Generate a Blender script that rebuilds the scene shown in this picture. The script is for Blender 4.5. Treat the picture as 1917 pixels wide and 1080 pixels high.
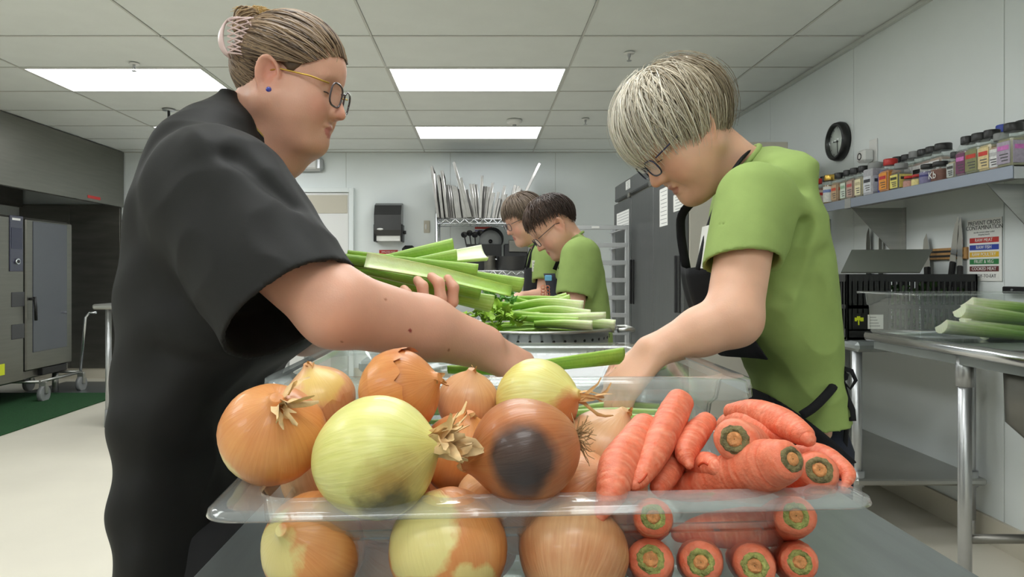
import bpy, math, random
import numpy as np
from mathutils import Vector, Matrix

for _o in list(bpy.data.objects):
    bpy.data.objects.remove(_o, do_unlink=True)
SC = bpy.context.scene
COL = SC.collection
R = random.Random(7)
PI = math.pi

# ------------------------------------------------------------------ camera, world, lights, exposure
F = 1300.0          # focal length in pixels of the 1917 x 1080 frame
CZ = 1.2            # camera height above the floor
VX, VY = 900.0, 513.0
cam_d = bpy.data.cameras.new('camera')
cam = bpy.data.objects.new('camera', cam_d)
COL.objects.link(cam)
cam.location = (0, 0, CZ)
cam.rotation_euler = (PI / 2, 0, 0)
cam_d.sensor_width = 36.0
cam_d.lens = 36.0 * F / 1917.0
cam_d.shift_x = (958.5 - VX) / 1917.0
cam_d.shift_y = -(540.0 - VY) / 1917.0
cam_d.clip_start = 0.05
SC.camera = cam

world = bpy.data.worlds.new('world')
SC.world = world
world.use_nodes = True
world.node_tree.nodes['Background'].inputs[0].default_value = (0.8, 0.85, 0.9, 1)
world.node_tree.nodes['Background'].inputs[1].default_value = 0.05

SC.view_settings.view_transform = 'Standard'
SC.view_settings.look = 'None'
SC.view_settings.gamma = 1.0
SC.view_settings.exposure = 0.0
SC.view_settings.use_curve_mapping = False
SC.cycles.transparent_max_bounces = 32
SC.cycles.max_bounces = 10
SC.cycles.diffuse_bounces = 5
SC.cycles.sample_clamp_indirect = 6.0
SC.cycles.caustics_reflective = False
SC.cycles.caustics_refractive = False
LIGHT_POWER = 9.2


def P(px, py, Y):
    """point of the room seen at pixel (px, py) at depth Y in front of the camera"""
    return Vector(((px - VX) * Y / F, Y, CZ - (py - VY) * Y / F))


def L(r, g, b):
    def c(v):
        v /= 255.0
        return v / 12.92 if v <= 0.04045 else ((v + 0.055) / 1.055) ** 2.4
    return (c(r), c(g), c(b), 1.0)


# ------------------------------------------------------------------ materials
def new_mat(name):
    m = bpy.data.materials.new(name)
    m.use_nodes = True
    nt = m.node_tree
    return m, nt, nt.nodes['Principled BSDF']


def node(nt, kind, **kw):
    n = nt.nodes.new(kind)
    for k, v in kw.items():
        if k in n.inputs:
            n.inputs[k].default_value = v
        else:
            setattr(n, k, v)
    return n


def mat(name, col, rough=0.5, metal=0.0, var=0.0, scale=8.0, bump=0.0, bscale=60.0, stretch=(1, 1, 1), spec=0.5, sub=0.0, sheen=0.0, coat=0.0, attr=None):
    m, nt, b = new_mat(name)
    b.inputs['Base Color'].default_value = col
    b.inputs['Roughness'].default_value = rough
    b.inputs['Metallic'].default_value = metal
    b.inputs['Specular IOR Level'].default_value = spec
    if sub:
        b.inputs['Subsurface Weight'].default_value = sub
        b.inputs['Subsurface Radius'].default_value = (0.012, 0.005, 0.003)
        b.inputs['Subsurface Scale'].default_value = 1.0
    if sheen:
        b.inputs['Sheen Weight'].default_value = sheen
    if coat:
        b.inputs['Coat Weight'].default_value = coat
        b.inputs['Coat Roughness'].default_value = 0.2
    tc = node(nt, 'ShaderNodeTexCoord')
    mp = node(nt, 'ShaderNodeMapping')
    mp.inputs['Scale'].default_value = stretch
    nt.links.new(tc.outputs['Object'], mp.inputs[0])
    src = None
    if attr:
        a = node(nt, 'ShaderNodeVertexColor', layer_name=attr)
        src = a.outputs[0]
        nt.links.new(src, b.inputs['Base Color'])
    if var:
        n = node(nt, 'ShaderNodeTexNoise', Scale=scale, Detail=4.0)
        nt.links.new(mp.outputs[0], n.inputs['Vector'])
        r = node(nt, 'ShaderNodeMapRange')
        r.inputs[1].default_value = 0.3
        r.inputs[2].default_value = 0.7
        r.inputs[3].default_value = 1 - var
        r.inputs[4].default_value = 1 + var
        nt.links.new(n.outputs[0], r.inputs[0])
        h = node(nt, 'ShaderNodeVectorMath', operation='SCALE')
        if src is not None:
            nt.links.new(src, h.inputs[0])
        else:
            h.inputs[0].default_value = col[:3]
        nt.links.new(r.outputs[0], h.inputs['Scale'])
        nt.links.new(h.outputs[0], b.inputs['Base Color'])
    if bump:
        n2 = node(nt, 'ShaderNodeTexNoise', Scale=bscale, Detail=3.0)
        nt.links.new(mp.outputs[0], n2.inputs['Vector'])
        bp = node(nt, 'ShaderNodeBump', Strength=bump, Distance=0.01)
        nt.links.new(n2.outputs[0], bp.inputs['Height'])
        nt.links.new(bp.outputs[0], b.inputs['Normal'])
    return m


def clear_plastic(name, tint=(0.96, 0.98, 0.97, 1), haze=0.06, rough=0.06, hazecol=(0.8, 0.85, 0.85, 1), refl=0.75):
    """thin clear polycarbonate: passes light, mirrors at grazing angles, a little milky"""
    m, nt, b = new_mat(name)
    nt.nodes.remove(b)
    out = nt.nodes['Material Output']
    tr = node(nt, 'ShaderNodeBsdfTransparent', Color=tint)
    gl = node(nt, 'ShaderNodeBsdfGlossy', Roughness=rough, Color=(1, 1, 1, 1))
    di = node(nt, 'ShaderNodeBsdfDiffuse', Color=hazecol)
    lw = node(nt, 'ShaderNodeLayerWeight', Blend=0.5)
    pw_ = node(nt, 'ShaderNodeMath', operation='POWER')
    pw_.inputs[1].default_value = 5.0
    nt.links.new(lw.outputs['Facing'], pw_.inputs[0])
    fr = node(nt, 'ShaderNodeMath', operation='MULTIPLY_ADD')
    fr.inputs[1].default_value = refl
    fr.inputs[2].default_value = 0.045
    nt.links.new(pw_.outputs[0], fr.inputs[0])
    m1 = node(nt, 'ShaderNodeMixShader')
    m1.inputs[0].default_value = haze
    nt.links.new(tr.outputs[0], m1.inputs[1])
    nt.links.new(di.outputs[0], m1.inputs[2])
    m2 = node(nt, 'ShaderNodeMixShader')
    nt.links.new(fr.outputs[0], m2.inputs[0])
    nt.links.new(m1.outputs[0], m2.inputs[1])
    nt.links.new(gl.outputs[0], m2.inputs[2])
    nt.links.new(m2.outputs[0], out.inputs['Surface'])
    return m


def emit(name, col, s):
    m, nt, b = new_mat(name)
    b.inputs['Base Color'].default_value = col
    b.inputs['Emission Color'].default_value = col
    b.inputs['Emission Strength'].default_value = s
    return m


M = {}
M['steel'] = mat('stainless_steel', L(176, 176, 172), 0.34, 0.92, var=0.10, scale=3, stretch=(1, 1, 14))
M['steel_oven'] = mat('oven_steel', L(128, 127, 120), 0.36, 0.9, var=0.05, scale=3, stretch=(1, 1, 14))
M['steel_dark'] = mat('dark_stainless', L(128, 126, 120), 0.36, 0.85, var=0.14, scale=2.5, stretch=(1, 1, 6))
M['steel_fridge'] = mat('fridge_steel', L(112, 113, 113), 0.38, 0.85, var=0.06, scale=3, stretch=(1, 10, 1))
M['steel_table'] = mat('table_steel', L(150, 156, 156), 0.42, 0.75, var=0.07, scale=5, stretch=(8, 1, 1), bump=0.02, bscale=40)
M['chrome'] = mat('chrome', L(215, 217, 220), 0.16, 1.0)
M['alu'] = mat('brushed_aluminium', L(190, 192, 194), 0.35, 0.85, var=0.06)
M['alu_rack'] = mat('rack_aluminium', L(196, 198, 200), 0.42, 0.5)
M['pan_alu'] = mat('sheet_pan_aluminium', L(170, 168, 165), 0.3, 0.95, var=0.25, scale=6)
M['white_wall'] = mat('wall_panel_white', L(232, 238, 238), 0.42, var=0.02, scale=2, bump=0.03, bscale=120)
M['seam'] = mat('wall_seam', L(205, 208, 204), 0.5)
M['ceiling'] = mat('ceiling_tile', L(230, 234, 232), 0.75, var=0.02, scale=5, bump=0.04, bscale=220)
M['tbar'] = mat('ceiling_grid_white', L(206, 207, 202), 0.5)
M['floor'] = mat('floor_cream', L(226, 220, 204), 0.42, var=0.05, scale=1.4, bump=0.04, bscale=30)
M['floor_grey'] = mat('floor_worn', L(196, 190, 176), 0.4, var=0.08, scale=2.5)
M['base'] = mat('baseboard_cream', L(206, 200, 184), 0.5)
M['black'] = mat('black_plastic', L(26, 26, 27), 0.4)
M['black_soft'] = mat('black_rubber', L(30, 30, 32), 0.7)
M['dark_grey'] = mat('dark_grey_plastic', L(62, 62, 64), 0.38)
M['smoke'] = mat('smoke_plastic', L(46, 46, 47), 0.28, coat=0.3)
M['white'] = mat('white_plastic', L(228, 228, 226), 0.4)
M['paper'] = mat('white_paper', L(236, 236, 232), 0.7)
M['beige'] = mat('beige_paint', L(196, 190, 174), 0.5)
M['fridge_side'] = mat('fridge_side', L(196, 192, 180), 0.45)
M['red'] = mat('red_plastic', L(190, 38, 34), 0.4)
M['blue'] = mat('blue_plastic', L(40, 66, 165), 0.4)
M['yellow'] = mat('yellow_print', L(228, 184, 50), 0.5)
M['green'] = mat('green_print', L(40, 124, 66), 0.5)
M['maroon'] = mat('maroon_print', L(102, 44, 44), 0.5)
M['grey'] = mat('grey_plastic', L(140, 142, 142), 0.5)
M['wood'] = mat('wood_strip', L(176, 134, 82), 0.5, var=0.15, scale=6, stretch=(1, 12, 1))
M['mat_green'] = mat('green_mat', L(24, 74, 34), 0.95, var=0.3, scale=60, bump=0.6, bscale=200)
M['mat_grey'] = mat('grey_floor_plate', L(96, 100, 102), 0.3, 0.3)
M['oven_glass'] = mat('oven_glass', L(52, 55, 66), 0.08, coat=1.0)
M['gold'] = mat('gold_metal', L(206, 170, 84), 0.3, 0.9)
M['clear'] = clear_plastic('clear_polycarbonate', haze=0.09, hazecol=(0.62, 0.62, 0.6, 1))
M['clear_rim'] = clear_plastic('clear_polycarbonate_rim', haze=0.11, rough=0.08, hazecol=(0.85, 0.88, 0.88, 1), refl=0.95)
M['clear_tub'] = clear_plastic('milky_polycarbonate', haze=0.10, hazecol=(0.6, 0.66, 0.64, 1))
M['glass'] = clear_plastic('clear_glass', haze=0.01, rough=0.02)
M['clock_glass'] = clear_plastic('clock_glass', haze=0.0, rough=0.02, refl=0.12)
M['jar'] = clear_plastic('jar_plastic', haze=0.10, rough=0.08)
M['lamp'] = emit('lamp_diffuser', (0.97, 0.995, 1.0, 1), LIGHT_POWER)


# ------------------------------------------------------------------ mesh building
OFF = {}


class MB:
    def __init__(s):
        s.v, s.f, s.mi, s.sm = [], [], [], []
        s.cur = 0
        s.smooth = False

    def face(s, idx):
        s.f.append(tuple(idx))
        s.mi.append(s.cur)
        s.sm.append(s.smooth)

    def add(s, vs, fs):
        o = len(s.v)
        s.v.extend([tuple(p) for p in vs])
        for f in fs:
            s.face([o + i for i in f])
        return s

    def box(s, lo, hi, bev=0.0, Mx=None):
        (x0, y0, z0), (x1, y1, z1) = lo, hi
        if x0 > x1: x0, x1 = x1, x0
        if y0 > y1: y0, y1 = y1, y0
        if z0 > z1: z0, z1 = z1, z0
        b = min(bev, (x1 - x0) * .45, (y1 - y0) * .45, (z1 - z0) * .45)
        if b <= 0:
            vs = [(x, y, z) for x in (x0, x1) for y in (y0, y1) for z in (z0, z1)]
            fs = [(0, 1, 3, 2), (4, 6, 7, 5), (0, 4, 5, 1), (2, 3, 7, 6), (0, 2, 6, 4), (1, 5, 7, 3)]
        else:
            vs, ix = [], {}
            X, Yy, Z = (x0, x1), (y0, y1), (z0, z1)
            for i in (0, 1):
                for j in (0, 1):
                    for k in (0, 1):
                        sx, sy, sz = (1 - 2 * i), (1 - 2 * j), (1 - 2 * k)
                        c = (X[i], Yy[j], Z[k])
                        ix[i, j, k, 0] = len(vs); vs.append((c[0], c[1] + sy * b, c[2] + sz * b))
                        ix[i, j, k, 1] = len(vs); vs.append((c[0] + sx * b, c[1], c[2] + sz * b))
                        ix[i, j, k, 2] = len(vs); vs.append((c[0] + sx * b, c[1] + sy * b, c[2]))
            q = lambda *k: tuple(ix[t] for t in k)
            fs = []
            for i in (0, 1):
                a = [(i, 0, 0, 0), (i, 1, 0, 0), (i, 1, 1, 0), (i, 0, 1, 0)]
                fs.append(q(*(a if i else a[::-1])))
                a = [(0, i, 0, 1), (1, i, 0, 1), (1, i, 1, 1), (0, i, 1, 1)]
                fs.append(q(*(a[::-1] if i else a)))
                a = [(0, 0, i, 2), (1, 0, i, 2), (1, 1, i, 2), (0, 1, i, 2)]
                fs.append(q(*(a if i else a[::-1])))
            for i in (0, 1):
                for j in (0, 1):
                    fs.append(q((i, j, 0, 0), (i, j, 1, 0), (i, j, 1, 1), (i, j, 0, 1)) if i == j else q((i, j, 0, 1), (i, j, 1, 1), (i, j, 1, 0), (i, j, 0, 0)))
                    fs.append(q((i, 0, j, 0), (i, 1, j, 0), (i, 1, j, 2), (i, 0, j, 2)) if i != j else q((i, 0, j, 2), (i, 1, j, 2), (i, 1, j, 0), (i, 0, j, 0)))
                    fs.append(q((0, i, j, 1), (1, i, j, 1), (1, i, j, 2), (0, i, j, 2)) if i == j else q((0, i, j, 2), (1, i, j, 2), (1, i, j, 1), (0, i, j, 1)))
                    for k in (0, 1):
                        t = q((i, j, k, 0), (i, j, k, 1), (i, j, k, 2))
                        fs.append(t if (i + j + k) % 2 else t[::-1])
        if Mx is not None:
            vs = [Mx @ Vector(p) for p in vs]
        return s.add(vs, fs)

    def tube(s, pts, rad, n=10, cap=True, flat=None):
        """swept round bar through pts; rad a number or one per point; flat=(a,b) scales the section"""
        pts = [Vector(p) for p in pts]
        m = len(pts)
        if not hasattr(rad, '__len__'):
            rad = [rad] * m
        T = []
        for i in range(m):
            d = pts[min(i + 1, m - 1)] - pts[max(i - 1, 0)]
            T.append(d.normalized() if d.length > 1e-9 else Vector((0, 0, 1)))
        ref = Vector((0, 0, 1)) if abs(T[0].z) < 0.9 else Vector((1, 0, 0))
        U = (ref - T[0] * ref.dot(T[0])).normalized()
        o = len(s.v)
        fa, fb = flat or (1, 1)
        for i in range(m):
            U = (U - T[i] * U.dot(T[i])).normalized()
            W = T[i].cross(U)
            for k in range(n):
                a = 2 * PI * k / n
                s.v.append(tuple(pts[i] + (U * math.cos(a) * fa + W * math.sin(a) * fb) * rad[i]))
        sm, s.smooth = s.smooth, True
        for i in range(m - 1):
            for k in range(n):
                k2 = (k + 1) % n
                s.face([o + i * n + k, o + i * n + k2, o + (i + 1) * n + k2, o + (i + 1) * n + k])
        s.smooth = False
        if cap:
            s.face([o + k for k in range(n)][::-1])
            s.face([o + (m - 1) * n + k for k in range(n)])
        s.smooth = sm
        return s

    def cyl(s, a, b, r, n=20, r2=None):
        return s.tube([a, b], [r, r if r2 is None else r2], n)

    def lathe(s, prof, n=28, Mx=None, cap=True):
        """prof [(r, z)...] about z"""
        o = len(s.v)
        vs = []
        for r, z in prof:
            for k in range(n):
                a = 2 * PI * k / n
                vs.append(Vector((r * math.cos(a), r * math.sin(a), z)))
        if Mx is not None:
            vs = [Mx @ p for p in vs]
        s.v.extend([tuple(p) for p in vs])
        sm, s.smooth = s.smooth, True
        for i in range(len(prof) - 1):
            for k in range(n):
                k2 = (k + 1) % n
                s.face([o + i * n + k, o + i * n + k2, o + (i + 1) * n + k2, o + (i + 1) * n + k])
        s.smooth = False
        if cap:
            s.face([o + k for k in range(n)][::-1])
            s.face([o + (len(prof) - 1) * n + k for k in range(n)])
        s.smooth = sm
        return s

    def prism(s, poly, axis, a, b):
        """extrude a polygon of the other two axes along axis ('x','y','z') from a to b"""
        def pt(u, v, w):
            return {'x': (w, u, v), 'y': (u, w, v), 'z': (u, v, w)}[axis]
        n = len(poly)
        vs = [pt(u, v, a) for u, v in poly] + [pt(u, v, b) for u, v in poly]
        fs = [tuple(range(n)), tuple(range(2 * n - 1, n - 1, -1))]
        for i in range(n):
            j = (i + 1) % n
            fs.append((i, i + n, j + n, j))
        return s.add(vs, fs)

    def mesh(s, name, off=(0, 0, 0)):
        me = bpy.data.meshes.new(name)
        me.from_pydata([(p[0] - off[0], p[1] - off[1], p[2] - off[2]) for p in s.v], [], s.f)
        me.polygons.foreach_set('material_index', s.mi)
        me.polygons.foreach_set('use_smooth', s.sm)
        me.update()
        return me

    def build(s, name, m, parent=None):
        """link as a part; coordinates are the world's (or the prototype's own when it stands at the origin)"""
        off = OFF.get(parent.name, (0, 0, 0)) if parent else (0, 0, 0)
        me = s.mesh(name, off)
        return link(name, me, m, parent)


def link(name, me, m, parent=None):
    o = bpy.data.objects.new(name, me)
    COL.objects.link(o)
    for mm in (m if isinstance(m, (list, tuple)) else [m]):
        me.materials.append(M[mm] if isinstance(mm, str) else mm)
    if parent:
        o.parent = parent
        OFF[o.name] = OFF.get(parent.name, (0, 0, 0))
    return o


def fixnormals(o):
    import bmesh
    bm = bmesh.new()
    bm.from_mesh(o.data)
    bmesh.ops.recalc_face_normals(bm, faces=bm.faces)
    bm.to_mesh(o.data)
    bm.free()
    return o


def tag(o, label, cat, group=None, kind=None):
    o['label'] = label
    o['category'] = cat
    if group: o['group'] = group
    if kind: o['kind'] = kind
    return o


def thing(name, label, cat, loc=(0, 0, 0), group=None):
    o = bpy.data.objects.new(name, None)
    COL.objects.link(o)
    o.location = loc
    o.empty_display_size = 0.05
    OFF[o.name] = tuple(loc)
    return tag(o, label, cat, group)


def solo(name, mb, m, label, cat, group=None, kind=None):
    """a thing that is one mesh, origin at the middle of its base"""
    a = np.array(mb.v)
    lo, hi = a.min(0), a.max(0)
    off = ((lo[0] + hi[0]) / 2, (lo[1] + hi[1]) / 2, lo[2])
    o = link(name, mb.mesh(name, off), m)
    o.location = off
    OFF[o.name] = off
    return tag(o, label, cat, group, kind)


def struct(name, mb, m, label=None):
    o = mb.build(name, m)
    o['kind'] = 'structure'
    if label:
        o['label'] = label
    return o


def copy_tree(o, parent=None):
    c = o.copy()
    COL.objects.link(c)
    c.parent = parent
    for ch in list(o.children):
        copy_tree(ch, c)
    return c


def text(body, size, Mx, m, parent, name='lettering', ext=0.0004, align='CENTER', sx=1.0):
    cu = bpy.data.curves.new(name, 'FONT')
    cu.body = body
    cu.size = size
    cu.align_x = align
    cu.align_y = 'CENTER'
    cu.extrude = ext
    cu.resolution_u = 3
    tmp = bpy.data.objects.new(name, cu)
    COL.objects.link(tmp)
    dg = bpy.context.evaluated_depsgraph_get()
    me = bpy.data.meshes.new_from_object(tmp.evaluated_get(dg))
    bpy.data.objects.remove(tmp)
    off = Vector(OFF.get(parent.name, (0, 0, 0)))
    me.transform(Matrix.Translation(-off) @ Mx @ Matrix.Diagonal((sx, 1, 1, 1)))
    me.materials.clear()
    return link(name, me, m, parent)


def frame(o, x, y, z):
    """matrix with columns x, y, z (directions) and origin o"""
    m = Matrix.Identity(4)
    for i, v in enumerate((x, y, z)):
        v = Vector(v)
        for k in range(3):
            m[k][i] = v[k]
    for k in range(3):
        m[k][3] = o[k]
    return m


FACE_LEFT = lambda o: frame(o, (0, -1, 0), (0, 0, 1), (-1, 0, 0))   # print on a plane that faces -X
FACE_CAM = lambda o: frame(o, (1, 0, 0), (0, 0, 1), (0, -1, 0))     # print on a plane that faces -Y
# ------------------------------------------------------------------ the room
XL, XR, YB, YF, ZC = -5.3, 2.28, 8.0, -4.0, 2.6
TX0, TPX, TY0, TPY = -0.645, 1.245, 4.71, 0.62

o = MB().box((XL, YF, -0.05), (XR, YB, 0))
floor = struct('floor', o, 'floor', 'smooth cream floor')

# ceiling: deck, T-bar grid and lay-in tiles
ceiling = struct('ceiling', MB().box((XL, YF, ZC + 0.05), (XR, YB, ZC + 0.1)), 'ceiling', 'suspended ceiling of white tiles')
xs = [TX0 + TPX * k for k in range(-4, 4)]
xs = [x for x in xs if XL < x < XR]
ys = [TY0 + TPY * k for k in range(-15, 7)]
ys = [y for y in ys if YF < y < YB]
g = MB()
for x in xs:
    g.box((x - 0.006, YF, ZC - 0.001), (x + 0.006, YB, ZC + 0.003))
for y in ys:
    g.box((XL, y - 0.006, ZC - 0.001), (XR, y + 0.006, ZC + 0.003))
g.box((XL, YB - 0.025, ZC - 0.004), (XR, YB, ZC + 0.002))
g.box((XR - 0.025, YF, ZC - 0.004), (XR, YB, ZC + 0.002))
g.build('ceiling_grid', 'tbar', ceiling)
LIGHT_COLS, LIGHT_ROWS = (-2, 0), (-12, -9, -6, -3, 0, 3)
lights = {(c, r) for c in LIGHT_COLS for r in LIGHT_ROWS}
tile_me = {}
bx = [XL] + xs + [XR]
by = [YF] + ys + [YB]
for i in range(len(bx) - 1):
    for j in range(len(by) - 1):
        w, d = bx[i + 1] - bx[i], by[j + 1] - by[j]
        ci, rj = round((bx[i] - TX0) / TPX), round((by[j] - TY0) / TPY)
        if (ci, rj) in lights and i > 0 and j > 0:
            continue
        key = (round(w, 3), round(d, 3))
        if key not in tile_me:
            me = MB().box((-w / 2 + 0.005, -d / 2 + 0.005, 0), (w / 2 - 0.005, d / 2 - 0.005, 0.018), 0.004).mesh('ceiling_tile')
            me.materials.append(M['ceiling'])
            tile_me[key] = me
        t = bpy.data.objects.new('ceiling_tile', tile_me[key])
        COL.objects.link(t)
        t.parent = ceiling
        t.location = (bx[i] + w / 2, by[j] + d / 2, ZC + 0.0035)

# recessed fluorescent panels
proto = None
LBL = {(0, 0): 'bright white ceiling light panel nearest overhead in the middle',
       (0, 3): 'bright white ceiling light panel in the middle near the back wall',
       (-2, 0): 'bright white ceiling light panel left behind the black-clad cook',
       (-2, 3): 'bright white ceiling light panel far left behind the hanging rod',
       (-2, -3): 'bright white ceiling light panel cut by the upper left corner'}
for c, r in sorted(lights):
    x, y = TX0 + TPX * (c + .5), TY0 + TPY * (r + .5)
    if proto is None:
        proto = thing('ceiling_light', '', 'light')
        f = MB()
        a, b, t = TPX / 2 - 0.008, TPY / 2 - 0.008, 0.016
        f.box((-a, -b, -.003), (a, -b + t, .04)); f.box((-a, b - t, -.003), (a, b, .04))
        f.box((-a, -b + t, -.003), (-a + t, b - t, .04)); f.box((a - t, -b + t, -.003), (a, b - t, .04))
        f.build('light_frame', 'tbar', proto)
        MB().box((-a + t, -b + t, 0.004), (a - t, b - t, 0.012)).build('diffuser', 'lamp', proto)
        o = proto
    else:
        o = copy_tree(proto)
    o.location = (x, y, ZC)
    o['label'] = LBL.get((c, r), 'bright white ceiling light panel out of view over the camera side')
    o['group'] = 'ceiling light panels'

# walls with panels
def panelled(name, lo, hi, axis, seams, label):
    (x0, y0), (x1, y1) = lo, hi
    w = struct(name, MB().box((x0, y0, 0), (x1, y1, ZC + .05)), 'seam', label)
    if axis == 'x':
        e = [XL] + seams + [XR]
        for a, b in zip(e[:-1], e[1:]):
            MB().box((a + .003, y0 - .004, 0), (b - .003, y0 + .001, ZC), .0015).build('wall_panel', 'white_wall', w)
    else:
        e = [YF] + seams + [YB]
        for a, b in zip(e[:-1], e[1:]):
            xx = (x0 - .004, x0 + .001) if x0 > 0 else (x1 - .001, x1 + .004)
            MB().box((xx[0], a + .003, 0), (xx[1], b - .003, ZC), .0015).build('wall_panel', 'white_wall', w)
    return w

wall_back = panelled('wall_back', (XL, YB), (XR, YB + .1), 'x', [-4.12, -2.9, -1.55, -0.35, .86], 'white panelled back wall')
wall_right = panelled('wall_right', (XR, YF), (XR + .1, YB), 'y', [-2.3, -1.08, .14, 1.36, 3.02, 4.24, 5.46, 6.68], 'white panelled right wall')
wall_left = panelled('wall_left', (XL - .1, YF), (XL, YB), 'y', [-1, 2, 5], 'white left wall')
wall_front = struct('wall_front', MB().box((XL, YF - .1, 0), (XR, YF, ZC)), 'white_wall', 'white wall behind the camera')
struct('baseboard_back', MB().box((XL, YB - .02, 0), (XR, YB - .004, .12)), 'base', 'cream cove base along the back wall')
struct('baseboard_right', MB().box((XR - .02, YF, 0), (XR - .004, YB, .12)), 'base', 'cream cove base along the right wall')
struct('trim_1', MB().box((XR - .03, YF, ZC - .022), (XR - .004, YB, ZC - .004)), 'seam', 'pale angle trim between right wall and ceiling')

# stainless lining of the cooking alcove
al = struct('trim_2', MB().box((XL, YB - .03, .12), (-4.13, YB - .006, 2.0)), 'steel_dark', 'stainless steel lining panels on the back wall by the oven')
for a, b in ((-5.29, -4.72), (-4.71, -4.14)):
    MB().box((a, YB - .036, .13), (b, YB - .028, 1.99), .002).build('steel_panel', 'steel_dark', al)

# door in the back wall
dx0, dx1 = P(470, 0, YB).x, P(654, 0, YB).x
dz = P(0, 362, YB).z
d = struct('door_1', MB().box((dx0, YB - .05, .01), (dx1, YB - .006, dz), .004), 'white', 'white door in the back wall')
t = MB()
t.box((dx1 + .005, YB - .07, 0), (dx1 + .06, YB - .004, dz + .06), .004)
t.box((dx0 - .06, YB - .07, 0), (dx0 - .005, YB - .004, dz + .06), .004)
t.box((dx0 - .005, YB - .07, dz + .005), (dx1 + .005, YB - .004, dz + .06), .004)
t.build('door_frame', 'white_wall', d)
MB().box((P(500, 0, YB).x, YB - .056, P(0, 400, YB).z), (P(652, 0, YB).x, YB - .045, P(0, 366, YB).z), .002).build('upper_panel', 'beige', d)
MB().cyl((dx1 - .08, YB - .05, 1.0), (dx1 - .08, YB - .11, 1.0), .012, 10).tube([(dx1 - .08, YB - .105, 1.0), (dx1 - .2, YB - .105, 1.0)], .01, 8).build('door_handle', 'alu', d)

# ------------------------------------------------------------------ ceiling fittings
def sprinkler(px, py, label):
    Y = 1.4 * F / (VY - py)
    x = P(px, py, Y).x
    t = thing('sprinkler', label, 'sprinkler', (x, Y, ZC - .05), 'ceiling sprinklers')
    MB().lathe([(.001, ZC - .004), (.035, ZC - .004), (.032, ZC - .010), (.001, ZC - .012)], 20, Matrix.Translation((x, Y, 0))).build('escutcheon', 'white', t)
    m = MB()
    m.cyl((x, Y, ZC - .01), (x, Y, ZC - .03), .010, 10)
    m.tube([(x, Y - .010, ZC - .028), (x, Y - .016, ZC - .040), (x, Y - .003, ZC - .052)], .0028, 6)
    m.tube([(x, Y + .010, ZC - .028), (x, Y + .016, ZC - .040), (x, Y + .003, ZC - .052)], .0028, 6)
    m.build('frame', 'alu', t)
    MB().cyl((x, Y, ZC - .052), (x, Y, ZC - .055), .016, 12).build('deflector', 'alu', t)
sprinkler(251, 118, 'sprinkler head on the ceiling left of the cook in black')
sprinkler(1178, 98, 'sprinkler head on the ceiling above the grey-haired woman')
sprinkler(1096, 222, 'small far sprinkler head beside the rear light panel')
x, Y = P(963, 0, 6.3).x, 6.3
t = thing('smoke_detector', 'white ceiling detector just ahead of the rear light panel', 'detector', (x, Y, ZC - .05))
MB().lathe([(.001, ZC - .004), (.07, ZC - .004), (.066, ZC - .03), (.04, ZC - .045), (.001, ZC - .047)], 24, Matrix.Translation((x, Y, 0))).build('housing', 'white', t)
MB().cyl((x, Y, ZC - .045), (x, Y, ZC - .055), .018, 14).build('sensor', 'grey', t)
p = P(316, 207, 5.9)
t = thing('drop_rod', 'thin grey rod hanging from the ceiling over the left aisle', 'rod', (p.x, 5.9, 1.3))
MB().lathe([(.001, ZC - .004), (.055, ZC - .004), (.05, ZC - .014), (.001, ZC - .016)], 18, Matrix.Translation((p.x, 5.9, 0))).build('ceiling_plate', 'alu', t)
MB().cyl((p.x, 5.9, ZC - .012), (p.x, 5.9, 1.45), .011, 10).build('rod', 'dark_grey', t)
MB().box((p.x - .05, 5.85, 1.3), (p.x + .05, 5.95, 1.45), .006).build('socket_box', 'dark_grey', t)

# ------------------------------------------------------------------ back wall fittings
x0, x1 = P(505, 0, YB).x, P(607, 0, YB).x
z0, z1 = P(0, 322, YB).z, P(0, 296, YB).z
t = thing('wall_light', 'grey wall-mounted strip light behind the chin of the cook', 'light', ((x0 + x1) / 2, YB, z0))
MB().box((x0, YB - .10, z0), (x1, YB - .004, z1), .03).build('housing', 'alu', t)
MB().box((x0 + .02, YB - .13, z0 + .02), (x1 - .06, YB - .095, z1 - .02), .015).build('lens', 'white', t)

# paper towel dispenser
x0, x1 = P(704, 0, YB).x, P(757, 0, YB).x
z0, z1 = P(0, 454, YB).z, P(0, 382, YB).z
t = thing('paper_towel_dispenser', 'smoke-black paper towel dispenser on the back wall', 'dispenser', ((x0 + x1) / 2, YB, z0))
MB().prism([(YB - .004, z0 + .06), (YB - .18, z0 + .07), (YB - .23, z0 + .13), (YB - .23, z0 + .30), (YB - .17, z1 - .03), (YB - .09, z1), (YB - .004, z1)], 'x', x0 + .01, x1 - .012).build('cover', 'smoke', t)
MB().box((x0, YB - .2, z0), (x0 + .02, YB - .004, z0 + .2), .008).build('cheek', 'black', t)
MB().box((x1 - .022, YB - .2, z0), (x1, YB - .004, z0 + .2), .008).build('cheek', 'black', t)
MB().box((x0 + .03, YB - .17, z0 + .01), (x1 - .03, YB - .165, z0 + .075)).build('paper_towel', 'paper', t)
MB().cyl((x1, YB - .1, z0 + .11), (x1 + .03, YB - .1, z0 + .11), .02, 12).build('feed_knob', 'black', t)
MB().lathe([(.001, 0), (.03, 0), (.03, .003), (.001, .004)], 20, FACE_CAM((x0 + .08, YB - .234, z0 + .14)) @ Matrix.Diagonal((1.2, .4, 1, 1))).build('badge', 'white', t)

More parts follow.
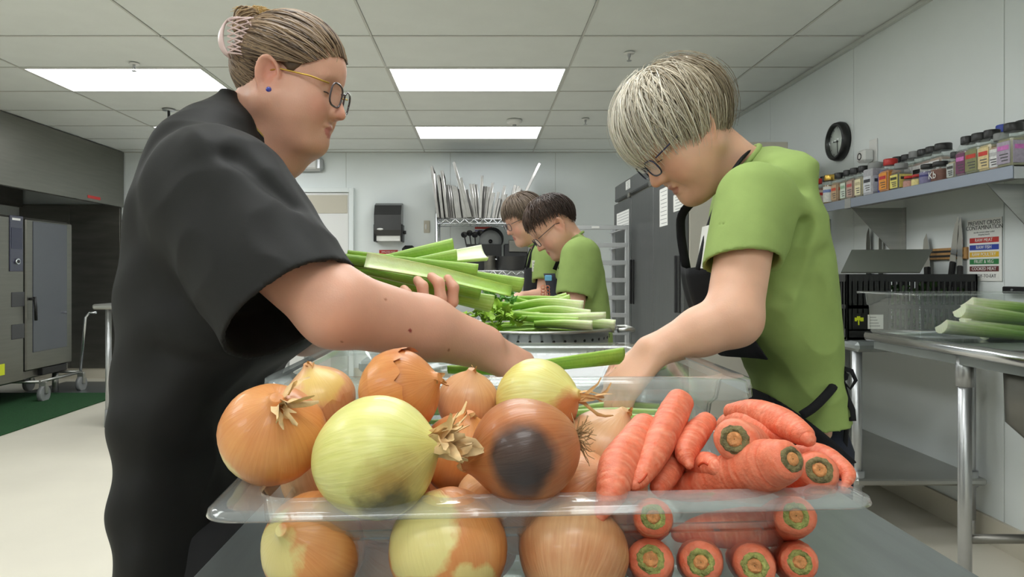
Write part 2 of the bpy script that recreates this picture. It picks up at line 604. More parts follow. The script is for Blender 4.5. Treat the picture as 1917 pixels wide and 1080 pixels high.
x0, x1 = P(754, 0, YB).x, P(779, 0, YB).x
z0, z1 = P(0, 488, YB).z, P(0, 460, YB).z
t = thing('soap_dispenser', 'small black soap dispenser below the towel dispenser', 'dispenser', ((x0 + x1) / 2, YB, z0))
MB().box((x0, YB - .12, z0), (x1, YB - .004, z1), .035).build('cover', 'black', t)
MB().box((x0 + .03, YB - .125, z0 + .02), (x1 - .03, YB - .115, z0 + .08), .004).build('window', 'dark_grey', t)

x0, x1 = P(710, 0, YB).x, P(745, 0, YB).x
z0, z1 = P(0, 479, YB).z, P(0, 468, YB).z
t = thing('wall_sign', 'red hand-wash notice with white lettering under the towel dispenser', 'sign', ((x0 + x1) / 2, YB, z0))
MB().box((x0, YB - .008, z0), (x1, YB - .004, z1), .001).build('plate', 'red', t)
text('EMPLOYEES MUST', .025, FACE_CAM(((x0 + x1) / 2, YB - .009, z0 + .045)), 'paper', t, sx=.8)
text('WASH', .025, FACE_CAM(((x0 + x1) / 2, YB - .009, z0 + .02)), 'paper', t, sx=.8)

x0, x1 = P(797, 0, YB).x, P(805, 0, YB).x
z0, z1 = P(0, 436, YB).z, P(0, 413, YB).z
t = thing('light_switch', 'pale switch plate beside the wire shelving post', 'switch', ((x0 + x1) / 2, YB, z0))
MB().box((x0 - .02, YB - .02, z0), (x1, YB - .004, z1), .004).build('plate', 'beige', t)
MB().box((x0 - .005, YB - .028, z0 + .04), (x0 + .012, YB - .018, z0 + .10), .003).build('toggle', 'white', t)

x0, x1 = P(889, 0, YB).x, P(921, 0, YB).x
z0, z1 = P(0, 434, YB).z, P(0, 424, YB).z
t = thing('wall_sign', 'red and blue label strip on the wall behind the wire shelves', 'sign', ((x0 + x1) / 2, YB, z0))
MB().box((x0, YB - .008, z0), (x1, YB - .004, z1), .001).build('plate', 'paper', t)
MB().box((x0, YB - .010, z0 + .034), (x1, YB - .007, z1)).build('red_band', 'red', t)
MB().box((x0, YB - .010, z0 + .004), (x1, YB - .007, z0 + .022)).build('blue_band', mat('pale_blue', L(150, 150, 190), .6), t)

# notice sheet behind the cook at the left
x0, x1 = P(203, 0, YB).x, P(240, 0, YB).x
z0, z1 = P(0, 505, YB).z, P(0, 415, YB).z
t = thing('notice_sheet', 'pale typed notice sheet on the back wall by the alcove', 'paper', ((x0 + x1) / 2, YB, z0))
MB().box((x0, YB - .006, z0), (x1, YB - .0045, z1)).build('sheet', 'white_wall', t)
m = MB()
for k in range(12):
    zz = z1 - .04 - k * .04
    m.box((x0 + .02, YB - .0075, zz - .008), (x0 + .02 + R.uniform(.1, .19), YB - .006, zz))
m.build('printed_lines', mat('print_grey', L(170, 172, 172), .7), t)
# ------------------------------------------------------------------ hood, oven, trolley, mats on the left
HX = -4.09
zb = 1.2 + (513 - 345) / 900 * 4.09
t = thing('extractor_hood', 'long stainless extractor hood over the oven', 'hood', ((HX + XL) / 2, 5, zb))
MB().box((HX - .03, 1.5, zb), (HX, YB - .04, ZC - .006), .003).build('front_panel', 'steel_oven', t)
MB().box((XL + .01, 1.5, zb + .25), (HX - .03, YB - .04, zb + .27)).build('filter_deck', 'steel_dark', t)
MB().box((XL + .01, 1.5, zb), (XL + .05, YB - .04, ZC - .006)).build('back_panel', 'steel_dark', t)
for k in range(11):
    y = 1.7 + k * .55
    MB().box((HX - .55, y, zb + .16), (HX - .04, y + .5, zb + .2), .005).build('grease_filter', 'steel_dark', t)
MB().box((HX - .06, 1.5, zb), (HX - .028, YB - .04, zb + .05), .004).build('gutter', 'steel_oven', t)
yy = 1300 * 4.09 / (900 - 176)
MB().box((HX, yy - .12, zb + .03), (HX + .003, yy + .12, zb + .06)).build('red_label', 'red', t)

OX = -4.2
def oy(px): return 1300 * -OX / (900 - px)
def oz(py, y): return CZ - (py - VY) * y / F
y1, y2 = oy(133), oy(-40)
ZT = 1.2 + 113 / 900 * 4.2
t = thing('combi_oven', 'tall stainless combi oven with dark glass door under the hood', 'oven', (OX - .45, (y1 + y2) / 2, 0))
yd = oy(46)                                        # door / control column split
MB().box((OX - .9, y2, .22), (OX - .03, y1, ZT), .01).build('body', 'steel_dark', t)
MB().box((OX - .03, y2, .22), (OX + .005, yd - .015, ZT - .01), .012).build('control_column', 'steel_oven', t)
dr = MB().box((OX - .03, yd, .30), (OX + .015, y1 - .005, ZT - .015), .012).build('door', 'steel_oven', t)
ga, gb = oy(58), oy(122)
MB().box((OX + .012, ga, oz(660, ga)), (OX + .02, gb, oz(414, ga)), .003).build('door_glass', 'oven_glass', dr)
m = MB()
hz = oz(560, yd)
m.cyl((OX + .01, yd + .05, hz), (OX + .06, yd + .05, hz), .014, 10)
m.tube([(OX + .06, yd + .05, hz + .02), (OX + .065, yd + .06, hz - .08), (OX + .06, yd + .07, hz - .2)], .014, 10)
m.build('door_handle', 'black', dr)
ca, cb = oy(16), oy(41)
cp = MB().box((OX + .003, ca, oz(508, ca)), (OX + .012, cb, oz(402, ca)), .003).build('control_panel', mat('panel_navy', L(34, 34, 62), .2, coat=.8), t)
MB().box((OX + .011, ca + .02, oz(465, ca)), (OX + .014, cb - .02, oz(425, ca))).build('screen', mat('screen_dark', L(48, 50, 70), .1), cp)
kz = oz(489, ca)
MB().cyl((OX + .01, (ca + cb) / 2, kz), (OX + .03, (ca + cb) / 2, kz), .026, 20).build('dial', 'chrome', cp)
MB().cyl((OX + .03, (ca + cb) / 2, kz), (OX + .034, (ca + cb) / 2, kz), .016, 16).build('dial_cap', 'black', cp)
MB().box((OX + .011, ca + .03, oz(411, ca)), (OX + .014, cb - .04, oz(407, ca))).build('maker_plate', 'paper', cp)
for pa, pb in ((547, 575), (608, 636)):
    MB().box((OX + .003, oy(20), oz(pb, oy(20))), (OX + .010, oy(44), oz(pa, oy(20))), .004).build('side_hatch', 'dark_grey', t)
MB().box((OX + .003, oy(-6), oz(703, oy(0))), (OX + .009, oy(7), oz(682, oy(0)))).build('yellow_sticker', mat('sticker_yellow', L(214, 222, 40), .5), t)
for yy in (y2 + .1, y1 - .1):
    for xx in (OX - .1, OX - .8):
        MB().cyl((xx, yy, 0.0), (xx, yy, .23), .03, 12).build('foot', 'steel', t)
MB().box((OX - .4, oy(76), .235), (OX + .018, oy(122), .30), .004).build('drip_slot', 'black', t)

# roll-in trolley of the oven
ty0, ty1 = oy(60), oy(140)
t = thing('oven_trolley', 'roll-in rack trolley with grey casters docked at the oven', 'trolley', (OX + .1, (ty0 + ty1) / 2, 0))
m = MB()
for xx in (OX + .07, OX - .5):
    m.tube([(xx, ty0, .19), (xx, ty1, .19)], .014, 8)
for yy in (ty0, ty1):
    m.tube([(OX - .5, yy, .19), (OX + .07, yy, .19)], .014, 8)
m.build('base_frame', 'steel', t)
MB().tube([(OX + .07, ty1 - .02, .19), (OX + .10, ty1 + .02, .75), (OX + .13, ty1 + .04, .80), (OX + .20, ty1 + .04, .80)], .013, 8).build('push_handle', 'chrome', t)
for yy in (ty0 + .03, ty1 - .04):
    for xx in (OX + .09, OX - .45):
        c = MB().cyl((xx - .02, yy, .075), (xx + .02, yy, .075), .075, 20).build('caster_wheel', 'grey', t)
        MB().box((xx - .035, yy - .02, .075), (xx + .035, yy + .02, .19), .005).build('caster_fork', 'steel', c)

m = MB().box((-4.9, 4.6, .001), (-3.55, 6.95, .014), .004)
solo('floor_mat', m, 'mat_green', 'dark green coarse floor mat in front of the oven', 'mat')
m = MB().box((-4.6, 6.97, .001), (-3.45, 7.7, .009), .003)
solo('floor_plate', m, 'mat_grey', 'grey metal floor plate between green mat and back wall', 'plate')

# left stainless table, mostly behind the cook
lx, ly = P(203, 0, 5.45).x, 5.45
tz = CZ - (569 - VY) * ly / F
t = thing('work_table', 'stainless work table behind the cook at the left', 'table', (lx + .6, ly + .4, 0))
MB().box((lx - .1, ly - .06, tz - .04), (lx + 1.5, ly + .7, tz), .012).build('table_top', 'steel', t)
for xx in (lx, lx + 1.4):
    for yy in (ly, ly + .62):
        lg = MB().cyl((xx, yy, .05), (xx, yy, tz - .04), .022, 12).build('leg', 'alu', t)
        MB().cyl((xx, yy, 0), (xx, yy, .14), .03, 12, .024).build('foot', 'grey', lg)
MB().box((lx, ly + .02, .28), (lx + 1.4, ly + .62, .30), .005).build('lower_shelf', 'steel', t)
p0 = (lx + .08, ly + .2)
t = thing('steel_bin', 'small stainless pan standing on the left work table', 'pan', (p0[0] + .15, p0[1] + .15, tz))
MB().prism([(p0[0] + .02, tz), (p0[0] + .28, tz), (p0[0] + .30, tz + .15), (p0[0], tz + .15)], 'y', p0[1], p0[1] + .3).build('body', 'steel_dark', t)
MB().box((p0[0] - .01, p0[1] - .01, tz + .145), (p0[0] + .31, p0[1] + .31, tz + .152), .003).build('rim', 'steel', t)

# ------------------------------------------------------------------ wire shelving with trays
SYF, SYB = 7.3, 7.78
sx0, sx1 = P(817, 0, SYF).x, .82
t = thing('wire_shelving', 'chrome wire shelving unit against the back wall', 'shelving', ((sx0 + sx1) / 2, 7.54, 0))
zs = [CZ - (py - VY) * SYF / F for py in (410, 507)] + [.72, .25]
for xx in (sx0, sx1):
    for yy in (SYF, SYB):
        MB().cyl((xx, yy, 0), (xx, yy, 1.98), .015, 12).build('post', 'chrome', t)
for z in zs:
    sh = MB()
    for yy in (SYF, SYB):
        sh.tube([(sx0, yy, z), (sx1, yy, z)], .006, 6)
        sh.tube([(sx0, yy, z - .045), (sx1, yy, z - .045)], .005, 6)
        n = 26
        zz = [(sx0 + (sx1 - sx0) * i / n, yy, z - .045 * (i % 2)) for i in range(n + 1)]
        sh.tube(zz, .0045, 5)
    for xx in (sx0, sx1):
        sh.tube([(xx, SYF, z), (xx, SYB, z)], .006, 6)
        sh.tube([(xx, SYF, z - .045), (xx, SYB, z - .045)], .005, 6)
    for i in range(1, 44):
        xx = sx0 + (sx1 - sx0) * i / 44
        sh.tube([(xx, SYF, z + .003), (xx, SYB, z + .003)], .003, 4)
    sh.build('wire_shelf', 'chrome', t)

# sheet pans stood on edge: (foot x, tip x, tip y) read off a 4.909 x view of the shelf
TRAYS = [(150, 90, 90, 'pale sheet pan at the left end of the tray row'), (190, 150, 170, 0), (232, 182, 135, 0), (262, 228, 250, 0), (285, 245, 255, 0),
         (305, 268, 255, 0), (325, 290, 262, 0), (346, 308, 268, 0), (368, 328, 290, 0), (390, 345, 262, 0), (418, 288, 50, 'tall sheet pan leaning left out of the tray row'),
         (440, 352, 200, 0), (462, 405, 300, 0), (478, 436, 240, 0), (494, 462, 240, 0), (509, 488, 240, 0), (524, 541, 170, 0), (540, 556, 260, 0), (555, 578, 255, 0),
         (570, 602, 265, 0), (586, 637, 225, 0), (602, 645, 320, 0), (640, 690, 310, 0), (662, 700, 370, 0), (685, 745, 258, 0), (708, 757, 330, 0), (738, 748, 330, 0),
         (770, 840, 245, 0), (785, 868, 262, 0), (798, 884, 280, 0), (808, 905, 290, 0), (822, 1055, 68, 'long sheet pan leaning far right over the tray row')]
tray_me = {}
zt = zs[0] + .008
ORD = ['first', 'second', 'third', 'fourth', 'fifth', 'sixth', 'seventh', 'eighth', 'ninth', 'tenth', 'eleventh', 'twelfth', 'thirteenth', 'fourteenth', 'fifteenth', 'sixteenth']
for ti, (fx, tx, tyy, lb) in enumerate(TRAYS):
    a = P(790 + fx / 4.909, 406, 7.5)
    b = P(790 + tx / 4.909, 300 + tyy / 4.909, 7.5)
    dx, dzz = b.x - a.x, b.z - zt
    h = math.hypot(dx, dzz)
    ang = math.atan2(dx, dzz)
    D = .46 if h > .4 else .34
    key = (round(h, 2), D)
    if key not in tray_me:
        hh = key[0]
        m = MB()
        m.box((-.002, -D / 2, 0), (.002, D / 2, hh))
        rim = .024
        for s_ in (-1, 1):
            m.prism([(0, s_ * D / 2), (rim, s_ * (D / 2 + .006)), (rim, s_ * (D / 2 + .001)), (.002, s_ * (D / 2 - .004))], 'z', 0, hh)
        m.box((0, -D / 2, 0), (rim, D / 2, .004)); m.box((0, -D / 2, hh - .004), (rim, D / 2, hh))
        m.tube([(rim, -D / 2, 0), (rim, D / 2, 0), (rim, D / 2, hh), (rim, -D / 2, hh), (rim, -D / 2, 0)], .004, 6)
        tray_me[key] = m.mesh('sheet_pan')
        tray_me[key].materials.append(M['pan_alu'])
    o = bpy.data.objects.new('sheet_pan', tray_me[key])
    COL.objects.link(o)
    o.location = (a.x, 7.5 + R.uniform(-.03, .03), zt + abs(math.sin(ang)) * .03)
    o.rotation_euler = (0, ang, 0)
    tag(o, lb or ('aluminium sheet pan on edge, %s from the left in the shelf row' % ORD[ti] if ti < 16 else 'aluminium sheet pan on edge, %s from the right in the shelf row' % ORD[31 - ti]), 'tray', 'sheet pans on the wire shelf')

# cookware on the second wire shelf
z2 = zs[1] + .007
def pot(px0, px1, Y, h, m_, label, name='cooking_pot', handle=True):
    x0, x1 = P(px0, 0, Y).x, P(px1, 0, Y).x
    r, cx = (x1 - x0) / 2, (x0 + x1) / 2
    t = thing(name, label, 'pot', (cx, Y, z2))
    MB().lathe([(.001, 0), (r * .92, 0), (r * .97, .01), (r, h), (r + .006, h + .004), (r - .004, h + .004), (r - .01, h), (r * .9, .012), (.001, .012)], 30, Matrix.Translation((cx, Y, z2)), cap=False).build('body', m_, t)
    if handle:
        for s_ in (-1, 1):
            MB().tube([(cx + s_ * (r - .002), Y - .05, z2 + h * .8), (cx + s_ * (r + .04), Y - .045, z2 + h * .82), (cx + s_ * (r + .04), Y + .045, z2 + h * .82), (cx + s_ * (r - .002), Y + .05, z2 + h * .8)], .006, 6).build('handle', 'chrome', t)
    return t
pot(932, 988, 7.45, .145, 'dark_grey', 'wide dark pot on the second wire shelf')
pot(905, 929, 7.45, .15, 'steel_dark', 'narrow grey pot next to the wide dark pot', handle=False)
x0, x1 = P(874, 0, 7.65).x, P(939, 0, 7.65).x
t = thing('utensil_bin', 'black bin of lids and ladles on the wire shelf', 'bin', ((x0 + x1) / 2, 7.65, z2))
zbin = CZ - (457 - VY) * 7.6 / F
m = MB()
m.box((x0, 7.6, z2), (x1, 7.61, zbin)); m.box((x0, 7.74, z2), (x1, 7.75, zbin))
m.box((x0, 7.61, z2), (x0 + .01, 7.74, zbin)); m.box((x1 - .01, 7.61, z2), (x1, 7.74, zbin)); m.box((x0, 7.6, z2), (x1, 7.75, z2 + .008))
m.build('walls', 'black', t)
for k, (px, py, r) in enumerate(((918, 452, .125), (914, 462, .115), (921, 447, .13))):
    c = P(px, py, 7.64 + k * .04)
    tt = thing('pot_lid', ['pale round lid at the front of the black bin', 'grey round lid half hidden in the black bin', 'dark round lid at the back of the black bin'][k], 'lid', c, 'round lids in the black bin')
    Mx = Matrix.Translation(c) @ Matrix.Rotation(PI / 2, 4, 'X')
    MB().lathe([(.001, .012), (r * .6, .008), (r, 0), (r, -.006), (.001, -.004)], 26, Mx).build('disc', ('grey', 'steel_dark', 'dark_grey')[k], tt)
    MB().lathe([(.02, .010), (.012, .02), (.022, .035), (.001, .04)], 12, Mx).build('knob', 'black', tt)
for k in range(4):
    px = 872 + k * 8
    c = P(px, 452, 7.68)
    tt = thing('ladle', 'dark ladle in the black bin, %s from the left' % ORD[k], 'ladle', (c.x, 7.68, z2), 'ladles in the black bin')
    top = P(px - 3 + k * 2, 440 - (k % 2) * 3, 7.68)
    MB().tube([(x0 + .05 + k * .03, 7.68, z2 + .02), (top.x, 7.68, top.z)], .007, 6).build('handle', 'dark_grey', tt)
    MB().lathe([(.001, -.02), (.025, -.016), (.034, .0), (.036, .012), (.03, .004), (.001, -.012)], 12, Matrix.Translation(top) @ Matrix.Rotation(1.2, 4, 'X'), cap=False).build('bowl', 'dark_grey', tt)
x0, x1 = P(943, 0, 7.7).x, P(987, 0, 7.7).x
t = thing('food_container', 'dark square container with clear lid behind the wide pot', 'container', ((x0 + x1) / 2, 7.69, z2))
MB().box((x0, 7.62, z2), (x1, 7.76, CZ - (457 - VY) * 7.7 / F), .01).build('body', 'dark_grey', t)
m = MB()
za, zb2 = CZ - (472 - VY) * 7.6 / F, CZ - (449 - VY) * 7.6 / F
m.box((x0 + .05, 7.60, za), (x1, 7.615, zb2), .01)
m.build('lid_panel', 'steel_dark', t)

# ------------------------------------------------------------------ sheet-pan rack by the fridge
ry0, ry1 = 5.75, 6.35
rx0, rx1 = P(1062, 0, ry0).x, P(1174, 0, ry0).x
t = thing('bun_pan_rack', 'tall open aluminium sheet-pan rack in front of the fridge', 'rack', ((rx0 + rx1) / 2, (ry0 + ry1) / 2, 0))
rz = CZ - (421 - VY) * ry0 / F
for xx in (rx0, rx1):
    for yy in (ry0, ry1):
        MB().box((xx - .018, yy - .018, .12), (xx + .018, yy + .018, rz), .004).build('upright', 'alu_rack', t)
        MB().cyl((xx - .015, yy, .06), (xx + .015, yy, .06), .06, 16).build('caster', 'dark_grey', t)
for k in range(10):
    z = rz - .022 - k * .145
    if z < .18: break
    m = MB()
    m.box((rx0, ry0 - .02, z - .018), (rx1, ry0 + .004, z + .018), .003)
    m.build('cross_rail', 'alu_rack', t)
    for xx in (rx0 + .02, rx1 - .02):
        MB().box((xx - .018, ry0, z - .018), (xx + .018, ry1, z - .010)).build('runner', 'alu_rack', t)
MB().box((P(1107, 0, ry0).x, ry0 - .026, rz - .03), (P(1121, 0, ry0).x, ry0 - .019, rz - .012)).build('name_plate', 'paper', t)

# ------------------------------------------------------------------ three-door fridge on the right
FX0, FX1, FY0, FY1, FZ = 1.28, 1.93, 4.36, 6.62, 2.03
t = thing('reach_in_fridge', 'three-door stainless upright fridge along the right wall', 'fridge', ((FX0 + FX1) / 2, (FY0 + FY1) / 2, 0))
MB().box((FX0 + .03, FY0, .12), (FX1, FY1, FZ), .004).build('cabinet', 'fridge_side', t)
zh = FZ - .16
hd = MB().box((FX0, FY0, zh + .012), (FX0 + .04, FY1, FZ), .006).build('header', 'steel_fridge', t)
MB().box((FX0 - .004, FY0 + .02, zh + .015), (FX0 + .001, FY1 - .02, zh + .03)).build('shadow_groove', 'black', hd)
w = (FY1 - FY0) / 3
for k in range(3):
    a, b = FY0 + w * k + .008, FY0 + w * (k + 1) - .008
    dd = MB().box((FX0 - .01, a, .2), (FX0 + .03, b, zh - .012), .006).build('fridge_door', 'steel_fridge', t)
    hy = a + .08 if k != 1 else b - .08
    if k == 2: hy = a + .1
    MB().box((FX0 - .018, hy - .03, .95), (FX0 - .008, hy + .03, 1.32), .006).build('handle_recess', 'black', dd)
    MB().box((FX0 - .032, hy + .032, .95), (FX0 - .01, hy + .046, 1.32), .004).build('pull_handle', 'dark_grey', dd)
    MB().box((FX0 - .03, a - .004, zh - .02), (FX0 - .01, a + .06, zh + .02), .006).build('hinge', 'steel_dark', dd)
for yy in (FY0 + .08, FY1 - .08):
    for xx in (FX0 + .08, FX1 - .08):
        MB().cyl((xx - .02, yy, .06), (xx + .02, yy, .06), .06, 16).build('caster', 'black', t)
def fnote(px0, px1, pa, pb, m_='paper', name='taped_note', label='', X=FX0 - .0105, lines=5):
    ya, yb = 1300 * FX0 / (px1 - 900), 1300 * FX0 / (px0 - 900)
    ym = (ya + yb) / 2
    za, zb_ = CZ - (pb - VY) * ym / F, CZ - (pa - VY) * ym / F
    tt = thing(name, label, 'note', (X, ym, za), 'notes on the fridge')
    MB().box((X - .0015, ya, za), (X, yb, zb_)).build('sheet', m_, tt)
    mm = MB()
    for q in range(lines):
        zz = zb_ - (zb_ - za) * (q + .8) / (lines + .6)
        mm.box((X - .0022, ya + .02, zz - .004), (X - .0015, yb - .02 - R.uniform(0, .04), zz))
    mm.build('printed_lines', 'grey', tt)
    return tt
fnote(1172, 1180, 338, 354, label='small white label on the fridge header', X=FX0 - .001)
fnote(1238, 1253, 352, 423, label='long white sheet taped to the middle fridge door', lines=9)
fnote(1264, 1285, 362, 394, label='white notice with red print on the nearest fridge door')
fnote(1157, 1180, 396, 425, label='white sheet in a sleeve on the far fridge door')
# ------------------------------------------------------------------ right wall: shelf, jars, clock, knives, poster
def wy(px, X=XR - .006): return F * X / (px - VX)
def wz(py, y): return CZ - (py - VY) * y / F
SXF = 1.98
SZ = CZ + 208 / 1017 * SXF          # top of the shelf
SZB = CZ + 183 / 1017 * SXF
sy0, sy1 = wy(1896, SXF), wy(1500, SXF)
t = thing('wall_shelf', 'long grey steel shelf of spices on the right wall', 'shelf', (2.1, (sy0 + sy1) / 2, SZB))
m = MB()
m.box((SXF, sy0, SZ - .004), (XR - .006, sy1, SZ))
m.build('shelf_board', 'alu', t)
m = MB()
m.box((SXF - .002, sy0, SZB), (SXF + .004, sy1, SZ + .001), .002)
m.build('front_lip', mat('shelf_lip', L(150, 158, 172), .45, .5), t)
MB().box((SXF + .004, sy0, SZB), (XR - .006, sy0 + .005, SZ)).build('end_lip', 'alu', t)
ysm = wy(1588, SXF)
MB().box((SXF - .004, ysm - .03, SZB - .001), (SXF + .002, ysm + .03, SZ + .002)).build('joint_cover', 'alu', t)
for by_ in (wy(1690), wy(1690) - 1.0, wy(1690) + .8):
    br = MB().prism([(SXF + .02, SZB), (XR - .006, SZB), (XR - .006, SZB - .27), (XR - .03, SZB - .27)], 'y', by_, by_ + .004).build('shelf_bracket', 'steel', t)
    MB().box((XR - .012, by_ - .03, SZB - .275), (XR - .005, by_ + .004, SZB)).build('wall_flange', 'steel', br)

JC = {'black': M['black'], 'red': M['red'], 'blue': M['blue'], 'grey': M['grey'], 'gold': M['gold'], 'white': M['white']}
spice_mats = {}
def spice(rgb):
    if rgb not in spice_mats:
        spice_mats[rgb] = mat('spice_%d_%d_%d' % rgb, L(*rgb), .6, var=.12, scale=90)
    return spice_mats[rgb]
def jar(px, py, row, w, shape, fill, lid, lab, lab2, label, fillh=.8, band=None, txt=None):
    X = (2.045, 2.165)[row]
    Y = wy(px, X)
    z1 = wz(py, Y)
    h = z1 - SZ
    t = thing('spice_jar', label, 'jar', (X, Y, SZ + .0005), 'spice jars on the wall shelf')
    z0 = SZ + .0005
    lh = min(.032, h * .2)
    hb = h - lh
    r = w / 2
    Mx = Matrix.Translation((X, Y, z0))
    if shape == 'round':
        pr = [(r * .94, 0), (r, .006), (r, hb * .8), (r * .9, hb * .88), (r * .7, hb * .95), (r * .7, hb)]
        MB().lathe(pr, 22, Mx).build('bottle', 'jar', t)
        MB().lathe([(r * .9, .003), (r * .955, .008), (r * .955, hb * fillh)], 20, Mx).build('contents', spice(fill), t)
    elif shape == 'tin':
        MB().box((X - r, Y - r * .9, z0), (X + r, Y + r * .9, z0 + hb), .006).build('bottle', spice(fill), t)
    else:
        m = MB().box((X - r, Y - r, z0), (X + r, Y + r, z0 + hb * .84), .008)
        m.prism([(X - r * .95, z0 + hb * .83), (X + r * .95, z0 + hb * .83), (X + r * .65, z0 + hb), (X - r * .65, z0 + hb)], 'y', Y - r * .68, Y + r * .68)
        m.build('bottle', 'jar', t)
        MB().box((X - r * .94, Y - r * .94, z0 + .003), (X + r * .94, Y + r * .94, z0 + hb * fillh), .007).build('contents', spice(fill), t)
    rl = r * (.8 if shape != 'round' else .84)
    MB().lathe([(rl, hb), (rl * 1.02, hb + .002), (rl * 1.02, h - .003), (rl * .96, h)], 22, Mx).build('lid', JC[lid], t)
    if lab:
        la, lb = z0 + hb * .12, z0 + hb * .72
        lo = MB()
        if shape == 'round':
            lo.lathe([(r * 1.006, hb * .1), (r * 1.006, hb * .74)], 22, Mx, cap=False)
        else:
            e = .0012
            k = r * (.9 if shape == 'tin' else 1)
            lo.box((X - r - e, Y - k * .84, la), (X - r + .0005, Y + k * .84, lb))
            lo.box((X - r * .84, Y - k - e, la), (X + r * .84, Y - k + .0005, lb))
        lo = lo.build('label', spice(lab), t)
        if lab2:
            e = .0022
            k = r * (.9 if shape == 'tin' else 1.0)
            b0, b1 = band or (.62, .82)
            zA, zB = la + (lb - la) * b0, la + (lb - la) * b1
            mm = MB()
            if shape == 'round':
                mm.lathe([(r * 1.012, zA - z0), (r * 1.012, zB - z0)], 22, Mx, cap=False)
            else:
                mm.box((X - r - e, Y - k * .7, zA), (X - r, Y + k * .7, zB))
                mm.box((X - r * .7, Y - k - e, zA), (X + r * .7, Y - k, zB))
            mm.build('label_band', spice(lab2), lo)
            mm = MB()
            for q in range(3):
                zz = la + (lb - la) * (.12 + .14 * q)
                if shape != 'round':
                    mm.box((X - r - e, Y - k * .6, zz), (X - r, Y + k * (.2 + .13 * q), zz + .004))
            if mm.v:
                mm.build('label_print', 'dark_grey', lo)
        if txt:
            kk = r * (1.03 if shape == 'round' else 1.02)
            text(txt, w * .55, FACE_LEFT((X - kk - .001, Y, (la + lb) / 2)) , 'paper' if sum(lab) < 330 else 'black', lo)
    return t
JARS = [
    (1519, 339, 0, .06, 'sq', (120, 80, 50), 'black', None, None, 'dark spice jar at the far end of the wall shelf'),
    (1531, 335, 0, .06, 'sq', (150, 90, 60), 'red', (206, 190, 176), (190, 60, 50), 'red-lidded spice jar near the far end of the shelf'),
    (1543, 331, 1, .06, 'sq', (140, 110, 80), 'black', None, None, 'black-lidded jar behind the golden jar'),
    (1554, 328, 0, .075, 'round', (138, 104, 40), 'gold', (220, 220, 214), (120, 140, 190), 'round golden jar with gold lid and white label'),
    (1566, 326, 1, .06, 'sq', (170, 140, 110), 'black', (190, 170, 140), (190, 80, 60), 'beige back-row jar just right of the golden jar'),
    (1572, 324, 0, .068, 'sq', (178, 140, 104), 'black', (196, 168, 136), (200, 84, 60), 'beige jar with a red strip across its label'),
    (1588, 319, 0, .062, 'sq', (120, 112, 86), 'black', (214, 226, 212), (150, 180, 150), 'jar with a narrow pale green label'),
    (1602, 315, 0, .07, 'sq', (150, 118, 100), 'black', (186, 160, 148), (190, 90, 90), 'dull pink jar with red print'),
    (1617, 311, 0, .066, 'sq', (160, 150, 120), 'black', (236, 228, 190), (200, 190, 150), 'jar with tall cream label beside the grey tin'),
    (1640, 305, 0, .092, 'tin', (176, 176, 182), 'grey', (206, 208, 214), (60, 60, 66), 'large grey tin with white label on the shelf'),
    (1656, 319, 0, .05, 'tin', (52, 62, 140), 'blue', None, None, 'narrow blue box between grey tin and red-lidded bottle'),
    (1667, 298, 0, .078, 'sq', (214, 130, 50), 'red', (226, 150, 60), (190, 50, 60), 'orange bottle with a big red lid'),
    (1682, 294, 1, .07, 'sq', (150, 130, 110), 'black', None, None, 'black-lidded jar behind the yellow-label jar'),
    (1687, 306, 0, .072, 'sq', (90, 84, 70), 'grey', (226, 214, 120), (60, 60, 40), 'jar with a bright yellow label and clear cap'),
    (1699, 290, 1, .072, 'sq', (140, 132, 120), 'black', None, None, 'black-lidded jar behind the small red-capped pots'),
    (1714, 284, 1, .074, 'sq', (168, 166, 150), 'grey', (206, 206, 206), (150, 150, 150), 'grey-lidded back-row jar with white label'),
    (1703, 330, 0, .055, 'round', (150, 90, 80), 'red', (196, 150, 140), None, 'small pot with red cap in the shelf front row'),
    (1718, 327, 0, .052, 'round', (220, 190, 120), 'red', (236, 220, 150), None, 'smaller red-capped pot with cream body'),
    (1731, 280, 1, .078, 'sq', (170, 150, 140), 'black', (226, 226, 226), (40, 40, 40), 'back-row jar with white label left of its twin'),
    (1747, 275, 1, .08, 'sq', (168, 148, 138), 'black', (230, 230, 230), (200, 200, 200), 'back-row jar with white label above the lilac pot'),
    (1738, 308, 0, .072, 'round', (120, 116, 150), 'black', (128, 124, 160), (60, 60, 120), 'squat lilac pot with black lid'),
    (1766, 269, 1, .088, 'sq', (180, 156, 140), 'black', (226, 226, 226), (240, 240, 240), 'tallest back-row jar with pinkish spice and white label'),
    (1763, 303, 0, .082, 'round', (124, 84, 72), 'black', (120, 82, 72), None, 'squat brown pot with black lid and white letters', .8, None, 'Kb'),
    (1790, 285, 0, .052, 'sq', (196, 180, 140), 'black', (186, 190, 186), (70, 70, 66), 'small jar with black lid beside the purple jar'),
    (1812, 256, 0, .064, 'sq', (120, 70, 90), 'black', (118, 62, 96), (210, 120, 190), 'tall jar with a purple label'),
    (1836, 250, 0, .08, 'sq', (128, 128, 80), 'black', (132, 134, 92), (200, 66, 50), 'olive green jar with a red label band'),
    (1857, 244, 0, .07, 'sq', (214, 190, 130), 'black', (222, 202, 150), (206, 60, 50), 'cream spice jar with red corner mark'),
    (1874, 250, 0, .062, 'sq', (210, 170, 150), 'grey', (226, 226, 226), (190, 190, 190), 'jar with a plain white label near the shelf end'),
    (1883, 234, 1, .085, 'sq', (150, 150, 150), 'blue', (200, 200, 206), (120, 120, 200), 'blue-lidded jar in the back row'),
    (1898, 231, 0, .08, 'sq', (150, 144, 100), 'black', (170, 160, 176), (206, 120, 190), 'shiny jar with a pink and white label at the shelf end'),
    (1921, 226, 1, .09, 'sq', (196, 170, 120), 'black', (206, 186, 140), (200, 60, 50), 'beige jar cut by the right frame edge'),
]
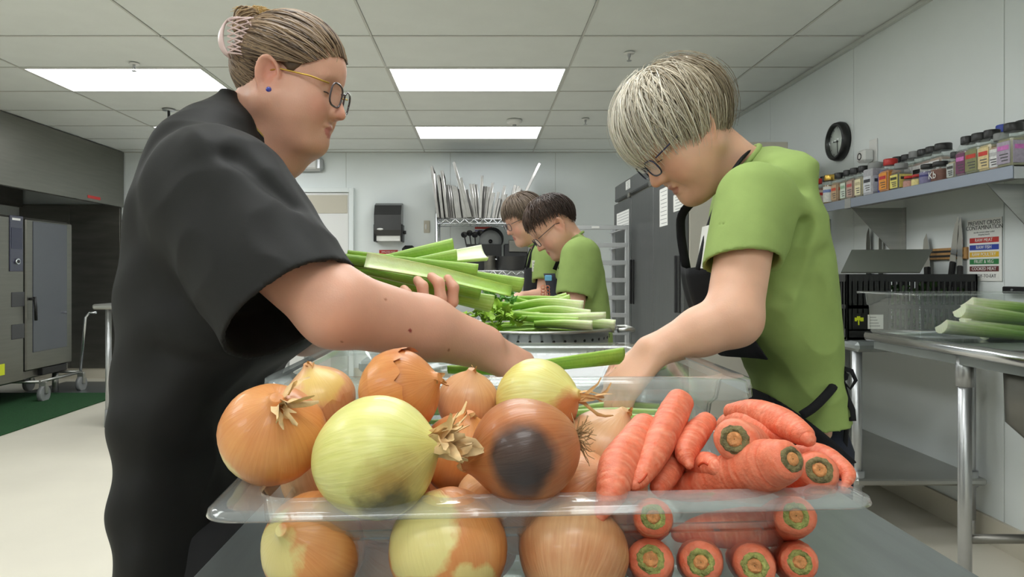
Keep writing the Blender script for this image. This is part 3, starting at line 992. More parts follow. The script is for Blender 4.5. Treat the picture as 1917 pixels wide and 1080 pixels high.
for j in JARS:
    jar(*j)

# clock
cy, cz_ = wy(1567, XR - .03), 0
cz_ = wz(265, cy)
t = thing('wall_clock', 'round wall clock with black rim on the right wall', 'clock', (XR, cy, cz_))
Mx = FACE_LEFT((XR - .005, cy, cz_))
rc = .122
MB().lathe([(rc - .03, .0), (rc, 0), (rc + .002, .02), (rc - .006, .045), (rc - .022, .048), (rc - .024, .022), (rc - .03, .02)], 44, Mx, cap=False).build('rim', 'black', t)
fc = MB().lathe([(.001, .018), (rc - .02, .018), (rc - .02, .022), (.001, .022)], 40, Mx).build('face', 'paper', t)
m = MB()
for k in range(12):
    a = k * PI / 6
    Mk = Mx @ Matrix.Rotation(-a, 4, 'Z')
    m.box((-.002, rc - .04, .0221), (.002, rc - .028, .0228), Mx=Mk)
m.build('hour_mark', 'black', fc)
for n_, a, l_, w_ in (('hour_hand', -1.5, .05, .0035), ('minute_hand', 3.05, .075, .0025)):
    MB().box((-w_, -.012, .024), (w_, l_, .0255), Mx=Mx @ Matrix.Rotation(-a, 4, 'Z')).build(n_, 'black', t)
MB().lathe([(.001, .026), (.006, .026), (.004, .029), (.001, .029)], 12, Mx).build('hub', 'black', t)
MB().lathe([(.001, .044), (rc - .022, .044), (rc - .022, .046), (.001, .046)], 36, Mx).build('glass', 'clock_glass', t)

# plug-in sensor and its socket
py_ = wy(1634, XR)
t = thing('wall_socket', 'white wall socket plate above the plug-in sensor', 'socket', (XR, py_ - .02, wz(290, py_)))
MB().box((XR - .012, py_ - .06, wz(305, py_)), (XR - .004, py_ + .02, wz(262, py_)), .003).build('plate', 'white', t)
t = thing('plug_in_sensor', 'white plug-in sensor with a dark ring on the wall', 'sensor', (XR, py_, wz(303, py_)))
sb = MB().box((XR - .075, py_ - .04, wz(304, py_)), (XR - .012, py_ + .045, wz(281, py_)), .012).build('housing', 'white', t)
MB().lathe([(.015, 0), (.021, 0), (.021, .002), (.015, .002)], 24, FACE_LEFT((XR - .075, py_ + .005, wz(293, py_))), cap=False).build('ring_mark', 'black', t)

# knife strip and knives
ya, yb = wy(1815), wy(1628)
zk = wz(475, (ya + wy(1745)) / 2)
t = thing('knife_strip', 'wooden magnetic knife strip on the right wall', 'knife strip', (XR, (ya + yb) / 2, zk - .03))
MB().box((XR - .022, ya, zk - .028), (XR - .005, yb, zk + .028), .003).build('wooden_bar', 'wood', t)
for dz_ in (-.011, .011):
    MB().box((XR - .024, ya + .02, zk + dz_ - .005), (XR - .021, yb - .02, zk + dz_ + .005)).build('magnet_bar', 'black', t)
def knife(px, ptip, lean, w, bl, hl, label, curve=0):
    y = wy(px)
    ztip = wz(ptip, y)
    t = thing('kitchen_knife', label, 'knife', (XR - .03, y, ztip - bl - hl), 'knives on the magnetic strip')
    Mx = frame((XR - .025, y, ztip), (0, math.cos(lean), -math.sin(lean)), (0, math.sin(lean), math.cos(lean)), (-1, 0, 0))
    m = MB().prism([(0, 0), (w * .45, -bl * .18), (w * .6, -bl * .45), (w * .6, -bl), (-w * .4, -bl), (-w * .36, -bl * .4)], 'z', 0, .002)
    m.v = [tuple(Mx @ Vector(p)) for p in m.v]
    m.build('blade', 'chrome', t)
    m = MB().box((-w * .42, -bl - hl, -.006), (w * .35, -bl + .002, .012), .005)
    m.v = [tuple(Mx @ Vector(p)) for p in m.v]
    m.build('handle', 'black', t)
knife(1633, 426, 0.0, .045, .20, .12, 'chef knife at the left end above the black crate')
knife(1656, 418, 0.0, .035, .22, .12, 'slim knife just left of the shelf bracket')
knife(1742, 437, .04, .05, .17, .12, 'short wide knife at the middle of the strip')
knife(1803, 404, -.18, .042, .22, .12, 'long knife leaning left beside the poster')
knife(1807, 406, -.02, .036, .23, .12, 'upright slim knife nearest the poster')

# poster
ya, yb = wy(1877), wy(1812)
ym = (ya + yb) / 2
z1, z0 = wz(409, ym), wz(526, ym)
PX = XR - .008
t = thing('wall_poster', 'white cross contamination poster with coloured bars', 'poster', (PX, ym, z0))
MB().box((PX - .0015, ya, z0), (PX, yb, z1)).build('sheet', 'paper', t)
H = z1 - z0
W = yb - ya
text('PREVENT CROSS', W * .125, FACE_LEFT((PX - .002, ym, z1 - H * .07)), 'dark_grey', t)
text('CONTAMINATION', W * .125, FACE_LEFT((PX - .002, ym, z1 - H * .145)), 'dark_grey', t)
text('use the correct colour coded\nchopping boards', W * .05, FACE_LEFT((PX - .002, ym, z1 - H * .235)), 'grey', t)
for k, (c, s_) in enumerate((('red', 'RAW MEAT'), ('blue', 'RAW FISH'), ('yellow', 'RAW POULTRY'), ('green', 'FRUIT & VEG'), ('maroon', 'COOKED MEAT'), ('paper', 'READY-TO-EAT'))):
    zc = z1 - H * (.345 + .115 * k)
    MB().box((PX - .0022, ya + W * .08, zc - H * .042), (PX - .001, yb - W * .08, zc + H * .042)).build('colour_bar', c, t)
    text(s_, W * .1, FACE_LEFT((PX - .0028, ym, zc)), 'paper' if k < 5 else 'dark_grey', t)

yq = wy(1890)
t = thing('outlet_box', 'black outlet box low on the right wall', 'outlet', (XR, yq - .06, wz(549, yq)))
MB().box((XR - .04, yq - .3, wz(549, yq)), (XR - .004, yq, wz(536, yq)), .004).build('housing', 'black', t)
MB().cyl((XR - .045, yq - .06, wz(542, yq)), (XR - .038, yq - .06, wz(542, yq)), .005, 8).build('screw', 'alu', t)

# ------------------------------------------------------------------ crate table
TZ1 = .9
t = thing('crate_table', 'stainless side table carrying the black crate', 'table', (1.96, 3.6, 0))
MB().box((1.655, 3.06, TZ1 - .045), (XR - .02, 4.25, TZ1), .015).build('table_top', 'steel_table', t)
for xx in (1.69, 2.2):
    for yy in (3.12, 4.18):
        lg = MB().cyl((xx, yy, .1), (xx, yy, TZ1 - .04), .021, 14).build('leg', 'alu', t)
        MB().cyl((xx, yy, 0), (xx, yy, .13), .019, 12).build('foot', 'alu', lg)
        MB().cyl((xx, yy, .25), (xx, yy, .32), .03, 14).build('shelf_clamp', 'alu', lg)
MB().box((1.67, 3.08, .26), (XR - .03, 4.22, .29), .008).build('lower_shelf', 'steel', t)

# vented black crate
t = thing('produce_crate', 'black vented plastic crate of greens on the side table', 'crate', (1.96, 3.36, TZ1))
cx0, cx1, cy0, cy1, cz0, cz1 = 1.66, 2.255, 3.15, 3.55, TZ1 + .001, 1.2
MB().box((cx0, cy0, cz0), (cx1, cy1, cz0 + .012)).build('crate_floor', 'black', t)
def crate_side(u0, u1, fixed, axis, nslots, solid=None):
    m = MB()
    def bx_(a, b, za, zb):
        if axis == 'y': m.box((a, fixed, za), (b, fixed + .012, zb), .002)
        else: m.box((fixed, a, za), (fixed + .012, b, zb), .002)
    bx_(u0, u1, cz1 - .035, cz1); bx_(u0, u1, cz0, cz0 + .05); bx_(u0, u1, cz0 + .14, cz0 + .16)
    n = nslots
    for k in range(n + 1):
        u = u0 + (u1 - u0) * k / n
        wd = .02 if k in (0, n) else .009
        bx_(max(u0, u - wd / 2), min(u1, u + wd / 2), cz0 + .04, cz1 - .03)
    if solid: bx_(solid[0], solid[1], cz0 + .04, cz1 - .03)
    return m.build('vented_side', 'black', t)
crate_side(cx0, cx1, cy0, 'y', 24, (cx0 + .0, cx0 + .19))
crate_side(cx0, cx1, cy1 - .012, 'y', 24)
crate_side(cy0, cy1, cx0, 'x', 16)
crate_side(cy0, cy1, cx1 - .012, 'x', 16)
lab = MB().box((cx0 + .095, cy0 - .002, cz0 + .05), (cx0 + .165, cy0 + .001, cz0 + .115)).build('shipping_label', 'paper', t)
m = MB()
for k in range(4):
    m.box((cx0 + .103, cy0 - .003, cz0 + .062 + .013 * k), (cx0 + .15 - .006 * k, cy0 - .002, cz0 + .066 + .013 * k))
m.build('label_print', 'grey', lab)
lab = MB().box((cx0 + .025, cy0 - .002, cz0 + .055), (cx0 + .085, cy0 + .001, cz0 + .12)).build('brand_label', 'black', t)
yl = mat('label_lime', L(214, 226, 40), .5)
m = MB()
for (a, b, c_, d_) in ((.035, .045, .085, .102), (.045, .06, .09, .108), (.06, .075, .085, .102), (.05, .056, .068, .09)):
    m.box((cx0 + a, cy0 - .003, cz0 + c_), (cx0 + b, cy0 - .002, cz0 + d_), .0)
m.build('tree_mark', yl, lab)

leafm = mat('dark_greens', L(58, 96, 40), .6, var=.35, scale=30)
m = MB()
for k in range(420):
    c = Vector((R.uniform(cx0 + .05, cx1 - .05), R.uniform(cy0 + .04, cy1 - .04), R.uniform(cz0 + .03, cz1 - .06)))
    d = Vector((R.uniform(-1, 1), R.uniform(-1, 1), R.uniform(-.4, 1))).normalized()
    s_ = d.cross(Vector((R.uniform(-1, 1), R.uniform(-1, 1), R.uniform(-1, 1)))).normalized()
    n_ = d.cross(s_)
    l_, w_ = R.uniform(.03, .06), R.uniform(.01, .02)
    m.add([c, c + d * l_ * .5 + s_ * w_ + n_ * .004, c + d * l_, c + d * l_ * .5 - s_ * w_ + n_ * .004], [(0, 1, 2, 3)])
solo('leafy_greens', m, leafm, 'dark leafy greens packed inside the black crate', 'greens', kind='stuff')

# grey board leaning on the crate
a, b = P(1574, 513, 3.17), P(1722, 513, 3.17)
c, d = P(1746, 470, 3.46), P(1594, 471, 3.46)
n_ = (b - a).cross(d - a).normalized() * .006
m = MB().add([a, b, c, d, a + n_, b + n_, c + n_, d + n_], [(0, 1, 2, 3), (7, 6, 5, 4), (0, 4, 5, 1), (1, 5, 6, 2), (2, 6, 7, 3), (3, 7, 4, 0)])
for q in range(len(m.v)):
    m.v[q] = (m.v[q][0], m.v[q][1], m.v[q][2] + .004)
fixnormals(solo('grey_board', m, mat('lid_grey', L(104, 108, 100), .45), 'flat grey board lying slanted on top of the black crate', 'board'))

# black carton with an orange disc
t = thing('black_carton', 'black carton with an orange disc beside the crate', 'carton', (1.93, 3.72, TZ1))
MB().box((1.80, 3.6, TZ1 + .001), (2.06, 3.86, 1.19), .003).build('carton_body', 'black', t)
orange = mat('carton_orange', L(214, 140, 40), .5)
c = P(1586, 545, 3.599)
MB().lathe([(.001, 0), (.05, 0), (.05, .0015), (.001, .0015)], 28, FACE_CAM(c)).build('orange_disc', orange, t)
MB().lathe([(.055, 0), (.059, 0), (.059, .0015), (.055, .0015)], 28, FACE_CAM(c), cap=False).build('orange_ring', orange, t)
for py in (596, 614):
    c = P(1578, py, 3.599)
    MB().box((c.x - .03, 3.597, c.z - .003), (c.x + .03, 3.6, c.z + .003)).build('orange_stripe', orange, t)

# ------------------------------------------------------------------ sink
SX, SZT = 1.6, CZ - 147 / 1017 * 1.6
ys0, ys1 = .9, wy(1622, 1.6)
t = thing('sink_table', 'stainless sink unit with rolled rim on the right', 'sink', (1.93, 1.9, 0))
m = MB()
bo = (1.68, 1.35, 2.16, 2.28)     # bowl opening x0,y0,x1,y1
zt_ = SZT - .02
m.box((SX, ys0, zt_ - .012), (bo[0], ys1, zt_)); m.box((bo[2], ys0, zt_ - .012), (XR - .02, ys1, zt_))
m.box((bo[0], ys0, zt_ - .012), (bo[2], bo[1], zt_)); m.box((bo[0], bo[3], zt_ - .012), (bo[2], ys1, zt_))
m.box((SX + .02, ys0 + .02, zt_ - .055), (SX + .05, ys1 - .02, zt_ - .012))
m.build('drainboard', 'steel_table', t)
MB().tube([(SX, ys0, SZT - .022), (SX, ys1 - .02, SZT - .022), (SX + .03, ys1, SZT - .022), (XR - .03, ys1, SZT - .022)], .022, 14).build('rolled_rim', 'chrome', t)
MB().box((XR - .03, ys0, zt_), (XR - .01, ys1, zt_ + .16), .006).build('splashback', 'steel_table', t)
def loft(m, rects, rc=.05, n=6, close=True):
    """stack of rounded rectangles (x0,y0,x1,y1,z)"""
    rings = []
    for x0, y0, x1, y1, z in rects:
        r = min(rc, (x1 - x0) * .45, (y1 - y0) * .45)
        ring = []
        for cx_, cy_, a0 in ((x1 - r, y1 - r, 0), (x0 + r, y1 - r, PI / 2), (x0 + r, y0 + r, PI), (x1 - r, y0 + r, 1.5 * PI)):
            for k in range(n + 1):
                a = a0 + PI / 2 * k / n
                ring.append((cx_ + r * math.cos(a), cy_ + r * math.sin(a), z))
        rings.append(ring)
    o = len(m.v)
    N = len(rings[0])
    for ring in rings:
        m.v.extend(ring)
    sm, m.smooth = m.smooth, True
    for i in range(len(rings) - 1):
        for k in range(N):
            k2 = (k + 1) % N
            m.face([o + i * N + k, o + i * N + k2, o + (i + 1) * N + k2, o + (i + 1) * N + k])
    m.smooth = False
    if close:
        m.face([o + (len(rings) - 1) * N + k for k in range(N)])
    m.smooth = sm
    return m
zb_ = .655
m = loft(MB(), [(bo[0], bo[1], bo[2], bo[3], zt_), (bo[0] + .005, bo[1] + .005, bo[2] - .005, bo[3] - .005, zb_ + .07), (bo[0] + .05, bo[1] + .05, bo[2] - .05, bo[3] - .05, zb_ + .01), (bo[0] + .1, bo[1] + .1, bo[2] - .1, bo[3] - .1, zb_)], .07)
bowl = m.build('bowl', 'steel_dark', t)
sol = bowl.modifiers.new('thick', 'SOLIDIFY'); sol.thickness = .003
MB().cyl((1.92, 1.8, zb_ - .16), (1.92, 1.8, zb_), .04, 16).build('drain_pipe', 'steel_dark', t)
for xx, yy in ((1.645, 2.36), (1.645, 1.1), (2.2, 2.36), (2.2, 1.1)):
    lg = MB().cyl((xx, yy, .02), (xx, yy, zt_ - .03), .021, 14).build('leg', 'alu', t)
    MB().cyl((xx, yy, zt_ - .13), (xx, yy, zt_ - .02), .027, 14).build('leg_socket', 'alu', lg)
    MB().cyl((xx, yy, 0), (xx, yy, .06), .016, 12).build('foot', 'grey', lg)
m = MB()
m.tube([(1.645, 2.36, .3), (2.2, 2.36, .3)], .016, 10); m.tube([(1.645, 1.1, .3), (2.2, 1.1, .3)], .016, 10); m.tube([(2.2, 1.1, .3), (2.2, 2.36, .3)], .016, 10)
m.build('leg_brace', 'steel_dark', t)

# clear tub of celery on the drainboard
ux0, ux1, uy0, uy1 = P(1708, 0, 2.5).x, 2.2, 2.5, 2.84
uz0, uz1 = zt_ + .001, CZ - (550 - VY) * 2.5 / F
t = thing('food_tub', 'milky clear tub of celery standing on the sink', 'tub', ((ux0 + ux1) / 2, 2.67, uz0))
MB_ = loft(MB(), [(ux0 - .022, uy0 - .022, ux1 + .022, uy1 + .022, uz1), (ux0, uy0, ux1, uy1, uz1 - .004), (ux0 + .004, uy0 + .004, ux1 - .004, uy1 - .004, uz1 - .05), (ux0 + .01, uy0 + .01, ux1 - .01, uy1 - .01, uz1 - .055), (ux0 + .015, uy0 + .015, ux1 - .015, uy1 - .015, uz0 + .02), (ux0 + .03, uy0 + .03, ux1 - .03, uy1 - .03, uz0)], .04)
MB_.build('tub_body', 'clear_tub', t)
loft(MB(), [(ux0 - .024, uy0 - .024, ux1 + .024, uy1 + .024, uz1 - .006), (ux0 - .024, uy0 - .024, ux1 + .024, uy1 + .024, uz1 + .001), (ux0 - .004, uy0 - .004, ux1 + .004, uy1 + .004, uz1 + .001)], .05, close=False).build('rim', 'clear_rim', t)
# ------------------------------------------------------------------ prep table
PT = .85
t = thing('prep_table', 'grey stainless prep table under the produce', 'table', (.12, .9, 0))
tx0, tx1, tyA, tyB = -.343, .588, -.25, 2.12
MB().box((tx0, tyA, PT - .04), (tx1, tyB, PT), .012).build('table_top', 'steel_table', t)
for xx in (tx0 + .06, tx1 - .06):
    for yy in (tyA + .07, tyB - .07):
        lg = MB().cyl((xx, yy, .05), (xx, yy, PT - .04), .021, 12).build('leg', 'alu', t)
        MB().cyl((xx, yy, 0), (xx, yy, .1), .017, 12).build('foot', 'grey', lg)
MB().box((tx0 + .04, tyA + .05, .24), (tx1 - .04, tyB - .05, .26), .006).build('lower_shelf', 'steel', t)


def vcol(me, name, cols):
    at = me.color_attributes.new(name, 'FLOAT_COLOR', 'POINT')
    at.data.foreach_set('color', np.asarray(cols, dtype=np.float32).ravel())


# ------------------------------------------------------------------ clear food pan in front
RZ = 1.013
PA = .064                                    # the pan stands turned a little
pw, pd = .560, .325
pc = Vector((.0475, .722, 0))
PROT = Matrix.Translation((pc.x, pc.y, 0)) @ Matrix.Rotation(PA, 4, 'Z')
def rectloft(m, rows, rc):
    """rows of (half width x, half depth y, z)"""
    return loft(m, [(-a, -b, a, b, z) for a, b, z in rows], rc, 8, close=False)
t = thing('food_pan', 'clear plastic food pan heaped with onions and carrots', 'food pan', (pc.x, pc.y, PT))
hw, hd_ = pw / 2, pd / 2
m = MB()
rectloft(m, [(hw - .030, hd_ - .030, RZ - .002), (hw - .033, hd_ - .033, RZ - .008), (hw - .034, hd_ - .034, RZ - .028), (hw - .040, hd_ - .040, RZ - .034), (hw - .043, hd_ - .043, RZ - .040), (hw - .060, hd_ - .060, PT + .018), (hw - .072, hd_ - .072, PT + .002)], .045)
N = 36
m.face([len(m.v) - N + k for k in range(N)])
rectloft(m, [(hw - .034, hd_ - .034, RZ - .002), (hw - .0365, hd_ - .0365, RZ - .008), (hw - .0375, hd_ - .0375, RZ - .028), (hw - .0435, hd_ - .0435, RZ - .034), (hw - .0465, hd_ - .0465, RZ - .040), (hw - .0635, hd_ - .0635, PT + .020), (hw - .0755, hd_ - .0755, PT + .005)], .042)
m.v = [tuple(PROT @ Vector(p)) for p in m.v]
m.build('pan_body', 'clear', t)
m = MB()
rectloft(m, [(hw - .034, hd_ - .034, RZ), (hw - .012, hd_ - .012, RZ), (hw - .004, hd_ - .004, RZ - .002), (hw, hd_, RZ - .004), (hw + .001, hd_ + .001, RZ - .008), (hw - .003, hd_ - .003, RZ - .0078), (hw - .006, hd_ - .006, RZ - .005), (hw - .03, hd_ - .03, RZ - .004), (hw - .034, hd_ - .034, RZ - .004), (hw - .034, hd_ - .034, RZ)], .03)
m.v = [tuple(PROT @ Vector(p)) for p in m.v]
m.build('pan_rim', 'clear_rim', t)
m = MB()
rectloft(m, [(hw - .0385, hd_ - .0385, RZ - .033), (hw - .041, hd_ - .041, RZ - .0305), (hw - .0445, hd_ - .0445, RZ - .036), (hw - .042, hd_ - .042, RZ - .040), (hw - .0385, hd_ - .0385, RZ - .033)], .044)
m.v = [tuple(PROT @ Vector(p)) for p in m.v]
m.build('stacking_ledge', 'clear_rim', t)

# ------------------------------------------------------------------ clear food box behind it
BZ = 1.064
bx0, bx1, by0, by1 = -.294, .366, .89, 1.39
t = thing('food_box', 'large clear rectangular food box behind the onions', 'food box', ((bx0 + bx1) / 2, (by0 + by1) / 2, PT))
def inset(rows):
    return [(bx0 + i, by0 + i, bx1 - i, by1 - i, z) for i, z in rows]
m = loft(MB(), inset([(.028, BZ - .002), (.032, BZ - .01), (.036, BZ - .035), (.042, BZ - .042), (.060, PT + .03), (.075, PT + .002)]), .05, 8)
loft(m, inset([(.032, BZ - .002), (.036, BZ - .01), (.040, BZ - .035), (.046, BZ - .042), (.064, PT + .03), (.079, PT + .006)]), .046, 8)
m.build('box_body', 'clear', t)
loft(MB(), inset([(.032, BZ), (.010, BZ), (.002, BZ - .004), (0, BZ - .026), (.003, BZ - .026), (.006, BZ - .008), (.028, BZ - .004), (.032, BZ)]), .055, 8, close=False).build('box_rim', 'clear_rim', t)
m = MB()
for cx_ in (bx0 + .15, bx1 - .15):
    for cy_ in (by0 + .037, by1 - .04):
        m.box((cx_ - .07, cy_ - .003, BZ - .075), (cx_ + .07, cy_ + .003, BZ - .068), .002)
        m.box((cx_ - .07, cy_ - .003, BZ - .068), (cx_ - .066, cy_ + .003, BZ - .045), .001)
        m.box((cx_ + .066, cy_ - .003, BZ - .068), (cx_ + .07, cy_ + .003, BZ - .045), .001)
m.build('moulded_grip', 'clear_rim', t)
p0, p1 = P(620, 656, by1 - .045), P(652, 702, by1 - .045)
MB().box((p0.x, by1 - .049, p1.z), (p1.x, by1 - .046, p0.z), .001).build('etched_label', 'clear_tub', t)

# ------------------------------------------------------------------ onions
def onion_mat(name, c1, c2, vein=.35, patch=None, spot=None, spot2=None, seed=0.0):
    m, nt, b = new_mat(name)
    lk = nt.links.new
    b.inputs['Roughness'].default_value = .38
    b.inputs['Coat Weight'].default_value = .15
    b.inputs['Subsurface Weight'].default_value = .12
    b.inputs['Subsurface Radius'].default_value = (.01, .006, .003)
    tc = node(nt, 'ShaderNodeTexCoord')
    sp = node(nt, 'ShaderNodeSeparateXYZ')
    lk(tc.outputs['Object'], sp.inputs[0])
    at = node(nt, 'ShaderNodeMath', operation='ARCTAN2')
    lk(sp.outputs[1], at.inputs[0]); lk(sp.outputs[0], at.inputs[1])
    cb = node(nt, 'ShaderNodeCombineXYZ')
    sc_ = node(nt, 'ShaderNodeMath', operation='MULTIPLY'); sc_.inputs[1].default_value = 5.0
    lk(at.outputs[0], sc_.inputs[0]); lk(sc_.outputs[0], cb.inputs[0])
    sz = node(nt, 'ShaderNodeMath', operation='MULTIPLY_ADD'); sz.inputs[1].default_value = 10.0; sz.inputs[2].default_value = seed
    lk(sp.outputs[2], sz.inputs[0]); lk(sz.outputs[0], cb.inputs[1])
    vn = node(nt, 'ShaderNodeTexNoise', Scale=3.0, Detail=5.0)
    lk(cb.outputs[0], vn.inputs['Vector'])
    big = node(nt, 'ShaderNodeTexNoise', Scale=16.0, Detail=3.0)
    mp = node(nt, 'ShaderNodeMapping'); mp.inputs['Location'].default_value = (seed, seed * 2, seed * 3)
    lk(tc.outputs['Object'], mp.inputs[0]); lk(mp.outputs[0], big.inputs['Vector'])
    r1 = node(nt, 'ShaderNodeMapRange'); r1.inputs[1].default_value = .32; r1.inputs[2].default_value = .68
    lk(vn.outputs[0], r1.inputs[0])
    r2 = node(nt, 'ShaderNodeMapRange'); r2.inputs[1].default_value = .35; r2.inputs[2].default_value = .65
    lk(big.outputs[0], r2.inputs[0])
    ad = node(nt, 'ShaderNodeMath', operation='MULTIPLY'); ad.inputs[1].default_value = vein
    lk(r1.outputs[0], ad.inputs[0])
    ad2 = node(nt, 'ShaderNodeMath', operation='MULTIPLY_ADD'); ad2.inputs[1].default_value = 1 - vein
    lk(r2.outputs[0], ad2.inputs[0]); lk(ad.outputs[0], ad2.inputs[2])
    mx = node(nt, 'ShaderNodeMix', data_type='RGBA')
    mx.inputs[6].default_value = c1; mx.inputs[7].default_value = c2
    lk(ad2.outputs[0], mx.inputs[0])
    col = mx.outputs[2]
    def blot(col, pos, rad, colr, soft, amount=1.0, noisy=.012):
        vd = node(nt, 'ShaderNodeVectorMath', operation='DISTANCE')
        vd.inputs[1].default_value = pos
        nz = node(nt, 'ShaderNodeTexNoise', Scale=45.0, Detail=4.0)
        lk(mp.outputs[0], nz.inputs['Vector'])
        of = node(nt, 'ShaderNodeMath', operation='MULTIPLY_ADD'); of.inputs[1].default_value = noisy * 2; of.inputs[2].default_value = -noisy
        lk(nz.outputs[0], of.inputs[0])
        lk(tc.outputs['Object'], vd.inputs[0])
        a2 = node(nt, 'ShaderNodeMath', operation='ADD')
        lk(vd.outputs['Value'], a2.inputs[0]); lk(of.outputs[0], a2.inputs[1])
        rr = node(nt, 'ShaderNodeMapRange')
        rr.inputs[1].default_value = rad; rr.inputs[2].default_value = rad - soft
        rr.inputs[3].default_value = 0; rr.inputs[4].default_value = amount
        lk(a2.outputs[0], rr.inputs[0])
        m2 = node(nt, 'ShaderNodeMix', data_type='RGBA')
        m2.inputs[7].default_value = colr
        lk(rr.outputs[0], m2.inputs[0]); lk(col, m2.inputs[6])
        return m2.outputs[2]
    for s_ in (patch, spot, spot2):
        if s_:
            col = blot(col, *s_)
    lk(col, b.inputs['Base Color'])
    bp = node(nt, 'ShaderNodeBump', Strength=.25, Distance=.002)
    lk(vn.outputs[0], bp.inputs['Height'])
    lk(bp.outputs[0], b.inputs['Normal'])
    return m


def onion_profile(r, neck=1.0):
    return [(.10 * r, -.93 * r), (.22 * r, -.95 * r), (.36 * r, -.91 * r), (.56 * r, -.80 * r), (.76 * r, -.61 * r), (.91 * r, -.36 * r), (.99 * r, -.08 * r), (1.0 * r, .12 * r), (.95 * r, .36 * r), (.84 * r, .57 * r), (.66 * r, .76 * r), (.46 * r, .90 * r), (.29 * r, 1.0 * r), (.17 * r, 1.09 * r * neck), (.11 * r, 1.2 * r * neck)]


M['dry_skin'] = mat('dry_onion_skin', L(204, 160, 104), .6, var=.3, scale=60)
M['dry_pale'] = mat('dry_onion_leaf', L(222, 190, 140), .65, var=.25, scale=70)
M['onion_root'] = mat('onion_root', L(166, 134, 92), .8, var=.25, scale=80)
def ribbon(m, pts, w, rr, th=.0006):
    """thin curled strip"""
    o = len(m.v)
    pts = [Vector(p) for p in pts]
    side = Vector((rr.uniform(-1, 1), rr.uniform(-1, 1), rr.uniform(-1, 1))).normalized()
    n = len(pts)
    for i, p in enumerate(pts):
        d = (pts[min(i + 1, n - 1)] - pts[max(i - 1, 0)]).normalized()
        side = (side - d * side.dot(d)).normalized()
        side = (side + d.cross(side) * rr.uniform(-.5, .5)).normalized()
        nn = d.cross(side)
        ww = w * (1 - .75 * (i / (n - 1)) ** 2) * rr.uniform(.7, 1.2)
        m.v += [tuple(p - side * ww + nn * ww * .5), tuple(p), tuple(p + side * ww + nn * ww * .5)]
    sm, m.smooth = m.smooth, True
    for i in range(n - 1):
        a = o + i * 3
        m.face([a, a + 1, a + 4, a + 3]); m.face([a + 1, a + 2, a + 5, a + 4])
    m.smooth = sm


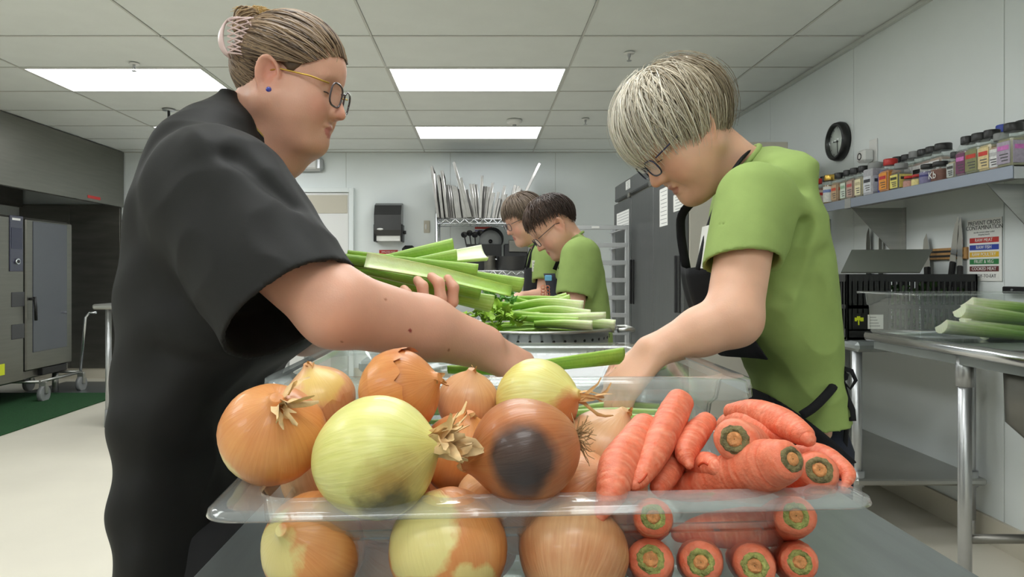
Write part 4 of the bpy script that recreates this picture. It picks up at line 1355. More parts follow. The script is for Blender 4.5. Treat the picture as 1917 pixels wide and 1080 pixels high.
def onion(pos, r, axis, mt, label, tuft='short', roots=False, spin=0.0, squash=(1, 1), seed=1, tuftdir=None, flap=None, group='onions heaped in the front pan'):
    rr = random.Random(seed)
    t = thing('onion', label, 'onion', (0, 0, 0), group)
    m = MB()
    nseg = 40
    prof = onion_profile(r)
    # finer profile
    pr = []
    for (a, b), (c, d) in zip(prof[:-1], prof[1:]):
        for q in range(3):
            u = q / 3
            pr.append((a + (c - a) * u, b + (d - b) * u))
    pr.append(prof[-1])
    pr = [(a, b) for a, b in pr]
    for _ in range(3):
        pr = [pr[0]] + [((pr[i - 1][0] + pr[i + 1][0]) / 4 + pr[i][0] / 2, (pr[i - 1][1] + pr[i + 1][1]) / 4 + pr[i][1] / 2) for i in range(1, len(pr) - 1)] + [pr[-1]]
    m.lathe(pr, nseg)
    ph = [rr.uniform(0, 6.28) for _ in range(6)]
    vs = []
    for x, y, z in m.v:
        a = math.atan2(y, x)
        k = 1 + .018 * math.sin(2 * a + ph[0]) + .012 * math.sin(3 * a + ph[1] + z * 20) + .006 * math.sin(9 * a + ph[2]) + .015 * math.sin(z / r * 2 + ph[3])
        vs.append((x * k * squash[0], y * k, z * squash[1]))
    m.v = vs
    body = m.build('onion_body', mt, t)
    if tuft:
        m = MB()
        n, ln = {'short': (7, .55), 'bushy': (22, .85), 'long': (7, 1.0), 'tiny': (4, .3), 'spread': (9, .8)}[tuft]
        td = Vector(tuftdir).normalized() if tuftdir else Vector((0, 0, 1))
        top = Vector((0, 0, 1.04 * r * squash[1]))
        for k in range(n):
            a = rr.uniform(0, 6.28)
            out = Vector((math.cos(a), math.sin(a), 0))
            spread = {'short': .6, 'bushy': .55, 'long': .12, 'tiny': .7, 'spread': 1.3}[tuft]
            d = (td + out * rr.uniform(.1, 1) * spread).normalized()
            le = r * ln * rr.uniform(.6, 1.1)
            p = top + out * r * .08
            pts = [p - Vector((0, 0, .12 * r))]
            for q in range(5):
                d = (d + Vector((rr.uniform(-.5, .5), rr.uniform(-.5, .5), rr.uniform(-.4, .25))) * .7).normalized()
                p = p + d * le / 5
                pts.append(p)
            ribbon(m, pts, r * {'bushy': .13, 'long': .06, 'spread': .10}.get(tuft, .085), rr)
        m.build('dry_neck', 'dry_pale' if tuft in ('bushy', 'spread') else 'dry_skin', t)
    if roots:
        m = MB()
        for k in range(34):
            a = rr.uniform(0, 6.28)
            q = rr.uniform(0, .16 * r)
            p = Vector((q * math.cos(a), q * math.sin(a), -.92 * r * squash[1]))
            d = Vector((math.cos(a) * rr.uniform(.2, 1.2), math.sin(a) * rr.uniform(.2, 1.2), -1)).normalized()
            pts = [p]
            for _ in range(4):
                d = (d + Vector((rr.uniform(-1, 1), rr.uniform(-1, 1), rr.uniform(-.6, .6))) * .6).normalized()
                p = p + d * r * .1 * rr.uniform(.6, 1.4)
                pts.append(p)
            m.tube(pts, [.0007, .0006, .0005, .0004, .0003], 4, cap=False)
        m.build('roots', 'onion_root', t)
    if flap:
        # loose edge of papery skin: a raised lobe following the bulb
        m = MB()
        a0, a1, u0, u1 = flap
        na, nu = 14, 8
        o = len(m.v)
        for i in range(na + 1):
            for j in range(nu + 1):
                a = a0 + (a1 - a0) * i / na
                u = u0 + (u1 - u0) * j / nu + (.06 * math.sin(i * 2.1) + .05 * math.sin(i * 3.7 + 1) if j == nu else 0)
                lift = .004 + .10 * (j / nu) ** 3 * rr.uniform(.6, 1)
                rad = r * math.cos(u) * (1 + lift)
                m.v.append((rad * math.cos(a) * squash[0], rad * math.sin(a), r * math.sin(u) * .97 * (1 + lift)))
        m.smooth = True
        for i in range(na):
            for j in range(nu):
                m.face([o + i * (nu + 1) + j, o + (i + 1) * (nu + 1) + j, o + (i + 1) * (nu + 1) + j + 1, o + i * (nu + 1) + j + 1])
        m.build('loose_skin', mt, t)
    ax = Vector(axis).normalized()
    q = Vector((0, 0, 1)).rotation_difference(ax)
    t.rotation_mode = 'QUATERNION'
    t.rotation_quaternion = q @ Matrix.Rotation(spin, 4, 'Z').to_quaternion()
    t.location = pos
    return t


OR1, OR2 = L(204, 122, 62), L(224, 158, 94)
TA1, TA2 = L(206, 142, 96), L(228, 180, 132)
YG1, YG2 = L(214, 212, 118), L(232, 228, 150)
PALE = L(226, 214, 140)
O = []
ON = [0]
def addO(px, py, Y, rpx, axis, c1, c2, vein, blots, label, **kw):
    """blots: (world direction on the bulb, radius, colour, softness, amount, raggedness)"""
    ON[0] += 1
    r = rpx * Y / F
    qi = Vector((0, 0, 1)).rotation_difference(Vector(axis).normalized()).inverted()
    bl = [(tuple(qi @ (Vector(b[0]).normalized() * r)), *b[1:]) for b in blots] + [None] * 3
    mt = onion_mat('onion_skin_%d' % ON[0], c1, c2, vein, bl[0], bl[1], bl[2], seed=float(ON[0]))
    O.append([P(px, py, Y), r, axis, mt, label, kw])
BR, DK, MO = L(168, 126, 58), L(86, 82, 54), L(54, 44, 42)
addO(510, 815, .645, 97, (.25, -.62, .75), OR1, OR2, .3, [((-.75, -.55, -.55), .020, PALE, .006, .75, .006)], 'orange onion hanging over the left rim of the pan', tuft='spread', seed=4, tuftdir=(.1, -.2, .5), squash=(1, .96))
addO(700, 856, .600, 113, (.93, -.28, .26), YG1, YG2, .5, [((.85, -.5, -.1), .040, L(206, 172, 88), .03, .6, .01), ((.35, -.9, -.22), .034, BR, .024, .8, .014), ((.30, -.72, -.62), .028, DK, .016, .9, .018)], 'pale yellow-green peeled onion in front with a bushy dry neck', tuft='bushy', seed=9, squash=(1.0, 1.06))
addO(985, 842, .610, 106, (-.97, -.1, -.22), L(172, 98, 54), L(196, 134, 86), .35, [((-.12, -.98, .10), .036, MO, .014, .92, .007), ((-.10, -.95, -.30), .026, MO, .012, .8, .007)], 'brown onion with a large black mould patch', tuft='tiny', roots=True, seed=12, squash=(.92, .98))
addO(746, 734, .715, 80, (.86, -.3, .34), OR1, OR2, .3, [], 'orange onion on top behind the yellow-green onion', tuft='tiny', seed=14, flap=(2.2, 4.6, -.2, .55), squash=(1, .94))
addO(600, 752, .755, 66, (-.25, -.2, .9), TA1, TA2, .3, [((.2, -.7, .7), .026, L(226, 196, 110), .006, .8, .012)], 'tan onion with torn skin behind the left orange onion', tuft='tiny', seed=15, flap=(3.6, 6.0, -.9, .2))
addO(875, 762, .775, 59, (.1, -.3, .9), TA1, TA2, .4, [], 'tan onion between the top onion and the stemmed yellow one', tuft='tiny', seed=16)
addO(1018, 760, .745, 79, (.72, -.52, .2), L(216, 196, 90), YG2, .35, [((.75, -.55, -.45), .040, L(196, 112, 64), .012, .9, .012)], 'yellow onion with a long twisted dry stem', tuft='long', seed=18, tuftdir=(.35, .1, .8))
addO(1112, 846, .725, 80, (.4, -.2, .85), L(208, 158, 112), L(224, 184, 140), .3, [], 'pale tan onion beside the carrots', tuft='tiny', seed=20)
addO(1088, 918, .665, 66, (.5, -.5, .5), TA1, TA2, .4, [], 'tan onion tucked under the mouldy onion by the carrots', tuft=None, seed=22)
addO(596, 1015, .628, 95, (-.3, -.7, .5), OR1, OR2, .3, [((-.7, -.7, .25), .034, PALE, .008, .9, .02)], 'orange onion seen through the left front of the pan', tuft=None, seed=24)
addO(850, 992, .622, 106, (.25, -.30, -.9), OR1, OR2, .3, [((-.6, -.7, .55), .042, PALE, .006, .95, .014), ((.4, -.85, -.4), .026, PALE, .006, .8, .02)], 'half-peeled onion with roots at the pan front', tuft=None, seed=26)
addO(1072, 1008, .624, 98, (.2, .6, .6), L(196, 130, 84), TA2, .35, [], 'onion with thin roots seen through the middle of the pan front', tuft=None, roots=True, seed=28)
addO(868, 868, .715, 78, (.2, -.3, .9), OR1, OR2, .3, [], 'orange onion deep between the yellow-green and mouldy onions', tuft='tiny', seed=30)
addO(600, 912, .735, 74, (-.4, -.2, .9), TA1, TA2, .3, [], 'tan onion below the left orange onion', tuft=None, seed=31)
addO(905, 938, .668, 52, (-.35, .45, -.82), OR2, TA2, .3, [], 'small onion with a mop of roots between the front onions', tuft=None, roots=True, seed=33)
fm = onion_mat('onion_skin_o', OR1, TA2, .3, seed=15.0)
for k, (x, y, z) in enumerate(((-.10, .72, .905), (.0, .74, .91), (.09, .76, .905), (-.13, .81, .93), (-.03, .815, .955), (.07, .83, .955), (-.085, .705, .975), (.022, .70, .965), (.125, .705, .935), (-.15, .70, .93), (.15, .80, .95))):
    O.append([Vector((x, y, z)), .042, (R.uniform(-1, 1), R.uniform(-1, 1), .4), fm, 'orange onion buried at the bottom of the pan', dict(tuft=None, seed=40 + k)])
# settle: push overlapping bulbs apart, mostly along the depth of the pan
for it in range(60):
    for i in range(len(O)):
        for j in range(i):
            d = O[i][0] - O[j][0]
            mn = (O[i][1] + O[j][1]) * .97
            if 1e-6 < d.length < mn:
                push = d.normalized() * (mn - d.length) * .5
                wi, wj = (.25 if i < 4 else 1.0), (.25 if j < 4 else 1.0)
                for o_, sgn, w_ in ((O[i], 1, wi), (O[j], -1, wj)):
                    o_[0] = o_[0] + Vector((push.x * .5, push.y * 1.2, push.z * .4)) * sgn * w_
for pos, r, axis, mt, label, kw in O:
    onion(pos, r, axis, mt, label, **kw)

# ------------------------------------------------------------------ carrots
M['carrot'] = mat('carrot_skin', L(230, 118, 82), .5, var=.10, scale=120, bump=.16, bscale=300, attr='col', sub=.12)
def smooth_path(pts, n):
    """Catmull-Rom through rows of numbers"""
    A = np.array(pts, float)
    if len(A) == 2:
        return [tuple(A[0] + (A[1] - A[0]) * i / (n - 1)) for i in range(n)]
    A = np.vstack([2 * A[0] - A[1], A, 2 * A[-1] - A[-2]])
    out = []
    seg = len(A) - 3
    for i in range(n):
        u = i / (n - 1) * seg
        k = min(int(u), seg - 1)
        f = u - k
        p0, p1, p2, p3 = A[k:k + 4]
        out.append(tuple(.5 * ((2 * p1) + (-p0 + p2) * f + (2 * p0 - 5 * p1 + 4 * p2 - p3) * f * f + (-p0 + 3 * p1 - 3 * p2 + p3) * f ** 3)))
    return out


def carrot(pts, label, cap='none', seed=0, crack=False, group='carrots heaped in the front pan'):
    """pts: (px, py, Y, radius px) from the crown to the tip"""
    rr = random.Random(seed)
    W = [(*P(a, b, c), r * c / F) for a, b, c, r in pts]
    n, k = 64, 22
    path = smooth_path(W, n)
    # rounded ends
    C = [Vector(p[:3]) for p in path]
    rad = [max(p[3], .001) for p in path]
    t0 = (C[0] - C[1]).normalized()
    t1 = (C[-1] - C[-2]).normalized()
    head = [(C[0] + t0 * rad[0] * h, rad[0] * w) for h, w in ((.42, .48), (.40, .60), (.34, .76), (.22, .90), (.10, .97))]
    tail = [(C[-1] + t1 * rad[-1] * h, rad[-1] * w) for h, w in ((.35, .93), (.65, .72), (.85, .45), (.95, .2))]
    C = [h[0] for h in head] + C + [h[0] for h in tail]
    rad = [h[1] for h in head] + rad + [h[1] for h in tail]
    m = MB()
    ph = [rr.uniform(0, 6.28) for _ in range(5)]
    m.tube(C, rad, k)
    base = np.array(L(222, 112, 78)[:3])
    pale = np.array(L(240, 164, 132)[:3])
    deep = np.array(L(216, 84, 46)[:3])
    cols = []
    for i in range(len(C)):
        ring = rr.random()
        wob = .012 * math.sin(i * .21 + ph[0]) + .006 * math.sin(i * .6 + ph[1]) + (-.022 if ring < .12 else 0)
        for q in range(k):
            a = 2 * PI * q / k
            v = Vector(m.v[i * k + q])
            d = v - C[i]
            s_ = 1 + wob + .03 * math.sin(2 * a + ph[2] + i * .06) + .012 * math.sin(5 * a + ph[3] + i * .2) + rr.uniform(-.008, .008)
            m.v[i * k + q] = tuple(C[i] + d * s_)
            mix = rr.random() * .3 + (.35 if ring > .8 and rr.random() < .6 else 0)
            c = base * (1 - mix) + pale * mix
            if ring < .14 and rr.random() < .7:
                c = c * .55 + deep * .45
            cols.append((*c, 1))
    lo = C[0]
    t = thing('carrot', label, 'carrot', (C[len(C) // 2].x, C[len(C) // 2].y, min(p.z for p in C)), group)
    o = m.build('root_body', 'carrot', t)
    vcol(o.data, 'col', cols)
    if cap != 'none':
        r0 = rad[4]
        z = t0
        xx = z.cross(Vector((0, 0, 1))).normalized()
        yy = z.cross(xx)
        Mx = frame(C[4] - t0 * r0 * .10, xx, yy, z)
        m = MB()
        m.lathe([(r0 * .66, .40 * r0), (r0 * .60, .47 * r0), (r0 * .50, .52 * r0), (r0 * .40, .50 * r0), (r0 * .36, .44 * r0), (r0 * .001, .42 * r0)], 26, Mx, cap=False)
        m.v = [tuple(Vector(v) + Vector((rr.uniform(-1, 1), rr.uniform(-1, 1), rr.uniform(-1, 1))) * r0 * .035) for v in m.v]
        m.build('crown_ring', 'carrot_green' if cap == 'green' else 'carrot_crown', t)
        m = MB()
        m.lathe([(r0 * .36, .42 * r0), (r0 * .32, .52 * r0), (r0 * .18, .55 * r0), (r0 * .10, .49 * r0), (.0005, .48 * r0)], 20, Mx, cap=False)
        m.build('crown_core', 'carrot_core', t)
    if crack:
        m = MB()
        i0 = len(C) - 8
        d = Vector((0, -1, .2))
        pts_ = [C[i] + (d - (C[i] - C[i - 1]).normalized() * d.dot((C[i] - C[i - 1]).normalized())).normalized() * rad[i] * .99 for i in range(i0 - 12, i0 + 2)]
        m.tube(pts_, [.0004] + [.0012] * 12 + [.0004], 6)
        m.build('split', mat('carrot_split', L(196, 70, 32), .6), t)
    return t
M['carrot_crown'] = mat('carrot_crown', L(118, 108, 70), .8, var=.45, scale=140, bump=.6, bscale=200)
M['carrot_green'] = mat('carrot_crown_green', L(150, 152, 84), .8, var=.4, scale=140, bump=.6, bscale=200)
M['carrot_core'] = mat('carrot_core', L(206, 140, 84), .7, var=.25, scale=150, bump=.4, bscale=220)
carrot([(1208, 796, .70, 25), (1190, 832, .67, 35), (1158, 876, .63, 37), (1144, 922, .60, 30), (1122, 968, .588, 12)], 'long bent carrot nearest the onions, tip over the rim', seed=1)
carrot([(1274, 750, .715, 25), (1252, 792, .69, 30), (1224, 848, .65, 29), (1200, 892, .62, 20), (1186, 908, .612, 12)], 'tall straight carrot pointing up out of the pan', seed=2, crack=True)
carrot([(1278, 806, .72, 23), (1264, 850, .69, 27), (1244, 892, .66, 24), (1232, 912, .645, 16)], 'short carrot leaning right beside the tall straight one', seed=3)
carrot([(1322, 790, .71, 20), (1302, 812, .69, 24), (1284, 846, .66, 21), (1290, 870, .645, 9)], 'hooked small carrot in the middle of the heap', seed=4)
carrot([(1262, 900, .72, 16), (1292, 880, .69, 24), (1322, 872, .655, 25), (1343, 876, .635, 17)], 'stubby carrot with split tip below the hooked one', seed=5, crack=True)
carrot([(1378, 824, .625, 41), (1400, 838, .68, 44), (1400, 850, .74, 36), (1400, 850, .80, 20)], 'thick carrot end-on with a dark crown ring, left one', 'dark', seed=6)
carrot([(1362, 796, .77, 22), (1400, 796, .735, 30), (1442, 810, .70, 26), (1462, 820, .685, 14)], 'carrot lying under the topmost right carrot', seed=7)
carrot([(1368, 772, .76, 16), (1410, 772, .73, 24), (1462, 790, .69, 27), (1500, 812, .655, 22), (1512, 822, .645, 15)], 'topmost curved carrot at the right of the heap', seed=8)
carrot([(1472, 862, .585, 38), (1432, 872, .608, 47), (1366, 892, .640, 42), (1292, 912, .67, 27), (1238, 922, .70, 12)], 'largest carrot lying across the front with crown to the right', 'dark', seed=9)
carrot([(1530, 882, .628, 38), (1512, 892, .66, 42), (1480, 900, .72, 34), (1450, 905, .79, 18)], 'carrot with a small brown crown at the right front', 'dark', seed=10)
carrot([(1498, 852, .72, 20), (1536, 856, .69, 25), (1574, 876, .66, 19), (1588, 892, .645, 13), (1579, 914, .635, 5)], 'thin carrot hooked over the right rim of the pan', seed=11)
carrot([(1222, 968, .598, 36), (1215, 975, .66, 40), (1200, 985, .74, 26), (1190, 985, .80, 12)], 'carrot end-on behind the pan front beside the onions', 'green', seed=12)
carrot([(1488, 966, .606, 37), (1470, 972, .66, 40), (1440, 975, .74, 28), (1420, 975, .80, 12)], 'green-crowned carrot seen through the right pan front', 'green', seed=13)
carrot([(1218, 1048, .602, 40), (1215, 1055, .66, 44), (1205, 1055, .74, 30), (1200, 1050, .80, 14)], 'lower carrot with a pale green crown next to the onions', 'green', seed=14)
carrot([(1312, 1052, .606, 38), (1310, 1050, .66, 42), (1320, 1045, .74, 30), (1325, 1040, .80, 14)], 'lower carrot in the middle of the pan front', 'green', seed=15)
carrot([(1412, 1058, .608, 38), (1405, 1050, .66, 42), (1395, 1040, .74, 30), (1390, 1030, .80, 14)], 'lower carrot third from the onions in the pan front', 'green', seed=16)
carrot([(1496, 1052, .612, 34), (1485, 1050, .66, 38), (1470, 1045, .74, 28), (1465, 1040, .80, 14)], 'lower carrot nearest the right end of the pan', 'green', seed=17)
carrot([(1450, 985, .66, 34), (1400, 988, .655, 38), (1330, 992, .66, 32), (1270, 1000, .67, 14)], 'carrot lying crosswise below the largest one in the pan', 'none', seed=18)

# ------------------------------------------------------------------ celery
M['celery'] = mat('celery', L(140, 190, 70), .38, var=.08, scale=30, bump=.1, bscale=120, attr='col', sub=.15, coat=.15)
M['celery_leaf'] = mat('celery_leaf', L(150, 190, 60), .5, var=.3, scale=60)
GRN, MID, PAL, WHT = (np.array(L(*c)[:3]) for c in ((122, 172, 54), (160, 200, 86), (214, 232, 166), (238, 242, 212)))
def celery(pts, w0, w1, label, group, up=(0, 0, 1), c0=.2, c1=.3, seed=0, base_end=None, thick=.26, curl=1.0, name='celery_stalk'):
    """crescent-section stalk through world points; w0, w1 widths; c0, c1 paleness 0 green .. 1 white at the ends"""
    rr = random.Random(seed)
    n, k = 28, 17
    path = [Vector(p) for p in smooth_path([tuple(p) for p in pts], n)]
    m = MB()
    m.smooth = True
    U = Vector(up).normalized()
    cols = []
    rings = 2 * k
    for i, p in enumerate(path):
        d = (path[min(i + 1, n - 1)] - path[max(i - 1, 0)]).normalized()
        N_ = (U - d * U.dot(d)).normalized()
        S_ = d.cross(N_)
        f = i / (n - 1)
        w = (w0 + (w1 - w0) * f) / 2
        pl = c0 + (c1 - c0) * f
        for side in (0, 1):
            for q in range(k):
                u = -1 + 2 * q / (k - 1)
                if side: u = -u
                a = u * 1.25 * curl
                x = math.sin(a) / math.sin(1.25 * curl) * w
                rib = .028 * w * math.cos(u * 22) if side == 0 else 0
                h = (1 - math.cos(a)) * w * .9
                tt = thick * w * 2 * (1 - .55 * abs(u) ** 2)
                y = h - rib if side == 0 else h + tt
                m.v.append(tuple(p + S_ * x + N_ * y))
                pp = min(1, max(0, pl + (.28 if side else 0) + (.10 * math.cos(u * 22) if side == 0 else 0)))
                if pp < .4: c = GRN * (1 - pp / .4) + MID * (pp / .4)
                elif pp < .75: c = MID * (1 - (pp - .4) / .35) + PAL * ((pp - .4) / .35)
                else: c = PAL * (1 - (pp - .75) / .25) + WHT * ((pp - .75) / .25)
                cols.append((*c, 1))
    for i in range(n - 1):
        for q in range(rings):
            q2 = (q + 1) % rings
            m.face([i * rings + q, i * rings + q2, (i + 1) * rings + q2, (i + 1) * rings + q])
    m.smooth = False
    for e, ring in ((0, 0), (1, n - 1)):
        for q in range(k - 1):
            a, b = ring * rings + q, ring * rings + q + 1
            c_, d_ = ring * rings + rings - 1 - q - 1, ring * rings + rings - 1 - q
            m.face([a, d_, c_, b] if e == 0 else [a, b, c_, d_])
    a = np.array(m.v)
    lo, hi = a.min(0), a.max(0)
    off = ((lo[0] + hi[0]) / 2, (lo[1] + hi[1]) / 2, lo[2])
    me = m.mesh(name, off)
    vcol(me, 'col', cols)
    o = link(name, me, 'celery')
    o.location = off
    OFF[o.name] = off
    return tag(o, label, 'celery', group)
def cel(a, b, Ya, Yb, wa, wb, label, group, mid=None, **kw):
    pts = [P(*a, Ya)]
    if mid: pts.append(P(mid[0], mid[1], (Ya + Yb) / 2 if len(mid) < 3 else mid[2]))
    pts.append(P(*b, Yb))
    return celery(pts, wa * Ya / F, wb * Yb / F, label, group, **kw)
G1 = 'celery stalks held by the cook in black'
CAMUP = (0, .75, .65)      # round backs turned toward the viewer
cel((684, 492), (956, 549), 1.07, 1.09, 32, 22, 'front pale celery stalk lying across the fingertips of the cook', G1, up=(0, -.85, .5), c0=.55, c1=.05, seed=1, mid=(812, 515))
cel((722, 487), (892, 516), 1.09, 1.11, 15, 34, 'celery stalk just above the front pale one', G1, up=CAMUP, c0=.1, c1=.35, seed=2)
cel((826, 514), (977, 542), 1.11, 1.14, 24, 34, 'celery stalk reaching furthest right in the held bunch', G1, up=CAMUP, c0=.1, c1=.4, seed=3)
cel((716, 490), (850, 473), 1.12, 1.15, 18, 42, 'broad ribbed celery stalk on top of the held bunch', G1, up=CAMUP, c0=.15, c1=.30, seed=4)
cel((770, 497), (856, 488), 1.105, 1.125, 20, 34, 'fluted celery piece under the broad top stalk', G1, up=CAMUP, c0=.2, c1=.4, seed=5)
cel((800, 494), (906, 484), 1.15, 1.18, 26, 42, 'palest celery piece at the upper right of the bunch', G1, up=(0, -.6, .8), c0=.4, c1=.75, seed=6)
cel((643, 489), (720, 500), 1.09, 1.10, 22, 24, 'celery stalk end at the left of the bunch', G1, up=CAMUP, c0=.05, c1=.2, seed=7)
cel((650, 477), (735, 489), 1.12, 1.12, 14, 18, 'thin celery stalk end at the top left of the bunch', G1, up=CAMUP, c0=.2, c1=.2, seed=8)
cel((660, 505), (898, 557), 1.105, 1.12, 18, 28, 'darker celery stalk under the front pale one', G1, up=CAMUP, c0=.0, c1=.1, seed=9)
cel((636, 502), (760, 528), 1.115, 1.12, 12, 20, 'thin celery stalk low at the left of the bunch', G1, up=CAMUP, c0=.2, c1=.1, seed=10)
cel((790, 548), (920, 578), 1.12, 1.15, 26, 40, 'lowest celery stalk with pale cut end in the bunch', G1, up=CAMUP, c0=.05, c1=.5, seed=11)
cel((690, 525), (830, 556), 1.14, 1.15, 24, 30, 'celery stalk resting on the palm under the bunch', G1, up=CAMUP, c0=.0, c1=.1, seed=12)

# colander
ccx, ccy, crz, crr = .125, 1.77, 1.068, .205
t = thing('colander', 'steel colander heaped with celery behind the clear box', 'colander', (ccx, ccy, PT))
m = MB()
prof = [(.10, PT), (.10, PT + .02), (.13, PT + .03), (.17, PT + .07), (.193, PT + .13), (.199, crz), (crr + .012, crz + .002), (crr + .014, crz - .004)]
m.lathe(prof, 56, Matrix.Translation((ccx, ccy, 0)), cap=False)
m.build('bowl', 'steel', t).modifiers.new('thick', 'SOLIDIFY').thickness = .002
m = MB()
for row, zz in enumerate((crz - .022, crz - .05)):
    for k in range(46):
        a = 2 * PI * (k + .5 * row) / 46
        r_ = .1985 - row * .003
        d = Vector((math.cos(a), math.sin(a), -.1)).normalized()
        c = Vector((ccx, ccy, zz)) + Vector((math.cos(a), math.sin(a), 0)) * (r_ + .0008)
        m.cyl(c, c + d * .0012, .0035, 8)
m.build('drain_hole', 'black', t)
for s_ in (-1, 1):
    MB().tube([(ccx + s_ * (crr + .01), ccy - .05, crz - .008), (ccx + s_ * (crr + .05), ccy - .04, crz - .006), (ccx + s_ * (crr + .05), ccy + .04, crz - .006), (ccx + s_ * (crr + .01), ccy + .05, crz - .008)], .006, 8).build('handle', 'steel', t)
G2 = 'celery stalks in the steel colander'
UPB = (0, .5, .85)
cc = [((948, 582), (1088, 584), 1.76, 1.78, 16, 34, 'celery stalk with a split white base at the back of the colander', (1015, 574)),
      ((955, 594), (1100, 601), 1.72, 1.74, 16, 34, 'celery stalk with rounded pale base in the middle of the colander', (1030, 588)),
      ((930, 590), (1132, 608), 1.67, 1.67, 18, 38, 'longest celery stalk lying over the colander rim', (1030, 604)),
      ((1000, 612), (1108, 620), 1.63, 1.60, 18, 32, 'celery stalk lowest at the colander front', (1050, 614)),
      ((1030, 606), (1150, 621), 1.69, 1.66, 20, 36, 'white-based celery stalk sticking out at the colander right', (1090, 612)),
      ((945, 564), (1062, 572), 1.86, 1.88, 14, 26, 'dark green celery stalk at the rear of the colander', (1000, 566)),
      ((955, 560), (1040, 592), 1.84, 1.80, 12, 24, 'celery stalk slanting down in the rear of the colander', None),
      ((985, 592), (1068, 568), 1.78, 1.80, 13, 28, 'celery stalk slanting up to the right in the colander', (1030, 578)),
      ((1010, 572), (1060, 564), 1.90, 1.92, 16, 26, 'short celery end at the far side of the colander', None),
      ((905, 600), (1010, 598), 1.70, 1.70, 16, 22, 'celery stalk running to the left behind the forearm', None),
      ((975, 600), (1080, 610), 1.65, 1.66, 16, 26, 'celery stalk between the longest one and the colander front', None),
      ((930, 574), (1050, 586), 1.80, 1.80, 16, 24, 'green celery stalk under the split white base', None)]
for i, (a, b, Ya, Yb, wa, wb, lb, mid) in enumerate(cc):
    cel(a, b, Ya, Yb, wa, wb, lb, G2, mid=mid, up=UPB, c0=.0, c1=.95 if i in (0, 1, 2, 3, 4) else .5, seed=50 + i, thick=.34)
for k in range(10):
    yy = 1.64 + .026 * k
    x0 = ccx - .13 + R.uniform(0, .04)
    celery([(x0, yy, 1.050 + .004 * (k % 3)), (x0 + .12, yy + .01, 1.058), (x0 + .24, yy + R.uniform(-.02, .02), 1.052)], .024, .03, 'green celery stalk deep in the heap inside the colander', G2, up=(0, .3, 1), c0=.0, c1=.4, seed=130 + k)
# leafy tops
def leaves(px, py, Y, n, spread, label, seed, ms='celery_leaf'):
    rr = random.Random(seed)
    c = P(px, py, Y)
    t = thing('celery_leaves', label, 'celery leaves', c, 'leafy celery tops')
    for k in range(n):
        a = rr.uniform(0, 6.28)
        d = Vector((math.cos(a), math.sin(a) * .8, rr.uniform(-.5, .9))).normalized()
        b = c + d * spread * rr.uniform(.2, .6)
        m = MB()
        m.tube([c, (c + b) / 2 + Vector((0, 0, .006)), b], [.003, .0022, .0016], 6)
        for q in range(3):
            dd = (d + Vector((rr.uniform(-1, 1), rr.uniform(-1, 1), rr.uniform(-.6, .8)))).normalized()
            s_ = dd.cross(Vector((rr.uniform(-1, 1), rr.uniform(-1, 1), 1))).normalized()
            nn = dd.cross(s_)
            ln, wd = rr.uniform(.022, .036), rr.uniform(.010, .016)
            prof = [(0, 0), (.2, .55), (.32, .4), (.45, 1.0), (.55, .6), (.7, .85), (.8, .35), (1, 0)]
            o = len(m.v)
            m.v += [tuple(b + dd * ln * u + nn * ln * .25 * math.sin(u * 3)) for u, v in prof]
            m.v += [tuple(b + dd * ln * u + s_ * wd * v + nn * (ln * .25 * math.sin(u * 3) + wd * .3 * v)) for u, v in prof]
            m.v += [tuple(b + dd * ln * u - s_ * wd * v + nn * (ln * .25 * math.sin(u * 3) + wd * .3 * v)) for u, v in prof]
            L_ = len(prof)
            for i in range(L_ - 1):
                m.face([o + i, o + i + 1, o + L_ + i + 1, o + L_ + i]); m.face([o + i, o + 2 * L_ + i, o + 2 * L_ + i + 1, o + i + 1])
        m.build('leaf_sprig', ms, t)
leaves(945, 596, 1.62, 9, .06, 'bright yellow-green celery leaves in front of the colander stalks', 3)
leaves(935, 566, 1.70, 8, .055, 'darker celery leaves behind the held bunch', 5, mat('celery_leaf_dark', L(84, 140, 50), .5, var=.3, scale=60))
leaves(890, 592, 1.64, 7, .05, 'celery leaves beside the forearm of the cook', 6)

# celery inside the clear box
G3 = 'celery stalks in the clear box'
cel((1005, 694), (1164, 678), 1.14, 1.24, 30, 44, 'broad celery stalk held above the box between both cooks', G3, up=(0, .7, .7), c0=.05, c1=.3, seed=70)
cel((1150, 702), (1246, 690), 1.22, 1.28, 22, 26, 'celery stalk at the far right inside the clear box', G3, up=(0, .7, .7), c0=.1, c1=.35, seed=71)
cel((838, 697), (960, 700), 1.26, 1.24, 20, 26, 'celery stalk behind the hand inside the clear box', G3, up=(0, .7, .7), c0=.0, c1=.2, seed=72)
for k in range(9):
    x0 = R.uniform(-.17, -.02); x1 = x0 + R.uniform(.24, .30)
    y0 = 1.0 + .033 * k; z0 = .885 + .028 * (k % 3)
    celery([(x0, y0, z0), ((x0 + x1) / 2, y0 + .01, z0 + .006), (x1, y0 + R.uniform(-.01, .02), z0 + R.uniform(0, .012))], .03, .036, 'celery stalk lying low in the clear box', G3, up=(0, .3, 1), c0=.1, c1=.5, seed=80 + k)
for k in range(5):
    x0 = .10 + R.uniform(-.03, .02)
    celery([(x0, .985 + .05 * k, .945 + .012 * (k % 2)), (x0 + .1, .98 + .05 * k, .965), (x0 + .19, .985 + .05 * k, .96)], .034, .04, 'celery stalk piled at the right of the clear box', G3, up=(0, .3, 1), c0=.25, c1=.6, seed=95 + k)

